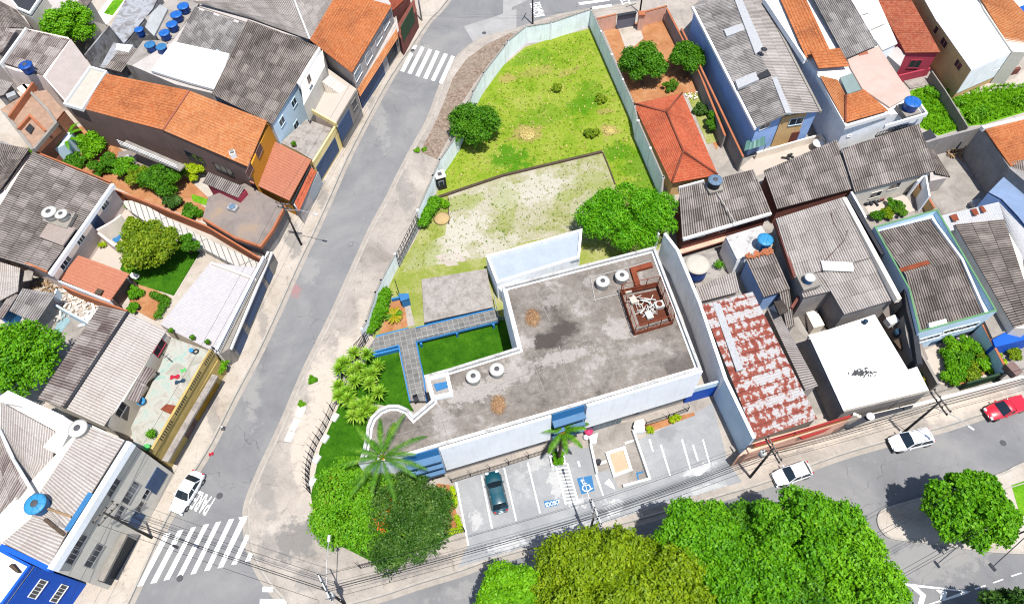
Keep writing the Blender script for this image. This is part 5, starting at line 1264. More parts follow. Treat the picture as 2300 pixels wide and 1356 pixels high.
MG = [up(q_, 0) for q_ in G("o 965,385 420,1310", .5)]
for sp, w_, mt in (("o 835,610", 2.4, 'mustard_gate'), ("o 735,790", 3.4, 'mustard_gate'), ("o 635,960", 2.4, 'brown_wall'), ("o 555,1090", 2.6, 'mustard_gate'), ("o 490,1220", 2.0, 'gate_dark')):
    panel(t, *MG, sp, w_, 2.4, M[mt], 'garage_door', sn=False)
tag(MB().prism(G("o 900,330 965,385 420,1310 330,1250", .5), .1, 2.9).build('shopfront_base', M['mustard_wall'], t))
# washing, oddments on the terrace
def cloth(label, sp, z, dx, dy, m, rz=0.):
    c = G1(sp, z); mb = MB(); n = 7; vs = []; fs = []; rr = random.Random(int(c.x*100))
    for i in range(n):
        for j in range(n):
            x = (i/(n-1)-.5)*dx; y = (j/(n-1)-.5)*dy*(.7+.3*math.sin(i*1.7)); vs.append((c.x+x*math.cos(rz)-y*math.sin(rz), c.y+x*math.sin(rz)+y*math.cos(rz), z+.04+.07*rr.random()))
    for i in range(n-1):
        for j in range(n-1): fs.append((i*n+j, (i+1)*n+j, (i+1)*n+j+1, i*n+j+1))
    tag(mb.add(vs, fs).build('garment', M[m]), label, 'garment')
cloth('crumpled red garment lying on the green terrace', "o 480,452", 4.4, 1.0, .6, 'red_cloth', .1); cloth('dark blue garment lying beside the red one on the green terrace', "o 530,495", 4.4, 1.1, .5, 'navy_cloth', .3)
cloth('bright green cloth lying on the green terrace', "o 560,390", 4.4, .6, .5, 'green_cloth', .5)
pad_ = MB().prism(G("o 345,760 400,710 510,730 465,815", 4.5), 4.41, 4.62).build('rusty_sheet', M['rust_paint']); tag(pad_, 'rusty brown sheet lying on the lower part of the green terrace', 'metal sheet')
q = [G1("o 120,480", 5.3), G1("o 205,520", 5.2), G1("o 300,390", 5.6), G1("o 190,345", 5.9)]
tsh = thing('lean_to', 'small two piece corrugated lean-to roof on the green terrace', 'lean-to', tuple(q[0].xy)+(4.4,)); roof(tsh, [(q[0], q[1], q[2], q[3]), (G1("o 25,665", 5.2), G1("o 130,700", 5.1), G1("o 205,525", 5.3), G1("o 115,490", 5.6))], M['sheet_plum'], .25)
for sp in ("o 130,690", "o 205,520", "o 295,400"):
    c = G1(sp, 5.2); MB().box((c.x, c.y, 4.78), (.1, .1, .78)).build('post', M['wood_dark'], tsh)
c = G1("o 400,265", 4.7); t = thing('bicycle', 'white bicycle leaning on the back wall of the green terrace', 'bicycle', (c.x, c.y, 4.4)); bz = -.6; d = Vector((math.cos(bz), math.sin(bz), 0))
for s in (-.52, .52):
    o_ = c+d*s; o_.z = 4.73; MB().tube([o_+d*.32*math.cos(k*math.pi/8)+Vector((0, 0, .32*math.sin(k*math.pi/8))) for k in range(17)], .03, 5).build('wheel', M['tyre'], t)
f = MB(); B0 = Vector((c.x, c.y, 4.4))
for a_, b_ in (((-.52, .33), (-.15, .85)), ((-.52, .33), (-.02, .33)), ((-.02, .33), (-.15, .85)), ((-.02, .33), (.38, .8)), ((-.15, .8), (.38, .8)), ((.38, .95), (.52, .33))): f.tube([B0+d*a_[0]+Vector((0, 0, a_[1])), B0+d*b_[0]+Vector((0, 0, b_[1]))], .03, 5)
f.build('frame', M['pipe_white'], t); MB().box(tuple(B0+d*-.17+Vector((0, 0, .92))), (.28, .13, .07), rz=bz).build('saddle', M['black_plastic'], t); MB().tube([B0+d*.36+Vector((.2, .3, 1.0)), B0+d*.36+Vector((0, 0, .98)), B0+d*.36+Vector((-.2, -.3, 1.0))], .025, 5).build('handlebar', M['black_plastic'], t)
c = G1("o 175,700", 4.4); tag(MB().lathe(c, [(.3, 0), (.42, .5), (.44, .52), (.38, .5), (.27, .06), (.02, .05)], 18).build('basin', M['cyan_lid'], smooth=True), 'round pale blue basin beside the lean-to on the green terrace', 'basin')
c = G1("o 232,1135", 4.4); tag(MB().lathe(c, [(.3, 0), (.34, .6), (.3, .62), (.02, .63)], 14).build('drum', M['green_cloth'], smooth=True), 'green drum at the lower end of the green terrace', 'drum')
c = G1("o 645,210", 4.4); tag(MB().lathe(c, [(.2, 0), (.24, .4), (.2, .42), (.02, .36)], 14).build('bucket', M['cyan_lid'], smooth=True), 'small blue bucket at the top of the green terrace', 'bucket')
c = G1("o 680,212", 4.4); tag(MB().tube([c+Vector((.26*math.cos(k*.524), .26*math.sin(k*.524), .1)) for k in range(13)], .08, 8).build('old_tyre', M['tyre'], smooth=True), 'old tyre lying beside the blue bucket on the green terrace', 'tyre')
def potplant(label, sp, z, r=.3, m='leaf_mid', grp=None):
    c = G1(sp, z); t_ = thing('pot_plant', label, 'pot plant', tuple(c), 0, grp); MB().lathe(c, [(.14, 0), (.2, .3), (.17, .3), (.02, .28)], 12).build('pot', M['terracotta'], t_); leaf_cloud('foliage', [(c.x, c.y, z+.5, r), (c.x+.1, c.y, z+.65, r*.7)], 260, .12, M[m], t_, shell=.5)
potplant('leafy potted plant at the lower end of the green terrace', "o 275,1010", 4.4, .5, 'leaf_bright')
# two slope house
t, p = house('gabled_house', 'long gabled house with streaked grey and pale corrugated roof slopes', "n 1250,470 1600,560 e 1105,890 830,1356 i 690,180 430,60 p 570,240", 5.0, 'grey_wall', drop=.1)
RA, RB = G1("n 1595,560", 5.9), G1("i 430,60", 5.9)
roof(t, [(G1("n 1240,475", 5.2), G1("p 575,240", 5.0), RB, RA)], M['sheet_plum'], .27, row=2.2, name='roof'); roof(t, [(G1("i 690,180", 4.9), G1("e 1105,890", 4.9), RA, RB)], M['sheet_cream'], .27, row=2.4, name='front_roof')
ridge(t, [RA, RB], M['charcoal'], .2); A_, B_ = G("e 1105,890 830,1356", 4.8); window(t, A_, B_, "e 1055,1005", 1.7, 1.0, M['glass'], M['maroon_wall'], bars=1)
window(t, A_, B_, "i 800,70", 1.3, 1.0, M['glass'], M['steel'], bars=1)
# white tiled terrace over garages
t, p = house('terrace_garage', 'garage block with a white tiled roof terrace and white balustrade on the street', "e 1395,440 1720,480 1450,1050 1060,850", 3.2, 'cream_wall', ins=0, drop=.1, cat='garage block')
MB().prism(p, 3.1, 3.2).build('terrace', M['white_tiles'], t)
a, b = G("e 1760,425 1450,1040", 3.2); n = 46; bm_ = MB()
for k in range(n): q_ = a.lerp(b, k/(n-1)); bm_.lathe((q_.x, q_.y, 3.25), [(.07, 0), (.11, .2), (.05, .4), (.08, .62)], 8)
bm_.build('balusters', M['white_bright'], t); MB().strip([a, b], .3, 3.88, 4.02).build('handrail', M['white_bright'], t); MB().strip([a, b], .35, 3.0, 3.26).build('ledge', M['concrete'], t)
MB().prism(G("e 1720,480 1769,425 F 625,590,.1 535,810,.1 e 1450,1050", 3.1), .1, 3.05).build('garage_front', M['concrete'], t)
GA, GB = G("F 625,592 535,808", .1); MB().strip(G("F 622,594 533,808", .1), .7, 2.6, 2.85).build('canopy', M['white_bright'], t); panel(t, GA, GB, "F 572,680", 5.6, 2.3, M['gate_blue'], 'garage_door', sn=False); panel(t, GA, GB, "F 606,615", 2.0, 2.3, M['gate_blue'], 'garage_door', sn=False); panel(t, GA, GB, "F 540,765", 2.6, 2.3, M['gate_blue'], 'garage_door', sn=False)
MB().strip(G("e 1395,440 1690,550", 3.6), .2, 3.2, 3.6).build('stair_parapet', M['cream_wall'], t)
for k, sp in enumerate(("e 1285,950", "e 1385,980", "e 1145,905")): potplant(('potted plant on the tiled terrace edge nearest the corner', 'potted plant on the tiled terrace by the balustrade end', 'tiny potted plant by the gabled roof corner')[k], sp, 3.2, .25)
# side stair down to the yard
st = MB(); s0, s1 = G("e 905,90 1330,310", 0); e0, e1 = G("e 985,190 1400,330", 0); n = 14
pad('stair_walk', G("e 830,70 900,70 1010,110 1330,290 1740,480 1680,550 1380,390 1300,370 1150,260 980,200 880,130"), 1.2, M['step_white'], .05)
# yard with lawn, mango tree, veranda
pad('yard_paving', G("e 600,410 830,80 1000,130 1330,380 1060,850 850,720 720,690 400,560"), .15, M['floor_beige'])
pad('yard_lawn', G("e 830,430 1010,250 1330,375 1155,665 900,585 800,490"), .2, M['lawn_grass'], .05)
pad('vegetable_bed', G("e 870,600 960,590 1140,680 1030,830 860,740"), .19, M['red_soil'], .05)
t, p = house('veranda', 'salmon tiled veranda roof on the left of the walled yard', "e 520,395 858,515 730,690 390,550", 2.8, 'brown_wall', ins=.5, cat='veranda')
q = G("e 390,550,2.6 730,695,2.6 858,515,3.1 520,393,3.1"); roof(t, [tuple(q)], M['tile_salmon'], tile=True)
MB().strip(G("e 385,560 725,695", 2.75), .18, .1, 2.75).build('side_wall', M['white_wall'], t)
for sp in ("e 850,530", "e 745,690"):
    c = G1(sp, 2.5); MB().box((c.x, c.y, 1.3), (.2, .2, 2.5)).build('post', M['brown_wall'], t)
tag(MB().box(tuple(G1("e 655,635", 3.0)), (.8, .7, .14), rz=-.3).build('roof_sheet', M['wood_dark']), 'small grey sheet lying on the salmon veranda roof', 'roof sheet')
tag(MB().box(tuple(G1("e 890,530", .5)), (1.2, .7, .1), rz=-.3).build('yard_table', M['white_bright'], bevel=.03), 'white tabletop beside the lawn at the veranda corner', 'table')
c = G1("e 803,652", .5); tag(MB().box(tuple(c), (.6, .5, .7), rz=.4).build('crate', M['pink_plastic'], bevel=.04), 'purple pink crate standing under the veranda edge', 'crate')
# arched porch wall and blue door in the yard
MBp = MB().strip(smooth(G("e 640,225 740,170 800,125", 2.6), 3), .25, .1, None); tag(MBp.build('porch_wall', M['cream_wall']), 'curved cream porch wall at the back of the yard', 'wall')
tag(MB().strip(G("e 640,235 760,330", 2.0), .3, .1, None).build('porch_wall', M['beige_wall']), 'beige stub wall beside the blue and white yard mat', 'wall')
cloth('blue patterned mat spread on the yard paving', "e 790,275", .16, 1.6, 1.1, 'mark_blue', 1.0)
tree('mango_tree', 'round yellow green mango tree in the walled lawn yard', 'tree', "e 1000,330", 3.4, 3.5, 3.0, 2.3, M['leaf_mango'], 11000, .2, base="e 1080,440", clumps=16, seed=11, flat=.35)
tree('small_tree', 'small dark green tree close to the right of the mango tree', 'tree', "e 1240,320", 2.4, 1.3, 1.3, 1.4, M['leaf_mid'], 3000, .14, base="e 1270,380", clumps=7, seed=12)
bush('red_shrub', 'reddish green shrub at the back of the lawn yard', 'shrub', "e 895,215", 1.3, 1.9, M['leaf_olive'], 2200, .14, 13)
bush('yard_bush', 'bright green bush at the near left corner of the soil bed', 'bush', "e 895,755", .8, 1.0, M['leaf_bright'], 1200, .13, 14); bush('yard_bush', 'bright green bush at the far left corner of the soil bed', 'bush', "e 905,655", .9, 1.1, M['leaf_bright'], 1300, .13, 15)
row_bush('leafy_border', 'row of leafy vegetables along the right of the soil bed', 'plants', G("e 1020,660 1110,700 1050,800", .3), .5, .7, M['leaf_mid'], 1600, .12, 16)
bush('yard_bush', 'pale green bush beside the yard wall at the top', 'bush', "e 862,75", .5, .8, M['leaf_lime'], 500, .1, 17); bush('yard_bush', 'small yellow green bush on the paving by the house wall', 'bush', "e 690,335", .5, .8, M['leaf_yellow'], 500, .1, 18)
# large grey roofed house, left edge
t, p = house('grey_roof_house', 'big house with a weathered grey corrugated roof and two white tanks', "a 230,1000 745,1215 e 320,510 -60,340 F -60,640 -60,300", 4.6, 'beige_wall', drop=.3)
RA, RB = G1("a 215,1000", 5.4), G1("F -70,385", 5.4)
roof(t, [(G1("a 735,1225", 4.7), G1("e 310,500", 4.7), G1("F -60,560", 5.3), G1("a 215,1005", 5.4))], M['sheet_grey'], .25)
MB().strip(G("a 745,1215 e 325,515", 4.85), .35, 4.3, None).build('eave_fascia', M['panel_white'], t); MB().strip(G("a 225,1000 735,1205", 4.9), .2, 4.5, None).build('verge_tiles', M['terracotta'], t); MB().strip(G("e 0,370 310,500", 4.9), .2, 4.5, None).build('verge_tiles', M['terracotta'], t)
A_, B_ = G("a 745,1215 e 325,515", 4.4); window(t, A_, B_, "e 690,55 530,285", 1.3, 1.0, M['glass'], M['white_wall'], bars=2); window(t, A_, B_, "e 430,440", 1.7, 1.0, M['glass'], M['white_wall'], bars=2); panel(t, A_, B_, "e 645,180", 1.5, 2.0, M['gate_blue'])
MB().prism(G("e 285,150 500,110 440,215 280,165", 5.4), 4.9, 5.4).build('tank_plinth', M['concrete'], t)
tank("e 318,100", 5.4, .95, 1.1, M['tank_white'], M['tank_white'], 'larger white round tank left of the pair on the grey corrugated roof', hatch=M['hatch_grey'], taper=.9, ribs=False)
tank("e 400,115", 5.4, .8, .95, M['tank_white'], M['tank_white'], 'smaller white round tank right of the pair on the grey corrugated roof', hatch=M['hatch_grey'], taper=.9, ribs=False)
MB().prism(G("e 320,180 500,215 415,330 260,270", 5.25), 5.1, 5.28).build('pale_sheets', M['sheet_cream'], t)
t, p = house('dark_roof_house', 'low house with a plum grey roof at the left edge above the white tanks', "F -60,350 a 0,910 200,985 30,1250 F -60,440", 4.8, 'dark_plaster')
roof(t, [(G1("F -60,470", 4.9), G1("a 0,1260", 4.9), G1("a 195,985", 5.2), G1("F -60,310", 5.2))], M['sheet_dark'], .25)
# yard clutter left: sheds and ruin
t, p = house('shed', 'low shed with cream corrugated roof at the left edge', "F -60,570 n 0,0 240,20 130,200 0,420 F -60,700", 3.2, 'dark_plaster', cat='shed'); roof(t, [(G1("n 220,300", 3.3), G1("n -200,520", 3.3), G1("F -60,570", 3.6), G1("n 250,10", 3.6))], M['sheet_cream'], .27)
t, p = house('shed', 'small shed with a patched streaky white roof beside the rubble', "n 290,265 690,330 440,695 120,540", 3.0, 'dark_plaster', cat='shed', ins=.4); roof(t, [(G1("n 440,700", 2.9), G1("n 120,545", 2.9), G1("n 285,262", 3.2), G1("n 695,325", 3.2))], M['sheet_patchy'], .27)
t, p = house('shed', 'narrow shed with dark corrugated sheets at the left edge above the leafy tree', "n 0,430 150,310 215,345 30,640 -60,640", 2.8, 'bright_blue', cat='shed'); roof(t, [(G1("n 30,640", 2.8), G1("n -80,620", 2.8), G1("n 140,300", 3.0), G1("n 220,340", 3.0))], M['sheet_plum'], .27)
pad('rubble_yard', G("n 200,150 420,120 760,230 1250,460 1100,700 880,560 640,420 500,330"), .2, M['rubble_floor'])
pad('concrete_yard', G("n 720,560 880,560 1100,690 900,1000 700,1356 500,1356 600,900 520,700"), .17, M['yard_concrete'])
pad('blue_floor', G("n 780,580 890,660 760,840 680,800"), .19, M['pale_blue_flat'], .05)
tag(MB().strip(G("n 610,420 850,560 1100,690", 1.8), .2, .1, None).build('ruin_wall', M['pale_blue_wall']), 'broken pale blue wall running through the rubble yard', 'wall')
tag(MB().strip(G("n 770,230 1000,330 1580,540", 2.2), .2, .1, None).build('ruin_wall', M['terracotta']), 'low terracotta capped wall behind the rubble heap', 'wall')
tag(MB().strip(G("n 700,270 640,430", 1.6), .2, .1, None).build('ruin_wall', M['pale_blue_wall']), 'short pale blue cross wall at the upper end of the rubble', 'wall')
def rubble(label, sp, n, spread, seed, m='cream_wall'):
    c = G1(sp, .2); rr = random.Random(seed); mb = MB()
    for k in range(n):
        q_ = c+Vector((rr.gauss(0, spread), rr.gauss(0, spread*.6), 0)); s_ = rr.uniform(.1, .45); mb.box((q_.x, q_.y, .2+rr.uniform(.05, .3)), (s_*rr.uniform(.6, 2.6), s_*.6, s_*.5), rz=rr.uniform(0, 3), ry=rr.uniform(-.4, .4))
    tag(mb.build('rubble_heap', M[m]), label, 'rubble heap', kind='stuff')
rubble('heap of pale rubble and broken boards between the ruin walls', "n 1000,430", 90, 1.6, 3); rubble('scattered rubble beside the patched shed', "n 560,220", 60, 1.3, 4, 'wood'); rubble('white rubble at the gable end of the streaked roof', "n 1150,620", 40, .8, 5, 'white_bright')
c = G1("n 620,640", .3); rubble('pile of pipes and scrap beside the dark gap by the patched shed', "n 640,640", 30, .7, 8, 'pipe_white')
tag(MB().box(tuple(G1("n 310,110", 2.6)), (1.9, 1.6, .12), rz=.2).build('sheet_cover', M['slab_concrete']), 'brownish sheet covering a tank stand in the rubble yard', 'cover sheet')
tree('leafy_tree', 'large bright green leafy tree at the left edge beside the pale yard', 'tree', "F 45,808", 4.6, 4.2, 4.0, 3.0, M['leaf_bright'], 13000, .22, base="F 75,845", clumps=16, seed=21)
# orange tiled long house
t, p = house('orange_roof_house', 'long brown house with a bright orange tiled roof and a garden balcony', "a 425,695 600,450 1250,598 1769,800 1640,1105 1075,865", 7.0, 'brown_wall', drop=.15, ins=.25)
q = G("a 550,722,6.8 1075,862,6.8 1250,600,7.5 705,490,7.5"); q2 = G("a 1075,862,6.8 1640,1105,6.8 1769,800,7.5 1250,600,7.5")
roof(t, [tuple(q)], M['tile_orange'], tile=True); roof(t, [tuple(q2)], M['tile_orange_bright'], tile=True, name='front_roof')
MB().tube(G("a 1078,862,6.95 1252,600,7.65"), .12, 6).build('ridge_cap', M['tile_salmon'], t)
c4 = G("a 440,690 605,455 708,490 555,720", 7.0); MB().prism(c4, 6.85, 6.95).build('cream_tank_roof', M['cream_lid'], t); parapet(t, G("a 425,697 600,447 715,480 550,735", 7.0), 7.0, M['white_bright'], .3, .25, z0=6.8)
A_, B_ = G("a 550,730 1640,1110", 6.6); window(t, A_, B_, "a 670,830", 2.0, 1.5, M['glass_blue'], M['dark_trim'], bars=1); window(t, A_, B_, "a 795,850", 1.2, 1.3, M['glass'], M['charcoal'], bars=4)
window(t, A_, B_, "a 1000,990", 5.5, 1.6, M['glass'], M['charcoal'], bars=3); window(t, A_, B_, "a 1290,1040 1480,1120", 3.0, 1.2, M['glass'], M['charcoal'], bars=2)
ba, bb = G("a 830,935 1220,1100", 3.6); d_ = (bb-ba).xy.normalized(); nb = Vector((d_.y, -d_.x, 0)); MB().prism([ba-nb*.2, bb-nb*.2, bb+nb*.9, ba+nb*.9], 3.4, 3.6).build('balcony', M['concrete'], t)
bl = MB()
for zz in (3.95, 4.3, 4.65): bl.tube([ba+nb*.85+V3(0, 0, zz-3.6), bb+nb*.85+V3(0, 0, zz-3.6)], .035, 5)
for k in range(7): q_ = ba.lerp(bb, k/6)+nb*.85; bl.tube([q_, q_+V3(0, 0, 1.05)], .035, 5)
bl.build('balcony_rail', M['white_bright'], t)
OA, OB = [up(q_, 0) for q_ in G("a 1640,1105 1769,800", 7.0)]; MB().strip([OA, OB], .3, .1, 6.6).build('end_wall', M['orange_wall'], t); window(t, OA+V3(.16, -.06, 0), OB+V3(.16, -.06, 0), "b 65,1000 0,1130", 1.6, 1.0, M['glass'], M['brown_wall'], bars=2, sn=False)
c = G1("a 1545,1025", 7.2); tk = thing('chimney', 'small white based chimney on the orange tiled roof', 'chimney', (c.x, c.y, 6.9)); MB().box((c.x, c.y, 7.25), (.7, .7, .8), rz=.4).build('stack', M['white_bright'], tk); MB().box((c.x, c.y, 7.75), (.5, .5, .3), rz=.4).build('cap', M['concrete'], tk)
# lower orange wing on the street
t, p = house('street_wing', 'orange walled wing with a salmon tiled roof and a red tiled street canopy', "b 170,935 410,1060 260,1330 0,1200", 3.4, 'orange_wall', drop=.75)
q = G("b 0,1205,3.5 265,1330,3.3 412,1062,3.4 165,935,3.7"); roof(t, [tuple(q)], M['tile_salmon'], tile=True)
ca = G("b 445,1140,2.9 410,1110,3.3 300,1340,3.3 330,1400,2.9"); roof(t, [(ca[3], ca[0], ca[1], ca[2])], M['tile_red'], tile=True, name='canopy', pt=.3, row=.4)
MB().prism(G("b 410,1100 442,1148 325,1395 280,1340", 2.8), .1, 2.8).build('street_front', M['grey_plaster'], t)
SA, SB = G("b 442,1148 325,1395", 2.8); panel(t, SA, SB, "b 440,1240", 3.4, 2.3, M['gate_white'], 'garage_door', sn=False);
MB().strip(G("b 405,1095 280,1345", 3.3), .1, 2.2, 3.3).build('grille', M['gate_dark'], t)
t, p = house('brown_terrace', 'garage with a flat brown stained terrace roof and terracotta capped parapet', "F 468,442 550,412 640,462 612,515 585,552 528,533 455,490", 2.9, 'dark_plaster', cat='garage', ins=0, drop=.1)
MB().prism(p, 2.8, 2.9).build('roof', M['roof_brownflat'], t); MB().strip(G("F 640,462 612,515 585,552 528,533 455,490", 3.3), .25, 2.8, None).build('parapet', M['terracotta'], t)
q = [G1("a 1340,1210", 3.9), G1("a 1575,1310", 3.9), G1("a 1620,1240", 4.3), G1("a 1380,1140", 4.3)]; tt = thing('lean_to', 'small grey corrugated lean-to beside the garden of the orange roofed house', 'lean-to', tuple(q[0].xy)+(.1,)); roof(tt, [tuple(q)], M['sheet_grey'], .25); MB().prism([q[0]*.9+q[2]*.1, q[1], q[2], q[3]], .1, 3.8).build('wall', M['maroon_wall'], tt)
c = G1("e 1540,75", 3.3); t = thing('cistern', 'small grey box cistern with round lid on the brown flat terrace', 'cistern', (c.x, c.y, 2.9), .3); MB().box((c.x, c.y, 3.15), (1.2, .9, .5), rz=-.4).build('box', M['steel_light'], t, bevel=.05); MB().lathe((c.x, c.y, 3.4), [(.4, 0), (.4, .12), (.05, .16)], 16).build('lid', M['steel_blue_lid'], t)
# garden behind
pad('garden_soil', G("a 240,1000 330,900 550,840 830,1010 1240,1180 1400,1330 1330,1356 e 1370,90 1330,170 900,10 a 760,1240"), .16, M['red_soil'])
pad('garden_lawn', G("a 1270,1290 1400,1330 e 1370,70 1280,40"), .19, M['wild_grass'], .05)
pad('patio', G("a 790,1010 880,1000 1150,1130 1080,1170 770,1080"), .2, M['roof_brownflat'], .05)
for k, (sp, r_, h, m_, n) in enumerate((("a 370,1040", 1.9, 2.6, 'leaf_bright', 3600), ("a 640,1000", 2.1, 2.8, 'leaf_lime', 4200), ("a 720,1130", 1.6, 2.0, 'leaf_mid', 2600), ("a 850,1150", 1.5, 2.2, 'leaf_bright', 2600), ("a 950,1200", 1.5, 2.2, 'leaf_mango', 2600), ("a 1100,1260", 2.6, 3.2, 'leaf_mid', 5600), ("a 1300,1170", 1.3, 2.0, 'leaf_yellow', 1800), ("e 1160,60", 1.1, 1.2, 'leaf_dark', 1600), ("e 1280,130", 1.2, 1.4, 'leaf_mid', 2000), ("a 530,1090", 1.5, 1.8, 'leaf_mid', 2200))):
    bush('garden_bush', ('bright bush against the grey roof in the long garden', 'tall lime bush under the banana fronds', 'dark mid green bush left of the patio basin', 'bright bush just below the patio', 'olive bush between the patio and the big bush', 'biggest bush in the middle of the long garden', 'yellow green bush under the balcony end', 'dark spiky bush by the terracotta garden wall', 'rounded bush beside the brown terrace', 'low bush at the foot of the banana plant')[k], 'bush', sp, r_, h, M[m_], n, .17, 30+k, clumps=9)
c = G1("a 500,1000", .2); t = thing('banana_plant', 'banana plant with long arching leaves by the brown wall', 'banana plant', tuple(c)); MB().tube([c, c+V3(.1, .1, 2.3)], .16, 8, .1).build('trunk', M['leaf_mid'], t, smooth=True)
for k in range(9): frond_mesh(c+V3(.1, .1, 2.2), .7*k+.3, 3.0, 1.0-.03*k, M['leaf_bright'], t, 1.4, .4, 40, 'leaf', k, .4)
tag(MB().box(tuple(G1("a 860,1060", .5)), (1.7, 1.2, .5), rz=-.4).build('wash_basin', M['canvas'], bevel=.05), 'white wash tank with teal inside on the garden patio', 'wash tank')
tag(MB().strip(G("a 760,1260 e 900,10 1370,200 1769,440", 1.9), .22, .1, None).build('garden_wall', M['terracotta']), 'long terracotta topped garden wall above the stairway', 'wall')
# light blue house
t, p = house('pale_blue_house', 'pale blue house with a wide dark grey corrugated roof', "a 1410,630 F 480,110 570,80 b 460,315 150,825 a 1480,620", 7.0, 'pale_blue_wall', drop=.2, ins=.1)
roof(t, [(G1("a 1400,625", 7.0), G1("b 150,825", 7.0), G1("b 460,310", 7.4), G1("a 1640,130", 7.4))], M['sheet_dark'], .25)
A_, B_ = G("b 460,315 150,825", 6.8); window(t, A_, B_, "b 295,680 215,805 310,830", 1.2, 1.0, M['glass'], M['pale_blue_wall'], bars=1)
MB().prism(G("b 315,550 330,565 470,320 455,310", 7.3), 6.6, 7.35).build('gutter', M['white_bright'], t)
t, p = house('beige_street_house', 'beige terraced house with an outside stair above a street garage', "b 370,700 575,815 710,590 500,440", 4.2, 'beige_wall', ins=0, drop=.05)
MB().prism(p, 4.15, 4.2).build('terrace', M['floor_beige'], t); PA = G("b 575,815 705,600", 4.8); MB().strip(PA, .2, 3.9, None).build('parapet', M['concrete'], t); MB().strip(G("b 370,700 575,815", 4.9), .2, 4.15, None).build('side_parapet', M['yellow_wall'], t)
MB().prism(G("b 485,330 500,440 360,700 340,560 330,555", 6.9), 4.1, 6.9).build('upper_wall', M['grey_wall'], t); UA, UB = G("b 500,440 360,700", 6.9); window(t, up(UA, 0), up(UB, 0), "b 395,525", .8, 1.2, M['glass'], M['beige_wall'], bars=1, sn=False)
s_ = MB(); s0, s1 = G1("b 515,525", 6.0), G1("b 615,595", 4.3)
for k in range(7):
    q_ = s0.lerp(s1, k/6); s_.box((q_.x, q_.y, (q_.z+4.2)/2), (.42, 1.5, max(.1, q_.z-4.2)), rz=-.55)
s_.build('outside_stair', M['cream_wall'], t)
MB().strip(PA, .2, .1, 3.95).build('street_front', M['concrete'], t); OFF = V3(.13, -.08, 0); SA, SB = PA[0]+OFF, PA[1]+OFF
panel(t, SA, SB, "b 635,830", 3.6, 2.6, M['gate_blue'], 'garage_door', sn=False); window(t, SA, SB, "b 695,690", 1.2, 1.2, M['glass'], M['concrete'], bars=1, sn=False)
t, p = house('yellow_garage', 'garage with a stained concrete flat roof and pale yellow street wall', "b 380,790 545,850 420,1060 320,1000 205,945", 3.4, 'yellow_wall', ins=0, drop=.05, cat='garage')
MB().prism(p, 3.35, 3.4).build('roof', M['slab_concrete'], t); PA = G("b 570,830 420,1070", 4.1); MB().strip(PA, .25, 3.0, None).build('parapet', M['yellow_wall'], t); MB().strip(PA, .25, .1, 2.996).build('street_front', M['yellow_wall'], t)
panel(t, PA[0]+OFF, PA[1]+OFF, "b 520,1050", 5.6, 2.5, M['gate_blue'], 'garage_door', sn=False); potplant('small plant growing on the stained garage roof', "b 300,970", 3.4, .3)
# orange roof above, green gate house
t, p = house('orange_corner_house', 'house with a big orange tiled roof and white barred windows over the street', "b 400,265 560,-20 900,-60 945,20 680,485", 6.6, 'grey_plaster', drop=.15, ins=.2)
q = G("b 680,485,6.5 945,40,6.5 870,-60,7.1 560,-10,7.3 400,265,7.2"); roof(t, [(q[0], q[1], G1("b 590,-60", 7.3), q[4])], M['tile_orange'], tile=True)
A_, B_ = G("b 690,495 960,50", 6.2); window(t, A_, B_, "b 720,485 790,375 855,250 905,150", 2.1, 1.3, M['glass_blue'], M['white_bright'], bars=5)
ca = G("b 735,640,3.0 985,250,3.0 975,190,3.5 715,590,3.5"); roof(t, [tuple(ca)], M['tile_orange_bright'], tile=True, name='canopy')
MB().prism(G("b 690,500 965,60 990,200 720,600", 3.4), .1, 3.3).build('ground_floor', M['grey_plaster'], t); SA, SB = G("b 720,600 990,200", 3.4); panel(t, SA, SB, "b 815,560", 7.5, 2.4, M['gate_blue'], 'garage_door', sn=False); panel(t, SA, SB, "b 945,350", 3.0, 2.4, M['gate_dark'], 'garage_door', sn=False)
t, p = house('green_gate_house', 'brick red house front with a dark green street gate at the top', "b 950,70 1060,-30 900,-80 850,0", 4.6, 'brick_red', ins=0, cat='house'); MB().prism(p, 4.49, 4.6).build('roof', M['tile_red'], t); SA, SB = G("b 1000,250 1105,60", 3.4); MB().prism(G("b 965,180 1090,-20 1105,60 1000,250", 3.4), .1, 3.2).build('street_front', M['brick_red'], t); panel(t, SA, SB, "b 1050,160", 5.0, 2.6, M['green_gate'], 'gate', sn=False)
# patchwork roofs with the blue tanks
t, p = house('patchwork_roof_house', 'house with patchwork grey and white corrugated roofs under the row of blue tanks', "a 850,430 1130,260 1300,30 1769,150 1400,620 1150,560", 6.6, 'grey_plaster', drop=.2)
roof(t, [(G1("a 1170,280", 6.5), G1("a 1480,640", 6.5), G1("a 1769,200", 7.2), G1("a 1290,45", 7.2))], M['sheet_patchy'], .25); MB().prism(G("a 1000,470 1150,280 1520,360 1440,600 1240,545", 6.9), 6.6, 7.0).build('white_roof', M['roof_white'], t)
MB().prism(G("a 835,430 950,275 1120,270 1000,470", 6.0), .1, 6.1).build('tank_terrace', M['yard_concrete'], t)
t, p = house('pale_sheet_house', 'house under a broad pale corrugated roof at the top left', "a 1300,40 1420,-60 b 500,-60 560,10 400,270 100,190", 6.8, 'grey_plaster', drop=.2); roof(t, [(G1("b 0,120", 6.9), G1("b 400,265", 6.9), G1("b 300,-30", 7.3), G1("a 1280,10", 7.3))], M['sheet_lightgrey'], .25); roof(t, [(G1("b 300,-30", 7.3), G1("b 400,265", 6.9), G1("b 560,10", 6.9), G1("b 490,-60", 7.2))], M['sheet_lightgrey'], .25, name='side_roof')
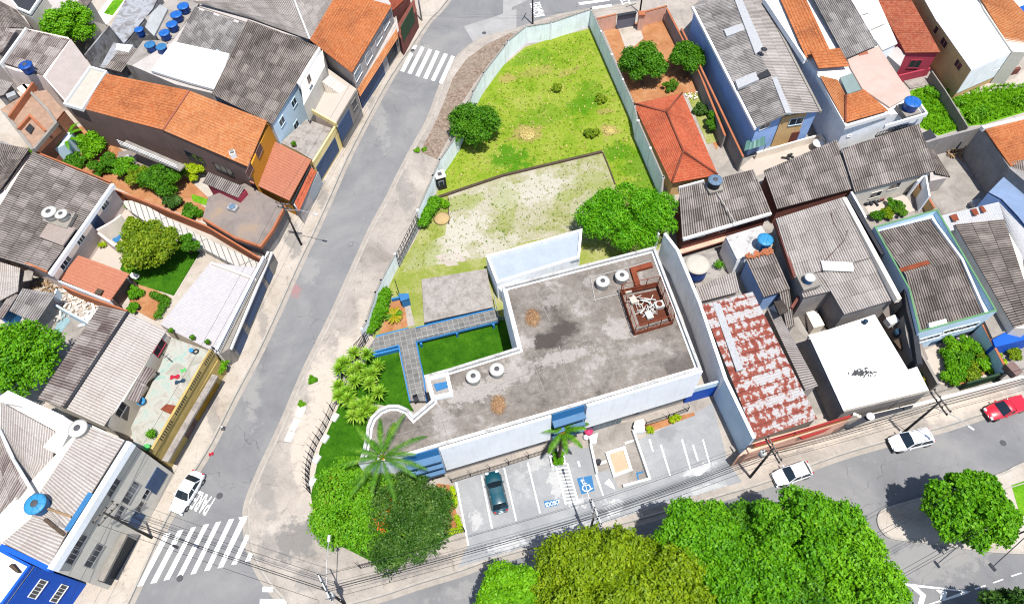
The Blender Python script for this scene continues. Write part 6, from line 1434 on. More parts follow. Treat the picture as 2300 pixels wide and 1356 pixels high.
ridge(t, G("b 290,-20 400,260", 7.3), M['white_bright'], .12)
t, p = house('tank_terrace', 'narrow concrete terrace carrying the diagonal row of blue tanks', "a 960,120 1200,-60 1320,20 1130,290 1050,260", 6.2, 'dark_plaster', ins=0, cat='terrace'); MB().prism(p, 6.09, 6.2).build('roof', M['yard_concrete'], t)
TL = (("a 1208,35", .95, 'topmost blue water tank of the diagonal row'), ("a 1163,90", .95, 'blue water tank second from the top of the diagonal row'), ("a 1133,155", .9, 'blue water tank in the middle of the diagonal row with a pipe across its lid'), ("a 1083,212", .85, 'blue water tank at the lower end of the diagonal row'), ("a 915,190", .72, 'blue water tank standing apart left of the white tarpaulin'), ("a 988,290", .85, 'left one of the two weathered blue tanks above the white roof'), ("a 1063,305", .82, 'right one of the two weathered blue tanks above the white roof'))
for k, (sp, r_, lab) in enumerate(TL): tank(sp, 6.2, r_, 1.2, M['blue_tank'], M['blue_lid'] if k < 5 else M['mark_blue'], lab)
q = G("a 1000,90 1060,30 1110,60 1020,240 960,180", 6.5); o = MB().prism(q, 6.25, 6.5).build('tarpaulin', M['canvas']); tag(o, 'white translucent tarpaulin sheet left of the blue tank row', 'tarpaulin')
# grey lane wall, alley, back plots
pad('alley_floor', G("a 720,0 850,0 620,280 560,350 590,180"), .15, M['cream_wall']); pad('alley_grass', G("a 750,10 830,0 750,110 690,95"), .17, M['wild_grass'], .05)
t, p = house('mossy_block', 'block with mottled grey stucco slopes beside the lane at top left', "a 850,-40 1060,-40 1010,60 820,290 730,180", 5.2, 'mossy_wall', ins=0); MB().prism(p, 5.09, 5.2).build('roof', M['mossy_wall'], t)
tag(MB().strip(G("a 720,170 560,365", 4.), .25, .1, None).build('lane_wall', M['mossy_wall']), 'blackened white lane wall above the orange roofed house', 'wall')
t, p = house('lean_house', 'low annex with a small grey corrugated roof beside the stained lane wall', "a 740,260 930,310 800,470 640,440", 4.6, 'mossy_wall', cat='annex'); roof(t, [(G1("a 800,480", 4.5), G1("a 690,450", 4.5), G1("a 790,330", 4.9), G1("a 920,320", 4.9))], M['sheet_grey'], .25); MB().prism(G("a 775,290 880,300 850,345 765,330", 5.0), 4.5, 5.02).build('roof_window', M['white_bright'], t)
# beige gable wall house, top left
t, p = house('gable_house', 'house with a plain beige gable wall and a stained corrugated roof', "m 340,370 900,490 1200,870 850,1330 560,1000 200,930 0,850", 6.6, 'beige_wall', ins=0, drop=.1)
roof(t, [(G1("m 30,830", 7.0), G1("m 560,1000", 6.6), G1("m 920,520", 6.6), G1("m 345,385", 7.0))], M['sheet_plum'], .27); MB().strip(G("m 0,840 340,370", 7.3), .3, 6.4, None).build('parapet', M['white_bright'], t)
MB().prism(G("m 940,520 1200,870 870,1330 600,1020", 6.55), 6.4, 6.56).build('roof_slab', M['beige_flat'], t); 
tank("m 325,850", 7.0, 1.0, 1.3, M['blue_tank'], M['blue_tank'], 'dark blue water tank with a grey hatch on the stained corrugated roof', hatch=M['hatch_grey'])
t, p = house('brick_ruin', 'unfinished terracotta brick house with raw walls and an open roof', "A7 520,240 880,190 1220,580 640,1300 0,560", 5.6, 'hollow_brick', ins=0); MB().prism(p, 5.45, 5.6).build('roof', M['hollow_brick'], t)
MB().strip(G("A7 160,680 620,40", 6.5), .3, 5.4, None).build('brick_parapet', M['terracotta'], t); MB().strip(G("A7 420,60 900,560 1060,800 640,1300", 6.), .35, 5.5, None).build('concrete_beam', M['concrete'], t)
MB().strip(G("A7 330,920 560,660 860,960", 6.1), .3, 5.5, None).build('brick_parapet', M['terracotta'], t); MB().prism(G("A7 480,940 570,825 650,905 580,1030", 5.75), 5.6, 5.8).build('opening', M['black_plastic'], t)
MB().prism(G("A7 0,560 130,620 640,1290 560,1300", 6.), 5.2, 5.8).build('edge_beam', M['concrete'], t)
tag(MB().prism(G("A7 300,130 430,50 620,80 440,260", 6.2), 5.62, 6.0).build('white_terrace', M['roof_white']), 'small white flat roof beside the unfinished brick house', 'roof')
t, p = house('hut', 'tiny hut with a pale corrugated roof beside the brick ruin', "A7 0,0 240,60 60,300 -80,330", 5.4, 'dark_plaster', cat='hut'); roof(t, [(G1("A7 60,290", 5.4), G1("A7 -120,330", 5.4), G1("A7 0,-20", 5.7), G1("A7 250,60", 5.7))], M['sheet_pale'], .27)
tag(MB().box(tuple(G1("A7 230,300", 5.7)), (1.2, .9, .6), rz=.6).build('roof_box', M['steel_light'], bevel=.04), 'grey metal box on the roof between hut and brick ruin', 'metal box')
t, p = house('sunken_white_house', 'white annex wall with two windows below the brick ruin', "A7 640,1310 1060,800 1250,640 1350,1000 1200,1200 860,1356", 3.4, 'pale_blue_wall', ins=0, cat='annex'); A_, B_ = G("A7 640,1300 1050,800", 3.3); window(t, G1("a 270,960", 3.2), G1("a 470,720", 3.2), "a 365,865", 1.4, 1.1, M['glass_blue'], M['white_bright'], bars=2); window(t, G1("a 270,960", 3.2), G1("a 470,720", 3.2), "a 420,780", 1.4, 1.3, M['glass'], M['white_bright'])
# top left corner plots
t, p = house('slate_house', 'dark slate coloured house roof in the top left corner', "F -60,-20 25,-20 m 330,220 430,380 240,380 F -60,60", 6.4, 'grey_plaster', ins=.1); roof(t, [(G1("m 420,375", 6.3), G1("F -60,60", 6.3), G1("F -60,-30", 6.9), G1("m 210,130", 6.9))], M['sheet_dark'], .25)
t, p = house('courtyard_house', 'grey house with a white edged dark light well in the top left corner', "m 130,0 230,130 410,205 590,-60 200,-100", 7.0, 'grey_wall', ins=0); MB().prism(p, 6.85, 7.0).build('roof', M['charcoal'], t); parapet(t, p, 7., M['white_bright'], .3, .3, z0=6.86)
t, p = house('back_house', 'pale grey back house with a dark sloping roof panel at top left', "m 610,-60 950,-60 1200,0 1060,220 700,220 480,160", 5., 'grey_wall', ins=0); MB().prism(p, 4.9, 5.0).build('roof', M['grey_plaster'], t); roof(t, [(G1("m 1060,190", 5.3), G1("m 990,60", 5.3), G1("m 1100,-60", 5.6), G1("m 1220,0", 5.6))], M['sheet_dark'], .25, name='panel_roof')
t, p = house('edge_house', 'house with a stained tan corrugated roof at the left edge', "F -60,50 m 0,330 230,390 0,720 F -60,160", 6.2, 'grey_plaster'); roof(t, [(G1("F -60,150", 6.2), G1("m 30,690", 6.2), G1("m 220,395", 6.5), G1("F -60,45", 6.5))], M['sheet_plum'], .27)
tree('lane_tree', 'loose bright green tree between the back houses at top left', 'tree', "m 930,380", 4.8, 3.6, 3.2, 3.0, M['leaf_lime'], 9000, .22, base="m 980,620", clumps=15, seed=41, flat=.25)
# ------------------------------------------------------------------ buildings and yards east
pad('red_earth_yard', G("c 690,200 1100,120 1200,270 1400,640 1500,900 1440,1000 1240,620 900,690"), .15, M['red_soil'])
pad('yard_path', G("c 790,190 930,180 960,260 900,310 840,330"), .165, M['pavement_warm'], .05)
pad('side_yard', G("c 1240,620 1400,640 1500,930 1380,960"), .17, M['gravel_grass'], .05)
pad('yard_ground_east', G("F 1700,285 1841,249 1960,290 2100,300 2300,320 2420,900 2300,860 2080,890 1840,930 1690,985 1640,860 1570,680 1500,520"), .14, M['yard_concrete'])
def yardwall(label, sp, h, m, th=.22, cap=None):
    p = G(sp, h); t = thing('yard_wall', label, 'wall', (p[0].x, p[0].y, .1)); MB().strip(p, th, .1, None).build('wall', M[m], t)
    if cap: MB().strip([q+V3(0, 0, .05) for q in p], th+.06, h+.002, None).build('coping', M[cap], t)
    return p
yardwall('pinkish front wall left of the grey gate of the red earth yard', "c 650,125 780,95", 2.6, 'pink_wall', cap='terracotta'); yardwall('pinkish front wall right of the brick pier of the red earth yard', "c 965,80 1115,40", 2.6, 'pink_wall', cap='terracotta')
a, b = G("A2 1850,250 2150,195", 2.6); t = thing('yard_gate', 'grey sheet gate with a pitched top in the front wall of the red earth yard', 'gate', (a.x, a.y, .1)); MB().strip([a, b], .1, .15, 2.4).build('leaf', M['grey_gate'], t); MB().strip([a, b], .5, 2.45, 2.65).build('hood', M['charcoal'], t)
c = G1("A2 2240,210", 3.); t = thing('gate_pier', 'terracotta capped pier beside the grey yard gate', 'gate pier', (c.x, c.y, .1)); MB().box((c.x, c.y, 1.4), (.8, .8, 2.6)).build('pier', M['pink_wall'], t); MB().box((c.x, c.y, 2.85), (1.0, 1.0, .3)).build('cap', M['terracotta'], t)
yardwall('dark stained wall on the right of the red earth yard', "c 1115,60 1240,300 1330,480 1500,900", 2.4, 'dark_plaster', cap='terracotta'); yardwall('terracotta topped lane wall beside the blue house', "c 1210,190 1330,430 1620,1040", 2.9, 'dark_plaster', .2, 'terracotta')
tree('yard_tree', 'broad dark green yard tree nearest the long grey wall', 'tree', "c 955,430", 2.8, 2.9, 2.8, 2.2, M['leaf_mid'], 9000, .19, base="c 960,590", clumps=15, seed=51)
tree('yard_tree', 'smaller green yard tree beside the blue house wall', 'tree', "c 1250,395", 2.6, 2.3, 2.3, 2.0, M['leaf_mid'], 7000, .18, base="c 1230,520", clumps=12, seed=52)
bush('spiky_bush', 'spiky yellow green bush by the corner of the red hip roof', 'bush', "c 1135,590", 1.0, 1.2, M['leaf_palm'], 1600, .2, 53, aspect=.2); bush('shade_bush', 'blue green bush in the strip behind the red hip roof', 'bush', "c 1340,745", 1.0, 1.0, M['leaf_dark'], 1600, .16, 54); bush('citrus_bush', 'tall leafy bush at the lower end of the strip behind the red hip roof', 'bush', "c 1420,850", 1.2, 2.2, M['leaf_mid'], 2600, .18, 55)
rubble('small heap of pale stones behind the red hip roof', "c 1285,640", 18, .6, 12)
# red hip roof house
t, p = house('hip_roof_house', 'low house with a red tiled hip roof beside the long grey wall', "c 895,690 1215,620 1450,1160 1145,1215", 3.0, 'tan_wall', drop=.15, ins=.35)
E1, E2, E3, E4 = p; r1, r2 = G("c 1110,745 1222,1005", 4.4)
roof(t, [(E1, E2, r1, r1+V3(.01, 0, 0)), (E4, E1, r1, r2), (E2, E3, r2, r1), (E3, E4, r2, r2+V3(.01, 0, 0))], M['tile_red'], tile=True, pt=.3, row=.42)
ridge(t, [E1+V3(0, 0, .1), r1+V3(0, 0, .1), r2+V3(0, 0, .1), E4+V3(0, 0, .1)], M['tile_old'], .13); ridge(t, [E2+V3(0, 0, .1), r1+V3(0, 0, .1)], M['tile_old'], .13); ridge(t, [E3+V3(0, 0, .1), r2+V3(0, 0, .1)], M['tile_old'], .13)
# long blue house
t, p = house('blue_house', 'long blue walled house with a patched grey corrugated roof and a yellow end bay', "c 1290,45 1480,-140 F 1730,-90 d 40,0 415,740 205,755 c 1710,840", 5.8, 'blue_wall', drop=.15, ins=.2)
RA, RB = G1("F 1610,-95", 6.5), G1("d 205,755", 6.5)
roof(t, [(G1("c 1290,45", 5.8), G1("c 1710,845", 5.8), RB, G1("c 1560,-10", 6.5)), (G1("c 1460,-140", 5.8), G1("c 1290,45", 5.8), G1("c 1560,-10", 6.5), RA)], M['sheet_patchy'], .25, name='roof'); roof(t, [(G1("d 415,740", 5.8), G1("d 40,0", 5.8), G1("c 1560,-10", 6.5), RB)], M['sheet_lightgrey'], .25, name='far_roof')
MB().prism(G("c 1555,-20 1600,-30 1755,320 1700,360", 6.62), 6.3, 6.66).build('pale_sheets', M['sheet_white'], t); MB().prism(G("c 1490,200 1640,150 1660,190 1510,245", 6.35), 6.1, 6.45).build('pale_sheets', M['sheet_white'], t); MB().prism(G("c 1565,535 1700,480 1725,530 1585,590", 6.4), 6.1, 6.5).build('pale_sheets', M['sheet_white'], t); MB().prism(G("d 100,520 130,510 230,750 190,750", 6.6), 6.3, 6.64).build('pale_sheets', M['sheet_white'], t)
MB().prism(G("d 0,500 70,460 95,500 20,525", 6.55), 6.3, 6.6).build('roof_opening', M['black_plastic'], t); MB().strip(G("d 45,0 425,735", 5.95), .3, 5.6, None).build('gutter', M['concrete'], t); MB().strip(G("c 1285,45 1700,850", 5.95), .3, 5.6, None).build('gutter', M['white_wall'], t)
A_, B_ = G("d 0,830 170,775", 5.6); window(t, A_, B_, "d 55,830", 1.5, 1.0, M['glass'], M['white_wall'], bars=1); A2_, B2_ = G("d 170,770 400,735", 5.6); 
fb = MB().prism([up(A2_, 0)+V3(0, -.06, 0), up(B2_, 0)+V3(-.3, -.06, 0), up(B2_, 0)+V3(-.3, .1, 0), up(A2_, 0)+V3(0, .1, 0)], .1, 5.5).build('end_bay', M['tan_wall'], t)
window(t, A2_+V3(0, -.08, 0), B2_+V3(-.3, -.08, 0), "d 260,805", 1.8, 1.1, M['glass'], M['pale_blue_wall'], bars=1, sn=False); panel(t, A2_+V3(0, -.08, 0), B2_+V3(-.3, -.08, 0), "d 245,910", 1.1, 2.0, M['brick_red'], sn=False)
c = G1("d 30,350", 6.9); t2 = thing('antenna', 'dark dish antenna on a mast on the patched roof of the blue house', 'antenna', (c.x, c.y, 6.4)); MB().tube([c-V3(0, 0, .5), c+V3(0, 0, .7)], .04, 6).build('mast', M['charcoal'], t2); MB().lathe(c+V3(.2, 0, .4), [(.02, 0), (.3, .05), (.45, .16), (.44, .17), (.02, .03)], 14).build('dish', M['charcoal'], t2)
q = G("c 1625,1000,2.4 1769,960,2.4 1765,900,2.9 1640,935,2.9"); t2 = thing('glass_canopy', 'pale green glass canopy at the foot of the blue house', 'canopy', (q[0].x, q[0].y, .15)); roof(t2, [tuple(q)], M['awning_green'], 1.2, name='glazing', amp=.12); 
for k in (0, 1): MB().tube([up(q[k], .15), q[k]], .04, 6).build('post', M['charcoal'], t2)
pad('blue_house_forecourt', G("F 1660,380 1700,345 1850,305 1870,330 1790,365 1690,400"), .16, M['floor_beige'])
yardwall('cream low wall along the lane in front of the blue house', "d 0,1010 420,890 450,930", 1.4, 'cream_wall')
c = G1("d 190,1030", 2.6); rubble('dark clutter on the cream forecourt wall', "d 220,1040", 8, .4, 15, 'black_plastic')
c = G1("d 410,950", 1.2); tag(MB().lathe(c, [(.8, 0), (.8, .06), (.5, .2), (.05, .28)], 18).build('dish', M['white_bright'], smooth=True), 'white round dish lying on the forecourt of the blue house', 'dish')
# tall white and grey house
t, p = house('terrace_house', 'tall white house with orange tile strips, a pink terrace and a stained grey lane wall', "d 40,0 -20,-180 560,-180 800,300 1020,640 1065,650 1125,745 880,760 595,830 410,490 320,390", 6.2, 'white_wall', ins=0, drop=.05)
MB().prism(p, 6.1, 6.2).build('terrace_slab', M['roof_white'], t)
LA, LB = G("d 315,385 590,835", 6.2)
MB().strip(G("d 55,-10 322,390", 6.9), .3, 6.1, None).build('lane_parapet', M['white_wall'], t); MB().strip(G("d 405,490 592,830 880,745", 6.7), .3, 6.1, None).build('front_parapet', M['white_bright'], t)
q = G("d 300,-60,7.2 130,-60,6.6 325,385,6.6 480,325,7.2"); roof(t, [(q[1], q[2], q[3], q[0])], M['tile_orange'], tile=True, pt=.3, row=.42)
q = G("d 410,455,6.9 612,440,6.9 548,320,7.6 352,335,7.6"); roof(t, [tuple(q)], M['tile_orange'], tile=True, name='small_roof', pt=.3, row=.42)
a_, b_, c_, d_, e_, f_ = G("d 415,500,7.0 585,815,6.7 870,735,6.7 705,592,7.3 588,632,7.5 535,530,7.5")
roof(t, [(a_, b_, e_, f_)], M['tile_orange_bright'], tile=True, name='side_roof', pt=.3, row=.42); roof(t, [(b_, c_, d_, e_)], M['tile_orange'], tile=True, name='end_roof', pt=.3, row=.42); ridge(t, [b_+V3(0, 0, .05), e_+V3(0, 0, .08)], M['tile_old'], .14)
MB().prism(G("d 550,515 630,485 690,595 600,625", 7.55), 7.0, 7.6).build('skylight', M['skylight'], t); MB().prism(G("d 600,395 805,305 1020,630 880,712 700,590 620,450", 6.45), 6.2, 6.46).build('pink_terrace', M['roof_pinkish'], t)
MB().prism(G("d 640,345 720,325 740,355 680,370", 6.49), 6.4, 6.5).build('salmon_patch', M['tile_salmon'], t)
roof(t, [(G1("d 590,390", 6.8), G1("d 800,300", 6.8), G1("d 570,-90", 7.3), G1("d 330,-90", 7.3))], M['sheet_patchy'], .25, name='rear_roof')
sp_ = "d 870,712 1060,650 1125,745 850,825"; MB().strip(G("d 1060,650 1127,748 850,830", 6.7), .22, 6.1, None).build('tank_parapet', M['white_bright'], t)
tank("d 1037,668", 6.9, 1.12, 1.3, M['blue_tank'], M['blue_lid'], 'large blue water tank on a white plinth at the corner of the pink terrace', base=.7)
window(t, *G("d 595,835 880,760", 6.), "d 610,900", .5, .18, M['glass'], M['white_wall']); A_, B_ = G("d 850,830 1127,748", 6.); 
MB().strip(G("d 815,880 1090,800", 4.4), .9, 3.4, 3.6).build('balcony', M['concrete'], t); br = MB(); a, b = G("d 800,880 1100,795", 4.4)
for k in range(16): q_ = a.lerp(b, k/15); br.tube([up(q_, 3.6), up(q_, 4.4)], .04, 5)
br.tube([a, b], .05, 5); br.build('balcony_rail', M['charcoal'], t)
# white strip roofs, maroon house, orange and white house
t, p = house('white_strip_house', 'house with stepped white strip roofs behind the pink terrace', "d 570,-60 760,-90 930,290 830,335 700,140 640,130", 6.0, 'white_wall', ins=.1); MB().prism(p, 5.9, 6.05).build('roof', M['roof_white'], t)
MB().strip(G("d 640,120 740,85", 6.2), .12, 6.0, None).build('joint', M['concrete'], t); MB().strip(G("d 730,210 840,160", 6.2), .12, 6.0, None).build('joint', M['concrete'], t)
t, p = house('maroon_house', 'narrow house with an old red tiled roof and maroon painted end wall', "d 720,-90 950,-90 1210,350 985,352", 4.6, 'maroon_wall', drop=.1, ins=.15)
q = G("d 985,352,4.6 725,-110,4.6 960,-110,5.2 1215,348,4.7"); roof(t, [(q[0], q[3], q[2], q[1])], M['tile_old'], tile=True, pt=.3, row=.42); A_, B_ = G("d 985,352 1210,350", 4.5); window(t, A_, B_, "d 1045,425", 1.5, 1.3, M['glass'], M['maroon_wall'], bars=1)
MB().strip(G("d 940,500 1150,450", 1.6), .2, .1, None).build('step_wall', M['maroon_wall'], t)
pad('back_steps', G("d 960,540 1160,470 1180,560 1010,600"), .3, M['slab_concrete'])
MB().prism(G("d 840,345 930,310 985,360 950,440", 4.2), .1, 4.2).build('side_wing', M['grey_plaster'], t)
t, p = house('orange_walled_house', 'house with a dazzling white flat roof and orange side wall with dark windows', "d 1060,-90 1410,-90 1690,345 1420,462 1200,150 1190,140", 5.4, 'tan_wall', drop=.1, ins=.05); MB().prism(p, 5.31, 5.4).build('roof', M['roof_white'], t)
A_, B_ = G("d 1195,150 1420,462", 5.3); window(t, A_, B_, "d 1180,190 1240,285 1335,430", 1.4, 1.0, M['glass'], M['tan_wall'], bars=1); A_, B_ = G("d 1420,462 1690,345", 5.3); MB().strip([A_+V3(0, -.02, 0), B_+V3(0, -.02, 0)], .1, 1.2, 5.2).build('end_wall', M['white_wall'], t); window(t, A_+V3(0, -.08, 0), B_+V3(0, -.08, 0), "d 1605,440", 1.8, .9, M['glass'], M['white_wall'], bars=2); MB().strip(G("d 1352,545 1740,455", .9), .4, .1, 1.1).build('brick_base', M['brick_red'], t)
t, p = house('orange_roof_annex', 'annex with a long orange tiled roof at the top right corner', "d 1440,-70 1640,-70 1800,140 1800,350 1690,342 1500,60", 5.8, 'grey_wall', drop=.15, ins=.2); q = G("d 1690,345,5.5 1800,345,5.5 1640,-60,6.3 1440,-60,5.9"); roof(t, [(q[0], q[1], G1("d 1800,120", 5.9), G1("d 1500,20", 5.9)), (G1("d 1500,20", 5.9), G1("d 1800,120", 5.9), q[2], q[3])], M['tile_orange_bright'], tile=True, pt=.3, row=.42)
t, p = house('blue_pool_terrace', 'white edged terrace with a bright blue floor at the extreme top right', "d 1640,-60 1800,-60 1820,170 1770,160", 4.8, 'white_wall', ins=0, cat='terrace'); MB().prism(inset(ccw(G("d 1700,60 1800,20 1820,170 1775,165", 4.85)), .05), 4.8, 4.86).build('blue_floor', M['royal_blue'], t)
# wild yards
pad('wild_yard', G("d 1010,610 1180,560 1240,600 1400,840 1200,905 1080,850"), .16, M['wild_grass']); pad('wild_yard', G("d 1260,590 1769,540 1800,740 1500,830 1400,840"), .16, M['wild_grass']); pad('yard_slab', G("d 1330,590 1700,530 1769,460 1800,600 1760,580 1330,640"), .18, M['pavement_warm'])
pad('side_lane', G("d 1150,360 1190,360 1330,560 1250,600"), .15, M['pavement'])
yardwall('thin grey dividing wall between the two wild grass yards', "d 1160,470 1250,600 1400,840", 1.8, 'concrete', .16)
tufts('wild_grass_tufts', G("d 1020,610 1180,565 1240,610 1390,835 1200,895 1090,850"), 900, .4, M['leaf_lime'], 15); tufts('wild_grass_tufts', G("d 1270,600 1769,560 1800,730 1500,820 1410,835"), 1400, .4, M['leaf_lime'], 16)
for k, (sp, r_) in enumerate((("d 1290,610", 1.1), ("d 1480,760", 1.6), ("d 1420,790", 1.2), ("d 1330,680", 1.0), ("d 1740,690", 1.2), ("d 1150,620", 1.2))): bush('wild_bush', ('leafy clump at the top of the dividing wall in the grass yards', 'large weedy clump in the lower middle of the right grass yard', 'weedy clump against the dividing wall bottom', 'weedy clump halfway along the dividing wall', 'dark weedy clump at the right edge of the right grass yard', 'tall weeds at the top of the left grass yard')[k], 'bush', sp, r_*.8, .6, M['leaf_bright' if k % 2 else 'leaf_lime'], 800, .2, 60+k)
# sheet roofed row
t, p = house('row_house', 'low row house with a dark corrugated roof and plum side wall left of centre', "d 50,1130,4.1 530,925,4.1 655,1245,3.6 140,1380,3.6", 3.8, 'brick_red', drop=.15); roof(t, [(G1("d 135,1385", 3.6), G1("d 655,1245", 3.6), G1("d 530,925", 4.1), G1("d 45,1130", 4.1))], M['sheet_grey'], .25)
t, p = house('row_house', 'low row house with a dark corrugated roof and pale front wall beside the plum one', "d 560,985,4.5 1070,820,4.5 1180,1130,3.9 655,1275,3.9", 4.2, 'grey_wall', drop=.15); roof(t, [(G1("d 650,1275", 3.9), G1("d 1182,1132", 3.9), G1("d 1070,820", 4.5), G1("d 560,985", 4.5))], M['sheet_grey'], .25)
A_, B_ = G("u 100,770 860,560", 3.7); window(t, A_, B_, "u 310,780 510,690", 1.5, 1.0, M['glass'], M['grey_wall'], bars=1)
t, p = house('lean_to', 'narrow corrugated lean-to at the right end of the row houses', "u 870,310 920,310 1095,600 880,640", 2.9, 'grey_plaster', cat='lean-to', ins=.2); roof(t, [(G1("u 940,560", 2.9), G1("u 1095,600", 2.7), G1("u 920,310", 2.8), G1("u 865,310", 3.0))], M['sheet_dark'], .25)
t, p = house('brick_house', 'brick red house with a two tone grey corrugated roof below the red hip roof', "t 105,185,5 820,0,5 985,415,4.3 145,660,4.3", 4.4, 'brick_red', drop=.25, ins=.25)
mid = G("t 105,400,4.6 900,230,4.6"); roof(t, [(G1("t 140,665", 4.3), G1("t 990,420", 4.3), G1("t 815,0", 5.0), G1("t 105,185", 5.0))], M['sheet_grey'], .25); MB().strip(G("t 145,660 985,415", 4.45), .3, 4.1, None).build('gutter', M['white_bright'], t); MB().strip(G("t 105,170 345,105", 5.1), .2, 4.4, None).build('flashing', M['white_bright'], t)
A_, B_ = G("t 145,665 985,420", 4.1); window(t, A_, B_, "t 300,640 720,520", 1.9, .9, M['glass'], M['brick_red'], bars=1); window(t, A_, B_, "t 520,580", .8, .6, M['glass'], M['pink_wall']); MB().strip(G("t 95,790 560,650", 1.7), .6, 1.5, 1.7).build('ledge', M['pink_wall'], t)
tank("t 455,95", 5.3, .95, 1.2, M['charcoal'], M['steel_blue_lid'], 'grey blue water tank on a black plinth on the two tone corrugated roof', hatch=M['hatch_grey'], base=.35)
tag(MB().tube(G("t 455,200 650,520", 5.05), .06, 6).build('overflow_pipe', M['pipe_white']), 'white overflow pipe running down the two tone corrugated roof', 'pipe')
# blue white drum, little terrace
t, p = house('flat_terrace', 'small beige flat roof carrying the wide cream lidded drum', "t 130,850 460,775 560,1070 275,1130", 2.6, 'cream_wall', cat='terrace', ins=0); MB().prism(p, 2.5, 2.6).build('roof', M['slab_concrete'], t)
tank("t 285,890", 2.6, 1.5, 2.3, M['blue_tank'], M['cream_lid'], 'wide blue drum with a flat cream lid beside the white party wall', taper=.95, ribs=False)
potplant('green potted bush on the small beige flat roof', "t 475,935", 2.6, .55, 'leaf_bright')
t, p = house('flat_white_terrace', 'flaking white flat roof with the cyan water tank', "t 550,640 890,535 1000,720 735,830 660,865", 3.6, 'white_wall', cat='terrace', ins=0); MB().prism(p, 3.5, 3.6).build('roof', M['peeled_white'], t)
tank("t 932,660", 3.8, 1.0, 1.4, M['cyan_tank'], M['cyan_lid'], 'bright cyan water tank with a ribbed lid on the flaking white roof')
t, p = house('small_sheet_house', 'small blue walled house with a grey corrugated roof edged by loose tiles', "t 735,835 1000,770 1165,1140 920,1215", 3.9, 'blue_wall', drop=.15); roof(t, [(G1("t 915,1220", 3.8), G1("t 1165,1140", 3.8), G1("t 1000,770", 4.3), G1("t 735,840", 4.3))], M['sheet_grey'], .25)
rb = MB(); rr = random.Random(4)
for k in range(60):
    q_ = G1("t 745,835", 4.4).lerp(G1("t 985,775", 4.4), rr.random())+V3(rr.uniform(-.2, .2), rr.uniform(-.35, .3), rr.uniform(0, .15)); rb.box(tuple(q_), (.34, .2, .08), rz=rr.uniform(0, 3), ry=rr.uniform(-.4, .4))
tag(rb.build('loose_tiles', M['terracotta']), 'pile of loose terracotta roof tiles on the edge of the small grey roof', 'tiles')
t, p = house('pale_lean_to', 'pale corrugated lean-to between the drum terrace and the rusty roof', "t 245,1135 620,970 680,1165 300,1260", 3.0, 'grey_plaster', cat='lean-to', ins=.2); roof(t, [(G1("t 300,1265", 2.9), G1("t 685,1165", 2.9), G1("t 640,970", 3.3), G1("t 245,1135", 3.3))], M['sheet_pale'], .27)
# rusty roof shop
t, p = house('rusty_roof_shop', 'street shop under a long rust red and white sheet roof beside the party wall', "F 1576,684 1690,655 1748,770 1836,940 1697,986", 4.6, 'concrete', drop=.2, cat='shop', ins=.1)
q = G("F 1697,986,4.5 1836,940,4.5 1690,655,5.1 1576,684,5.1"); roof(t, [(q[1], q[2], q[3], q[0])], M['rust_sheet'], .3, row=30, amp=.025)
MB().prism(G("y 365,460 400,455 520,790 485,800", 5.05), 4.85, 5.12).build('long_skylight', M['sheet_white'], t)
MB().prism(G("h 110,700 170,690 210,760 150,790", 5.0), 4.8, 5.06).build('grey_patch', M['sheet_grey'], t)
SA, SB = G("F 1690,1000 1905,935", 4.2); 
sg = MB().strip(G("A4 420,740 1080,545", 4.4), .22, 3.6, 4.4).build('shop_sign', M['signorange'], t); MB().strip(G("A4 1100,540 2040,250", 4.4), .22, 3.6, 4.4).build('shop_sign', M['signorange'], t); MB().strip(G("A4 415,745 1085,550", 4.5), .28, 4.4, None).build('sign_edge', M['signred'], t); MB().strip(G("A4 1100,545 2045,255", 4.5), .28, 4.4, None).build('sign_edge', M['signred'], t)
MB().prism(G("A4 120,950 470,830 2000,330 1990,260 400,700", 3.0), .1, 3.15).build('shop_front', M['pink_wall'], t); MB().prism(G("A4 1180,600 1720,440 1600,510 1230,640", 3.3), 3.0, 3.2).build('awning', M['signred'], t)
t, p = house('side_shed', 'narrow grey corrugated strip roof between rusty roof and white roof', "h 70,730 130,700 400,1260 320,1280 200,900", 3.6, 'grey_plaster', cat='shed', ins=.1); roof(t, [(G1("h 60,735", 3.5), G1("h 320,1285", 3.5), G1("h 405,1255", 3.8), G1("h 150,780", 3.8))], M['sheet_pale'], .27)
t, p = house('plank_shed', 'small dark strip shed in the gap above the grey strip roof', "h 150,640 215,620 250,860 200,880", 3.4, 'dark_plaster', cat='shed', ins=.1); roof(t, [(G1("h 200,880", 3.4), G1("h 250,860", 3.4), G1("h 215,620", 3.6), G1("h 150,640", 3.6))], M['sheet_grey'], .25)
# big pale roof
t, p = house('pale_roof_house', 'large house with a pale ribbed corrugated roof and a blue lidded tank stand', "h 125,150,5.6 580,5,5.6 930,680,4.8 580,785,4.8 500,630,4.85 310,680,4.85 250,520,5.1", 5.0, 'dark_plaster', drop=.2, ins=.2)
roof(t, [(G1("h 580,785", 4.8), G1("h 930,680", 4.8), G1("h 790,400", 5.1), G1("h 420,510", 5.1)), (G1("h 310,675", 4.85), G1("h 500,628", 4.85), G1("h 420,510", 5.1), G1("h 250,545", 5.1)), (G1("h 250,545", 5.1), G1("h 790,400", 5.1), G1("h 580,5", 5.6), G1("h 125,150", 5.6))], M['sheet_lightgrey'], .25)
MB().strip(G("h 580,10 945,680", 5.7), .5, 4.9, None).build('side_parapet', M['cream_wall'], t); MB().strip(G("h 125,160 250,530", 5.3), .3, 4.6, None).build('gutter', M['brick_red'], t)
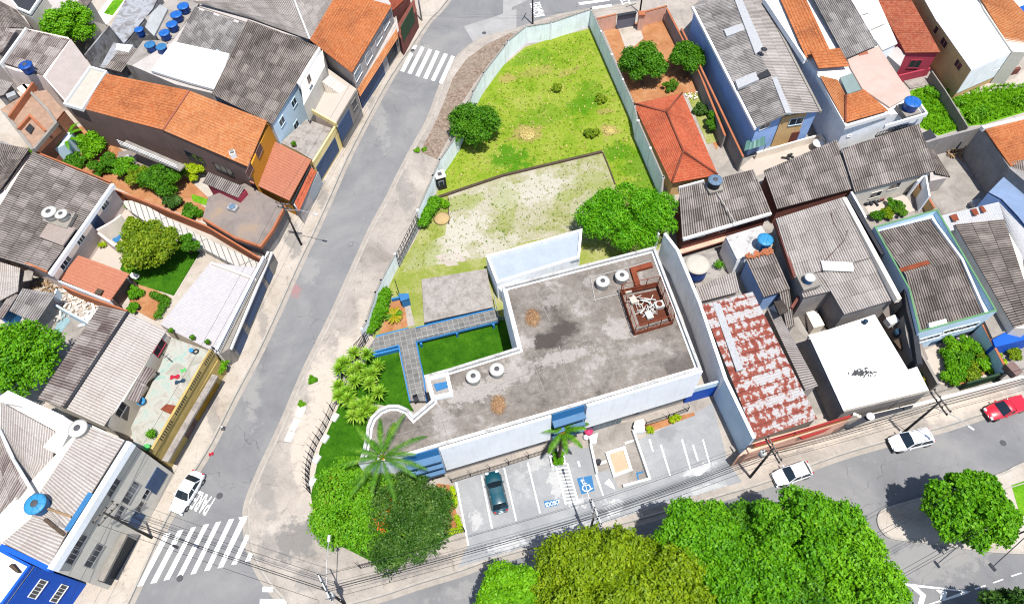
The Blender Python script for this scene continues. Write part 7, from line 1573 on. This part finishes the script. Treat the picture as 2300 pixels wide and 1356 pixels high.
MB().prism(G("h 260,530 370,500 425,590 310,625", 5.75), 5.3, 5.8).build('tank_stand', M['concrete'], t); tank("h 355,535", 5.8, .62, .9, M['cyan_tank'], M['white_paint'], 'small blue tank with a white lid on the pale ribbed roof', ribs=False)
tag(MB().prism(G("h 425,430 635,440 642,498 440,490", 5.45), 5.3, 5.45).build('flat_board', M['roof_white']), 'white board lying on the pale ribbed roof', 'board')
tw = MB(); tw.tube(G("h 490,110 510,180 585,290 605,220", 5.6), .03, 4); tw.tube(G("h 585,290 440,440", 5.4), .03, 4); tag(tw.build('dead_branch', M['rust_dark']), 'thin rusty dead branch lying over the pale ribbed roof', 'branch')
yardwall('dark brown stained wall left of the pale ribbed roof', "h 165,330 310,620 230,740", 3.8, 'brick_red', .3)
# stairwell and white roof
pad('stair_court', G("h 310,670 500,630 580,790 480,880 340,920 250,760"), .2, M['dark_ground'])
s_ = MB()
for k in range(9): q_ = G1("h 345,750", 0).lerp(G1("h 375,900", 0), k/8); s_.box((q_.x, q_.y, .2+.17*k/2), (1.3, .42, .2+.17*k), rz=.25)
tag(s_.build('court_stair', M['cream_wall']), 'pale stair flight in the dark court behind the white roof', 'stair')
t, p = house('white_roof_house', 'house with a dazzling white flat roof beside the street on the right', "h 345,925 490,880 780,785 1000,1150 1060,1130 1140,1290 575,1425", 3.8, 'dark_plaster', ins=0); MB().prism(p, 3.7, 3.82).build('roof', M['roof_white'], t); MB().strip(G("h 345,930 495,890", 4.15), .3, 3.7, None).build('back_parapet', M['cream_wall'], t); MB().strip(G("h 575,1425 1140,1290", 3.95), .2, 3.6, None).build('front_parapet', M['concrete'], t)
rb = MB(); rr = random.Random(9)
for k in range(60):
    q_ = G1("h 690,1170", 3.9)+V3(rr.gauss(0, .6), rr.gauss(0, .25), 0); rb.box((q_.x, q_.y, 3.86+rr.random()*.1), (rr.uniform(.1, .4), .1, .08), rz=rr.uniform(0, 3))
tag(rb.build('debris_heap', M['hatch_grey']), 'small heap of grey debris in the middle of the white roof', 'debris heap', kind='stuff')
c = G1("h 712,840", 3.9); tag(MB().lathe((c.x, c.y, 3.82), [(.22, 0), (.22, .5), (.26, .52), (.05, .56)], 14).build('vent_pipe', M['navy_cloth'], smooth=True), 'short dark blue vent pipe on the white roof', 'vent pipe')
pad('work_yard', G("h 780,790 930,680 1000,900 1090,1120 1000,1150"), 1.6, M['roof_brownflat'], .1)
rubble('dark pile of bags and scrap in the work yard behind the white roof', "h 870,770", 26, .5, 21, 'charcoal')
tag(MB().box(tuple(G1("h 890,830", 2.1)), (1.2, .9, .9), rz=.4).build('washing_machine', M['white_bright'], bevel=.05), 'white boxy machine in the work yard behind the white roof', 'machine'); c = G1("h 915,920", 1.6); tag(MB().lathe(c, [(.34, 0), (.36, .9), (.3, .92), (.05, .85)], 14).build('barrel', M['navy_cloth'], smooth=True), 'dark blue barrel in the work yard behind the white roof', 'barrel'); tag(MB().box(tuple(G1("h 940,985", 2.0)), (.9, 1.1, .7), rz=.4).build('crate', M['wood_dark'], bevel=.03), 'dark wooden crate in the work yard behind the white roof', 'crate')
yardwall('dark lane wall winding beside the green edged roof', "h 610,0 830,370 860,360 990,600 1010,760 1050,900 1080,1110", 4.4, 'charcoal', .55); yardwall('pale scalloped wall beside the work yard', "h 930,640 975,720 1000,920 1050,1110", 3.6, 'concrete', .35)
bush('wall_plant', 'small green plant in the gap at the corner of the white roof', 'plant', "h 1080,1190", .5, .9, M['leaf_lime'], 600, .12, 71); bush('wall_plant', 'dry yellow plant just below the green one at the corner of the white roof', 'plant', "h 1105,1245", .5, .8, M['leaf_cycad'], 600, .12, 72)
# green edged building
t, p = house('green_edged_house', 'house with a ribbed grey roof sunk behind bright green parapet edges', "h 775,205 1195,88 1590,762 1075,905 1005,620", 5.0, 'pale_blue_wall', ins=0, drop=.75)
parapet(t, p, 5.0, M['pale_blue_wall'], 0., .2, z0=4.25, name='parapet'); MB().ring(ccw(p), .2, 5.003, 5.06).build('green_coping', M['green_trim'], t)
q = [G1("h 1085,890", 4.55), G1("h 1520,778", 4.55), G1("h 1360,420", 4.75), G1("h 985,520", 4.75), G1("h 1160,148", 4.6), G1("h 785,240", 4.6)]
roof(t, [(q[0], q[1], q[2], q[3]), (q[5], q[4], q[2], q[3])], M['sheet_dark'], .25); MB().prism(G("h 1135,845 1250,815 1262,850 1145,885", 4.9), 4.6, 5.0).build('white_sheets', M['white_bright'], t)
MB().strip(G("h 1165,150 1360,415 1520,775", 4.95), .25, 4.5, None).build('valley_gutter', M['white_bright'], t); tag(MB().strip(G("h 950,490 1140,435", 4.95), .5, 4.8, 4.92).build('roof_plank', M['rust_paint']), 'rust red board lying across the ridge of the green edged roof', 'board')
A_, B_ = G("h 1075,905 1590,762", 4.9); window(t, A_, B_, "v 220,445", 2.8, .9, M['glass_blue'], M['white_wall'], bars=2); window(t, A_, B_, "v 440,370 600,330", 2.4, .9, M['glass'], M['white_wall'], bars=2); panel(t, A_, B_, "v 350,480", 3.6, 1.6, M['gate_blue'], 'garage_door'); panel(t, A_, B_, "v 560,420", 2.0, 1.6, M['gate_dark'], 'garage_door')
pad('front_yard_east', G("v 130,590 700,330 960,800 430,950 300,910"), .16, M['floor_beige']); pad('plant_bed', G("v 360,580 600,530 880,760 620,900 430,950"), .2, M['red_soil'], .05)
yardwall('grey blue yard wall topped with terracotta right of the plant bed', "v 755,310 1000,770", 2.6, 'pale_blue_wall', .2, 'terracotta'); yardwall('dark green front fence wall of the yard with the plant bed', "v 600,905 1000,790", 1.8, 'green_gate', .2); yardwall('stained grey wall left of the yard with the plant bed', "v 80,745 130,590 310,910", 2.2, 'concrete', .3)
for k, (sp, r_, m_) in enumerate((("v 430,600", 1.2, 'leaf_lime'), ("v 560,560", 1.2, 'leaf_bright'), ("v 430,720", 1.2, 'leaf_bright'), ("v 560,680", 1.4, 'leaf_mid'), ("v 690,640", 1.0, 'leaf_mango'), ("v 450,860", 1.3, 'leaf_bright'), ("v 600,800", 1.4, 'leaf_mango'), ("v 740,740", 1.2, 'leaf_lime'), ("v 840,730", .9, 'leaf_yellow'))):
    bush('garden_shrub', ('lime shrub at the top left of the crowded plant bed', 'bright shrub at the top of the crowded plant bed', 'bright shrub on the left side of the crowded plant bed', 'dark mid green shrub in the centre of the crowded plant bed', 'olive shrub at the upper right of the crowded plant bed', 'bright shrub at the street corner of the crowded plant bed', 'olive shrub near the street edge of the crowded plant bed', 'lime shrub at the right of the crowded plant bed', 'yellow green shrub at the right tip of the crowded plant bed')[k], 'shrub', sp, r_, 1.6, M[m_], 1700, .15, 80+k, group='shrubs in the crowded plant bed')
row_bush('flowering_plants', 'thin dark stemmed plants along the left edge of the crowded plant bed', 'plants', G("v 350,600 380,740 400,860", .2), .3, 1.0, M['leaf_dark'], 900, .12, 93)
# right edge roofs
t, p = house('long_grey_house', 'long house with a dark corrugated roof at the right edge behind a grey strip', "h 1310,190,4.5 1635,155,5.2 1769,390,5.2 1830,880,5 1710,870,4.5", 4.6, 'cream_wall', drop=.2, ins=.1); roof(t, [(G1("h 1700,870", 4.5), G1("h 1310,190", 4.5), G1("h 1640,155", 5.2), G1("F 2330,720", 5.2))], M['sheet_dark'], .25)
tag(MB().prism(G("h 1240,230 1310,230 1710,870 1560,940", 3.0), .1, 3.0).build('side_terrace', M['concrete']), 'plain grey side terrace between green edged roof and long dark roof', 'terrace'); tag(MB().prism(G("h 1560,950 1720,860 F 2330,730 2330,755 h 1580,1000", 2.9), .1, 2.9).build('blue_canopy', M['royal_blue']), 'deep blue canopy front of the long dark roofed house', 'canopy')
t, p = house('rusty_white_house', 'white ribbed sheet roof with rust streaks at the right edge', "h 1220,130,4.6 1600,40,4.6 1769,250,4.6 F 2330,640,4.2 h 1635,155,4.1 1310,190,4.1 1250,240,4.1", 4.2, 'white_wall', drop=.2, ins=.1); roof(t, [(G1("h 1250,240", 4.1), G1("h 1660,150", 4.1), G1("h 1600,40", 4.6), G1("h 1220,130", 4.6)), (G1("h 1640,160", 4.1), G1("F 2340,660", 4.1), G1("F 2330,545", 4.6), G1("h 1600,40", 4.6))], M['sheet_white'], .27)
for sp in ("u 1090,1000 1160,980 1190,1050 1130,1060", "u 1310,935 1370,925 1400,990 1350,1000", "u 1400,905 1440,900 1480,960 1440,970"): MB().flat(G(sp, 4.75), 4.75).build('rust_streak', M['rust_paint'], t)
pad('rear_court', G("u 890,640 1090,600 1000,460 1240,400 1500,850 1010,1000 870,800"), .18, M['yard_concrete'], .05)
yardwall('tall stained rendered wall across the back of the concrete court', "u 840,230 960,190 1435,65", 3.6, 'dark_plaster', .3); yardwall('very tall grey stained wall on the right of the concrete court', "u 1435,65 1725,520", 5.2, 'dark_plaster', .35); yardwall('pale buttress wall at the end of the row houses', "u 750,640 840,565 880,800", 3.2, 'white_wall', .2)
tag(MB().prism(G("u 800,135 890,95 960,190 830,220", 2.6), .1, 2.6).build('dark_hutch', M['charcoal']), 'dark roofed hutch with a terracotta edge at the end of the wild yard', 'hutch')
rubble('heap of rubble and plants in the corner of the concrete court', "u 1190,350", 50, .8, 31, 'wood'); tag(MB().box(tuple(G1("u 1370,880", .5)), (1.4, 1.0, .7), rz=.35).build('water_trough', M['steel_light'], bevel=.05), 'small grey blue trough box at the lower edge of the concrete court', 'trough')
t, p = house('blue_grey_house', 'house with a smooth blue grey flat roof at the right edge', "u 1730,520 1900,400 F 2345,560 u 1810,1010 1640,830 1500,755", 4.0, 'blue_wall', ins=0); MB().prism(p, 3.9, 4.0).build('roof', M['blue_flat'], t)
t, p = house('orange_edge_house', 'house with an orange tiled roof and a grey rear roof at the right edge', "u 1440,75 1900,-40 F 2345,440 u 1730,500", 5.6, 'dark_plaster', drop=.2, ins=.05); q = G("u 1460,100,5.9 1730,485,5.5 1960,420,5.5 1900,-30,5.9"); roof(t, [(q[1], q[2], q[3], q[0])], M['tile_orange'], tile=True, pt=.34, row=.45); MB().strip(G("u 1440,75 1880,-30", 6.1), .4, 5.5, None).build('white_flashing', M['white_bright'], t); roof(t, [(G1("u 1770,560", 5.2), G1("F 2345,430", 5.2), G1("F 2345,350", 5.7), G1("u 1730,440", 5.6))], M['sheet_dark'], .25, name='rear_roof')
pad('planted_patio', G("u 190,920 620,790 720,960 300,1090"), .2, M['floor_beige']); pad('patio_edge', G("u 650,650 750,670 900,930 730,980"), .22, M['roof_brownflat'], .05); yardwall('terracotta edged wall between patio and concrete court', "u 750,670 870,820 930,920", 1.8, 'tan_wall', .2, 'terracotta'); yardwall('white topped wall on the left of the planted patio', "u 60,750 210,1020", 3.6, 'white_wall', .25)
rubble('dark tools and a red cloth heap on the planted patio', "u 250,860", 20, .6, 33, 'charcoal'); cloth('crumpled red cloth on the patio behind the row house', "u 395,810", .3, 1.3, .7, 'signred', .8)
for k, sp in enumerate(("u 290,1030", "u 400,1010", "u 480,930", "u 560,990")): bush('patio_plant', ('dark potted plant at the left end of the patio', 'leafy potted plant left of the middle of the patio', 'tall leafy plant in the middle of the patio', 'spiky yellowish plant at the right of the patio')[k], 'plant', sp, .9, 1.3, M[('leaf_mid', 'leaf_olive', 'leaf_mid', 'leaf_palm')[k]], 1300, .15, 95+k, group='plants on the patio')
# far right street yard
pad('gate_yard', G("v 880,490 1175,400 1175,690 1000,760"), .16, M['yard_concrete']); bush('yard_shrub', 'scruffy shrub in the grey gate yard at the right edge', 'shrub', "v 1040,610", .9, 1.2, M['leaf_olive'], 1200, .14, 99); yardwall('white rendered ledge wall below the blue canopy', "v 860,480 1150,400", 1.4, 'white_wall', .8)
c = G1("v 1055,770", 2.9); t = thing('shop_sign', 'dark brown projecting sign box on the corner of the terracotta wall', 'sign', (c.x, c.y, .1)); MB().box(tuple(c), (1.0, 1.4, .9), rz=.45).build('sign_box', M['brown_wall'], t, bevel=.03); MB().tube([up(c, .1), c], .06, 6).build('post', M['charcoal'], t)
yardwall('pale street front wall below the white roof', "l 640,95 700,120 1040,40 1769,-150", 2.6, 'cream_wall', .3)
q = G("l 580,190,2.9 1040,35,2.9 1010,60,3.1 620,170,3.1"); tag(MB().prism(G("l 580,185 720,110 1040,35 1030,55 740,140 600,200", 3.0), 2.8, 3.0).build('awning', M['charcoal']), 'long dark shop awning along the street below the white roof', 'awning'); c = G1("l 752,112", 3.4); tag(MB().lathe(c, [(.4, -.1), (.44, 0), (.3, .12), (.02, .16)], 18).build('dish_lamp', M['white_bright'], smooth=True), 'round white dish above the dark street awning', 'dish')
# ------------------------------------------------------------------ trees round the corner, parked cars, poles
def yucca(label, heads, seed):
    rr = random.Random(seed); b = cen(G(heads, .2)); b.z = .15; t = thing('yucca', label, 'yucca', tuple(b), 0, 'yuccas by the corner fence'); tr = MB(); mb = MB()
    for c in G(heads, 2.1):
        c = c+V3(0, 0, rr.uniform(-.5, .4)); tr.tube([b+V3(rr.uniform(-.2, .2), rr.uniform(-.2, .2), 0), b.lerp(c, .55)+V3(0, 0, -.2), c], .09, 6, .06); rosette(mb, c, 1.12, 60, rr, w=.07)
    tr.build('trunk', M['bark'], t); mb.build('leaves', M['leaf_yucca'], t)
yucca('yucca clump at the top beside the walkway end', "f 690,1030 780,1060 640,1110", 1); yucca('yucca clump on the left by the fence', "f 600,1160 620,1110 680,1160 590,1250", 2); yucca('yucca clump in the middle of the yucca group', "f 720,1130 770,1180 700,1230 650,1290", 3); yucca('yucca clump at the right next to the side lawn', "f 850,1120 800,1250 860,1310 820,1180", 4); yucca('yucca clump at the bottom of the yucca group', "j 650,10 740,40 690,110 780,20 820,80 700,60", 5); yucca('yucca clump at the bottom left by the bare earth', "f 600,1330 660,1340 j 740,110 770,70", 6)
tree('flame_tree', 'wide lime green tree with orange flowers on the street corner', 'tree', "j 690,700", 4.2, 4.4, 3.9, 2.6, M['leaf_flame'], 17000, .16, base="j 700,800", clumps=22, seed=61, flat=.45, k=.36)
FT = bpy.context.scene.objects['flame_tree']; rr = random.Random(2); fl = []
for sp in ("j 560,560", "j 600,600", "j 880,730", "j 920,700", "j 860,790", "j 960,680", "j 880,840", "j 940,660", "j 830,700", "j 900,760", "j 950,720", "j 650,600", "j 520,700"):
    c = G1(sp, 5.7); fl.append((c.x, c.y, c.z, .6))
leaf_cloud('blossom', fl, 800, .1, M['flower_orange'], FT, shell=.6, seed=9)
tree('dark_tree', 'dense dark green glossy tree beside the flame tree on the street corner', 'tree', "j 1010,790", 4.0, 4.5, 4.2, 2.6, M['leaf_dark'], 20000, .15, base="j 1020,900", clumps=26, seed=62, flat=.4, k=.36)
bush('round_bush', 'small bright bush between the dark tree and the yellow hedge strips', 'bush', "j 1290,690", 1.0, 1.4, M['leaf_bright'], 1800, .12, 63)
tree('bamboo_clump', 'feathery bright green bamboo thicket behind the big roof', 'bamboo', "g 860,140", 3.6, 5.8, 3.9, 2.6, M['leaf_bamboo'], 20000, .26, base="g 850,230", clumps=24, seed=64, aspect=.22, k=.38, flat=.25)
tree('field_tree', 'dark green rounded tree on the lot wall at the edge of the grass field', 'tree', "b 1485,830", 2.9, 3.0, 2.9, 2.4, M['leaf_mid'], 11000, .18, base="b 1480,960", clumps=16, seed=65)
# palms
def palm(label, base, top, h, L, n, seed, dead=True):
    c = G1(top, h); b = G1(base, .15) if base else V3(c.x+.3, c.y-.2, .15); t = thing('palm_tree', label, 'palm tree', tuple(b), 0, 'palms by the public building'); MB().tube([b, b.lerp(c, .35)+V3(.05, 0, 0), b.lerp(c, .7), c], .19, 10, .12).build('trunk', M['bark'], t, smooth=True)
    rr = random.Random(seed)
    for k in range(n): frond_mesh(c, 2.39996*k+rr.uniform(-.2, .2), L*rr.uniform(.85, 1.1), .95-.95*k/n, M['leaf_palm'], t, 1.1, .42, 40, 'frond', k)
    MB().lathe(c-V3(0, 0, .45), [(.1, 0), (.3, .2), (.25, .4), (.05, .5)], 10).build('fruit', M['flower_orange'], t)
    return t
palm('tall palm with drooping fronds above the blue recess of the big roof', None, "j 880,385", 9.0, 4.7, 15, 4)
palm('smaller palm in a white planter box in front of the facade', "k 390,420", "k 425,215", 5.4, 3.1, 10, 7)
q = G("k 335,375 430,350 445,425 350,445", .6); t = building('palm_planter', 'white planter box at the foot of the smaller palm', 'planter', q); MB().ring(q, .15, .1, .6).build('rim', M['white_bright'], t); MB().prism(inset(ccw(q), .14), .1, .45).build('soil', M['dark_ground'], t); bush('planter_shrub', 'bright green shrub in the white planter at the palm foot', 'shrub', "k 395,405", .7, 1.0, M['leaf_bright'], 1200, .13, 66, z0=.5)
c = G1("j 1215,400", 3.0); t = thing('hanging_plant', 'small feathery palm tuft in the blue recess of the facade', 'plant', (c.x, c.y, 2.0)); mb = MB(); rosette(mb, c, .9, 40, random.Random(3), .9, -.5, .03); mb.build('leaves', M['leaf_mid'], t); MB().tube([c-V3(0, 0, .9), c], .06, 6).build('stem', M['bark'], t)
# big trees over the road
for k, (sp, zc, rx, ry, rz, m_, n, base, lab) in enumerate((
    ("F 1345,1318", 6.6, 5.2, 4.6, 4.2, 'leaf_olive', 26000, None, 'large olive green tree at the bottom edge left of the bright green trees'),
    ("F 1480,1350", 6.6, 5.0, 4.8, 4.2, 'leaf_olive', 24000, None, 'olive green tree at the bottom edge under the bright green crown'),
    ("F 1570,1210", 7.2, 3.4, 3.2, 3.4, 'leaf_bright', 15000, None, 'vivid green tree crown jutting over the road beside the olive trees'),
    ("F 1792,1212", 7.2, 5.4, 4.2, 4.0, 'leaf_bright', 28000, None, 'largest vivid green tree reaching up to the parked white hatchback'),
    ("F 1900,1290", 7.0, 4.3, 4.4, 4.0, 'leaf_lime', 22000, None, 'lime green tree at the bottom right next to the painted chevrons'),
    ("F 1690,1330", 6.6, 4.2, 4.2, 3.8, 'leaf_bright', 20000, None, 'vivid green tree at the bottom edge between olive and lime trees'),
    ("F 1665,1205", 6.0, 2.4, 2.4, 2.4, 'leaf_mid', 8000, None, 'darker green crown filling the gap between the two vivid crowns'),
    ("F 1150,1352", 5.6, 2.9, 2.8, 2.4, 'leaf_lime', 11000, None, 'small lime green tree at the bottom edge left of the olive trees'),
    ("F 1800,1380", 6.6, 4.4, 4.0, 3.8, 'leaf_mid', 16000, None, 'mid green tree cut off by the bottom edge'))):
    tree('street_tree', lab, 'tree', sp, zc, rx, ry, rz, M[m_], int(n*1.15), .19, clumps=24, seed=100+k, k=.37, jit=.5, group='big trees over the lower road', flat=.4, tr=.3)
tree('island_tree', 'green tree with coarse leaves on the traffic island at the right', 'tree', "F 2178,1140", 5.0, 4.1, 3.5, 2.8, M['leaf_bright'], 17000, .23, base="F 2165,1170", clumps=30, seed=120, k=.28, flat=.35)
tree('edge_tree', 'dark tree top at the lower right corner', 'tree', "F 2262,1392", 4.0, 2.6, 2.4, 2.2, M['leaf_dark'], 7000, .2, clumps=12, seed=121)
bush('street_plant', 'bright sapling on the pavement by the mustard house', 'sapling', "o 925,400", 1.1, 1.9, M['leaf_lime'], 1500, .17, 122, z0=.13)
bush('weed_tuft', 'weed tuft growing on the kerb beside the yuccas', 'weeds', "f 420,1220", .55, .4, M['leaf_bright'], 600, .12, 123, z0=.13)
for k, sp in enumerate(("j 350,35", "b 1160,995", "b 1110,1000")): bush('weed_tuft', ('weed tuft on the kerb above the white covers', 'weed tuft on the mosaic pavement', 'small weed tuft at the kerb of the mosaic pavement')[k], 'weeds', sp, .4, .3, M['leaf_lime'], 350, .1, 130+k, z0=.13)
# cars
car('parked_car', 'white sedan parked at the lower left by the crosswalk facing down the street', "F 398,1143", "F 444,1068", M['paint_white'], 4.4, 1.74, 1.46, 'sedan')
car('parked_car', 'dark teal car parked in the second bay of the car park', "F 1105,1063", "F 1125,1147", M['paint_teal'], 4.3, 1.74, 1.42, 'hatch')
car('parked_car', 'white hatchback parked half under the vivid green trees', "F 1737,1078", "F 1820,1050", M['paint_white'], 4.0, 1.72, 1.5, 'hatch')
car('parked_car', 'white sport utility car with roof rails on the right hand road', "F 1998,1000", "F 2092,978", M['paint_white'], 4.5, 1.84, 1.65, 'suv')
car('parked_car', 'red pickup car with a covered bed at the right edge', "F 2203,936", "F 2312,898", M['paint_red'], 4.6, 1.74, 1.58, 'pickup')
# poles: the photographed top, height
armx = math.atan2(*(reversed((G1("z 1140,585", 9)-G1("z 1075,425", 9)).xy[:])))
P1, p1 = pole("F 679,557", "F 632,455", 8.4, 'utility pole with tangled wires by the orange street wing', arms=(7.9, 7.1), lamp=[("f 425,118", 7.6, False)], transformer=None, armlen=.9, armdir=-.2, mat='pole_dark')
P2, p2 = pole(None, "z 1105,490", 8.6, 'utility pole with white double crossarms in front of the car park', arms=(8.3, 7.5), lamp=[("z 1185,715", 7.8, False), ("z 992,155", 7.8, False)], armlen=1.25, armdir=armx, am='white_paint')
P3, p3 = pole(None, "q 230,570", 9.4, 'utility pole with crossarms against the grey facade', arms=(9.1, 8.2), lamp=[("w 540,510", 6.0, True)], armlen=1.2, armdir=1.0, mat='pole_dark')
P4, p4 = pole(None, "j 480,1245", 8.6, 'utility pole with white double crossarms on the corner pavement at the bottom', arms=(8.3, 7.6), lamp=[("s 268,970", 7.6, False)], armlen=1.3, armdir=armx+.25, am='white_paint', transformer=-.8, mat='pole_dark')
P5, p5 = pole(None, "A4 735,800", 8.6, 'utility pole with a white transformer in front of the rusty roof shop', arms=(8.3, 7.6), transformer=2.8, armlen=1.3, armdir=armx, mat='pole_dark')
P6, p6 = pole(None, "v 340,1080", 8.6, 'utility pole in front of the plant bed with a lamp arm over the road', arms=(8.3, 7.6), lamp=[("v 610,1340", 7.6, False)], armlen=1.3, armdir=armx, mat='pole_dark')
P7, p7 = pole(None, "F 1196,-55", 8.4, 'dark pole rising behind the upper lot wall', arms=(8.0,), armlen=1., armdir=1.2, mat='pole_dark')
P8, p8 = pole(None, "F 930,-62", 8.4, 'white pole at the top of the street beside the green gate', arms=(8.0,), armlen=.9, armdir=1.2, mat='pole_white')
P9, p9 = pole(None, "F 1452,-75", 8.0, 'thin dark pole behind the terracotta capped gate pier', arms=(7.6,), armlen=.9, armdir=.4, mat='pole_dark')
def top(b, h): return V3(b.x, b.y, h)
O3 = [(-1.0, 0), (0., .0), (.95, 0)]
cables('power cables from the corner pole to the car park pole', top(p4, 8.4), top(p2, 8.4), [(-1., 0), (0, 0), (1., 0)], .5); cables('thick low cables from the corner pole to the car park pole', top(p4, 6.6), top(p2, 6.6), [(0, 0), (.12, .2)], .6, .026)
cables('power cables from the car park pole to the transformer pole', top(p2, 8.4), top(p5, 8.4), O3, .5); cables('thick low cables from the car park pole to the transformer pole', top(p2, 6.6), top(p5, 6.6), [(0, 0), (.15, .2), (-.15, -.2), (.3, .1)], .6, .026)
cables('power cables from the transformer pole to the plant bed pole', top(p5, 8.4), top(p6, 8.4), O3, .5); cables('thick low cables from the transformer pole to the plant bed pole', top(p5, 6.6), top(p6, 6.6), [(0, 0), (.15, .2), (.4, .1)], .6, .026)
far = top(p6, 8.4)+(p6-p5).normalized()*32; far.z = 8.4; cables('power cables from the plant bed pole out of the right edge', top(p6, 8.4), far, O3, .5); far2 = far.copy(); far2.z = 6.6; cables('thick low cables from the plant bed pole out of the right edge', top(p6, 6.6), far2, [(0, 0), (.2, .2), (.5, 0)], .6, .026)
cables('power cables crossing the road above the big crosswalk', top(p3, 8.8), top(p4, 8.4), O3, .5); cables('thick low cables crossing the road above the big crosswalk', top(p3, 7.2), top(p4, 6.6), [(0, 0), (.15, .2)], .6, .026)
cables('cables from the grey facade pole up the west pavement', top(p3, 8.8), top(p1, 8.), [(-.6, 0), (.6, 0)], .7); cables('cables from the street wing pole up to the white pole', top(p1, 8.), top(p8, 8.2), [(-.6, 0), (.6, 0), (0, -1.2)], .7)
cables('cables from the white pole to the pole behind the lot wall', top(p8, 7.6), top(p7, 7.8), [(-.4, 0), (.4, 0), (0, -.5)], .5); cables('cables from the pole behind the lot wall to the pole by the gate pier', top(p7, 7.8), top(p9, 7.6), [(-.4, 0), (.4, 0)], .5)
dn = top(p3, 8.8)+(p3-p1).normalized()*30; dn.z = 8.8; cables('cables leaving the grey facade pole over the blue corner house', top(p3, 8.8), dn, [(-.6, 0), (.6, 0)], .6)
c1, c2 = G1("A8 250,790", 7.), G1("A8 1210,250", 7.); cables('loose cables over the side road by the traffic island', c1+(c1-c2)*.5, c2+(c2-c1)*.6, [(-.2, 0), (0, 0), (.3, -.2), (3.4, 0), (3.7, .1)], .3)
# service oddments in the street
c = G1("o 940,940", .01); t = thing('traffic_cone', 'small black and white traffic cone lying by the kerb of the left street', 'traffic cone', tuple(c)); MB().box(tuple(c+V3(0, 0, .03)), (.42, .42, .06)).build('base', M['black_plastic'], t); MB().lathe(c, [(.15, .05), (.11, .3), (.04, .72), (.02, .73)], 14).build('cone', M['white_bright'], t, smooth=True); MB().lathe(c, [(.127, .22), (.1, .4), (.09, .41), (.1, .2)], 14).build('band', M['black_plastic'], t)
cloth('pink red rag lying on the asphalt of the left street', "o 825,1185", .02, .5, .45, 'red_cloth', .4)
c = G1("A6 330,600", .15); tag(MB().lathe(c, [(.02, 1.0), (.45, .8), (.5, .72), (.45, .74), (.02, .9)], 8).build('parasol', M['pink_plastic'], smooth=False), 'small pink parasol canopy by the entrance pier', 'parasol'); c = G1("A6 305,520", .15); tag(MB().lathe(c, [(.3, 0), (.4, .5), (.3, .8), (.05, .9)], 12).build('bundle', M['pink_plastic'], smooth=True), 'pink cloth bundle against the facade left of the entrance', 'bundle'); c = G1("A6 300,665", .15); tag(MB().lathe(c, [(.25, 0), (.34, .3), (.2, .5), (.05, .55)], 12).build('sack', M['white_bright'], smooth=True), 'white sack below the pink parasol', 'sack')
c = G1("A6 475,1035", .15); tag(MB().lathe(c, [(.24, 0), (.27, .6), (.3, .62), (.26, .62), (.05, .5)], 14).build('waste_bin', M['charcoal'], smooth=True), 'dark round waste bin inside the left forecourt wall', 'waste bin')
c = G1("s 810,110", .9); t = thing('garden_chair', 'dark folding chair at the lower end of the walkway', 'chair', (c.x, c.y, 1.0), .4); MW = worldmat(t)
for d, s, nm in (((0, 0, .45), (.5, .5, .06), 'seat'), ((0, .25, .75), (.5, .06, .6), 'backrest')): loc(MB().box(d, s), nm, M['charcoal'])
for x in (-.2, .2):
    for y in (-.2, .2): loc(MB().box((x, y, .21), (.05, .05, .42)), 'leg', M['charcoal'])
t = thing('street_light', 'white lamp arm over the right hand road by the white sport utility car', 'street light', tuple(p6+V3(.3, .2, 0)))  if 0 else None
# street lamp standing by the island tree
b = G1("A8 1900,190", .13); t = thing('street_lamp', 'dark street lamp beside the island tree leaning its arm over the side road', 'street lamp', tuple(b)); MB().tube([b, b+V3(0, 0, 6.5)], .1, 8, .06).build('post', M['charcoal'], t); e = G1("A8 1820,560", 6.8); la = MB().tube([b+V3(0, 0, 6.4), e], .04, 6).build('arm', M['charcoal'], t); MB().box(tuple(e), (.7, .28, .14), rz=-1.1).build('lamp_head', M['charcoal'], la, bevel=.04)
# ------------------------------------------------------------------ light and camera
SUN_EL, SUN_AZ = R(74.5), R(-58)
sd = Vector((math.cos(SUN_EL)*math.cos(SUN_AZ), math.cos(SUN_EL)*math.sin(SUN_AZ), math.sin(SUN_EL)))
ld = bpy.data.lights.new('sun', 'SUN'); ld.energy = 4.9; ld.angle = R(.5); ld.color = (1., .965, .91)
lo = bpy.data.objects.new('sun', ld); COL.objects.link(lo); lo.rotation_euler = sd.to_track_quat('Z', 'Y').to_euler(); lo.location = (0, 0, 90)
wd = bpy.data.worlds.new('World'); SC.world = wd; wd.use_nodes = True; nt = wd.node_tree
sk = nt.nodes.new('ShaderNodeTexSky'); sk.sky_type = 'NISHITA'; sk.sun_disc = False; sk.sun_elevation = SUN_EL; sk.sun_rotation = math.atan2(sd.x, sd.y)
bg = nt.nodes['Background']; nt.links.new(sk.outputs[0], bg.inputs[0]); bg.inputs[1].default_value = .115
cd = bpy.data.cameras.new('camera'); co = bpy.data.objects.new('camera', cd); COL.objects.link(co)
cd.sensor_fit = 'HORIZONTAL'; cd.sensor_width = 36; cd.lens = FOC/2300*36; cd.clip_end = 3000; cd.clip_start = 1
rm = Matrix([[WM[i][0], -WM[i][1], -WM[i][2]] for i in range(3)])
co.matrix_world = Matrix.Translation((0, 0, HGT)) @ rm.to_4x4()
SC.camera = co
SC.view_settings.view_transform = 'Standard'; SC.view_settings.look = 'None'; SC.view_settings.exposure = .8; SC.view_settings.gamma = 1
SC.cycles.max_bounces = 6; SC.cycles.diffuse_bounces = 4; SC.cycles.use_denoising = True; SC.cycles.pixel_filter_type = "BLACKMAN_HARRIS"; SC.cycles.filter_width = 1.15
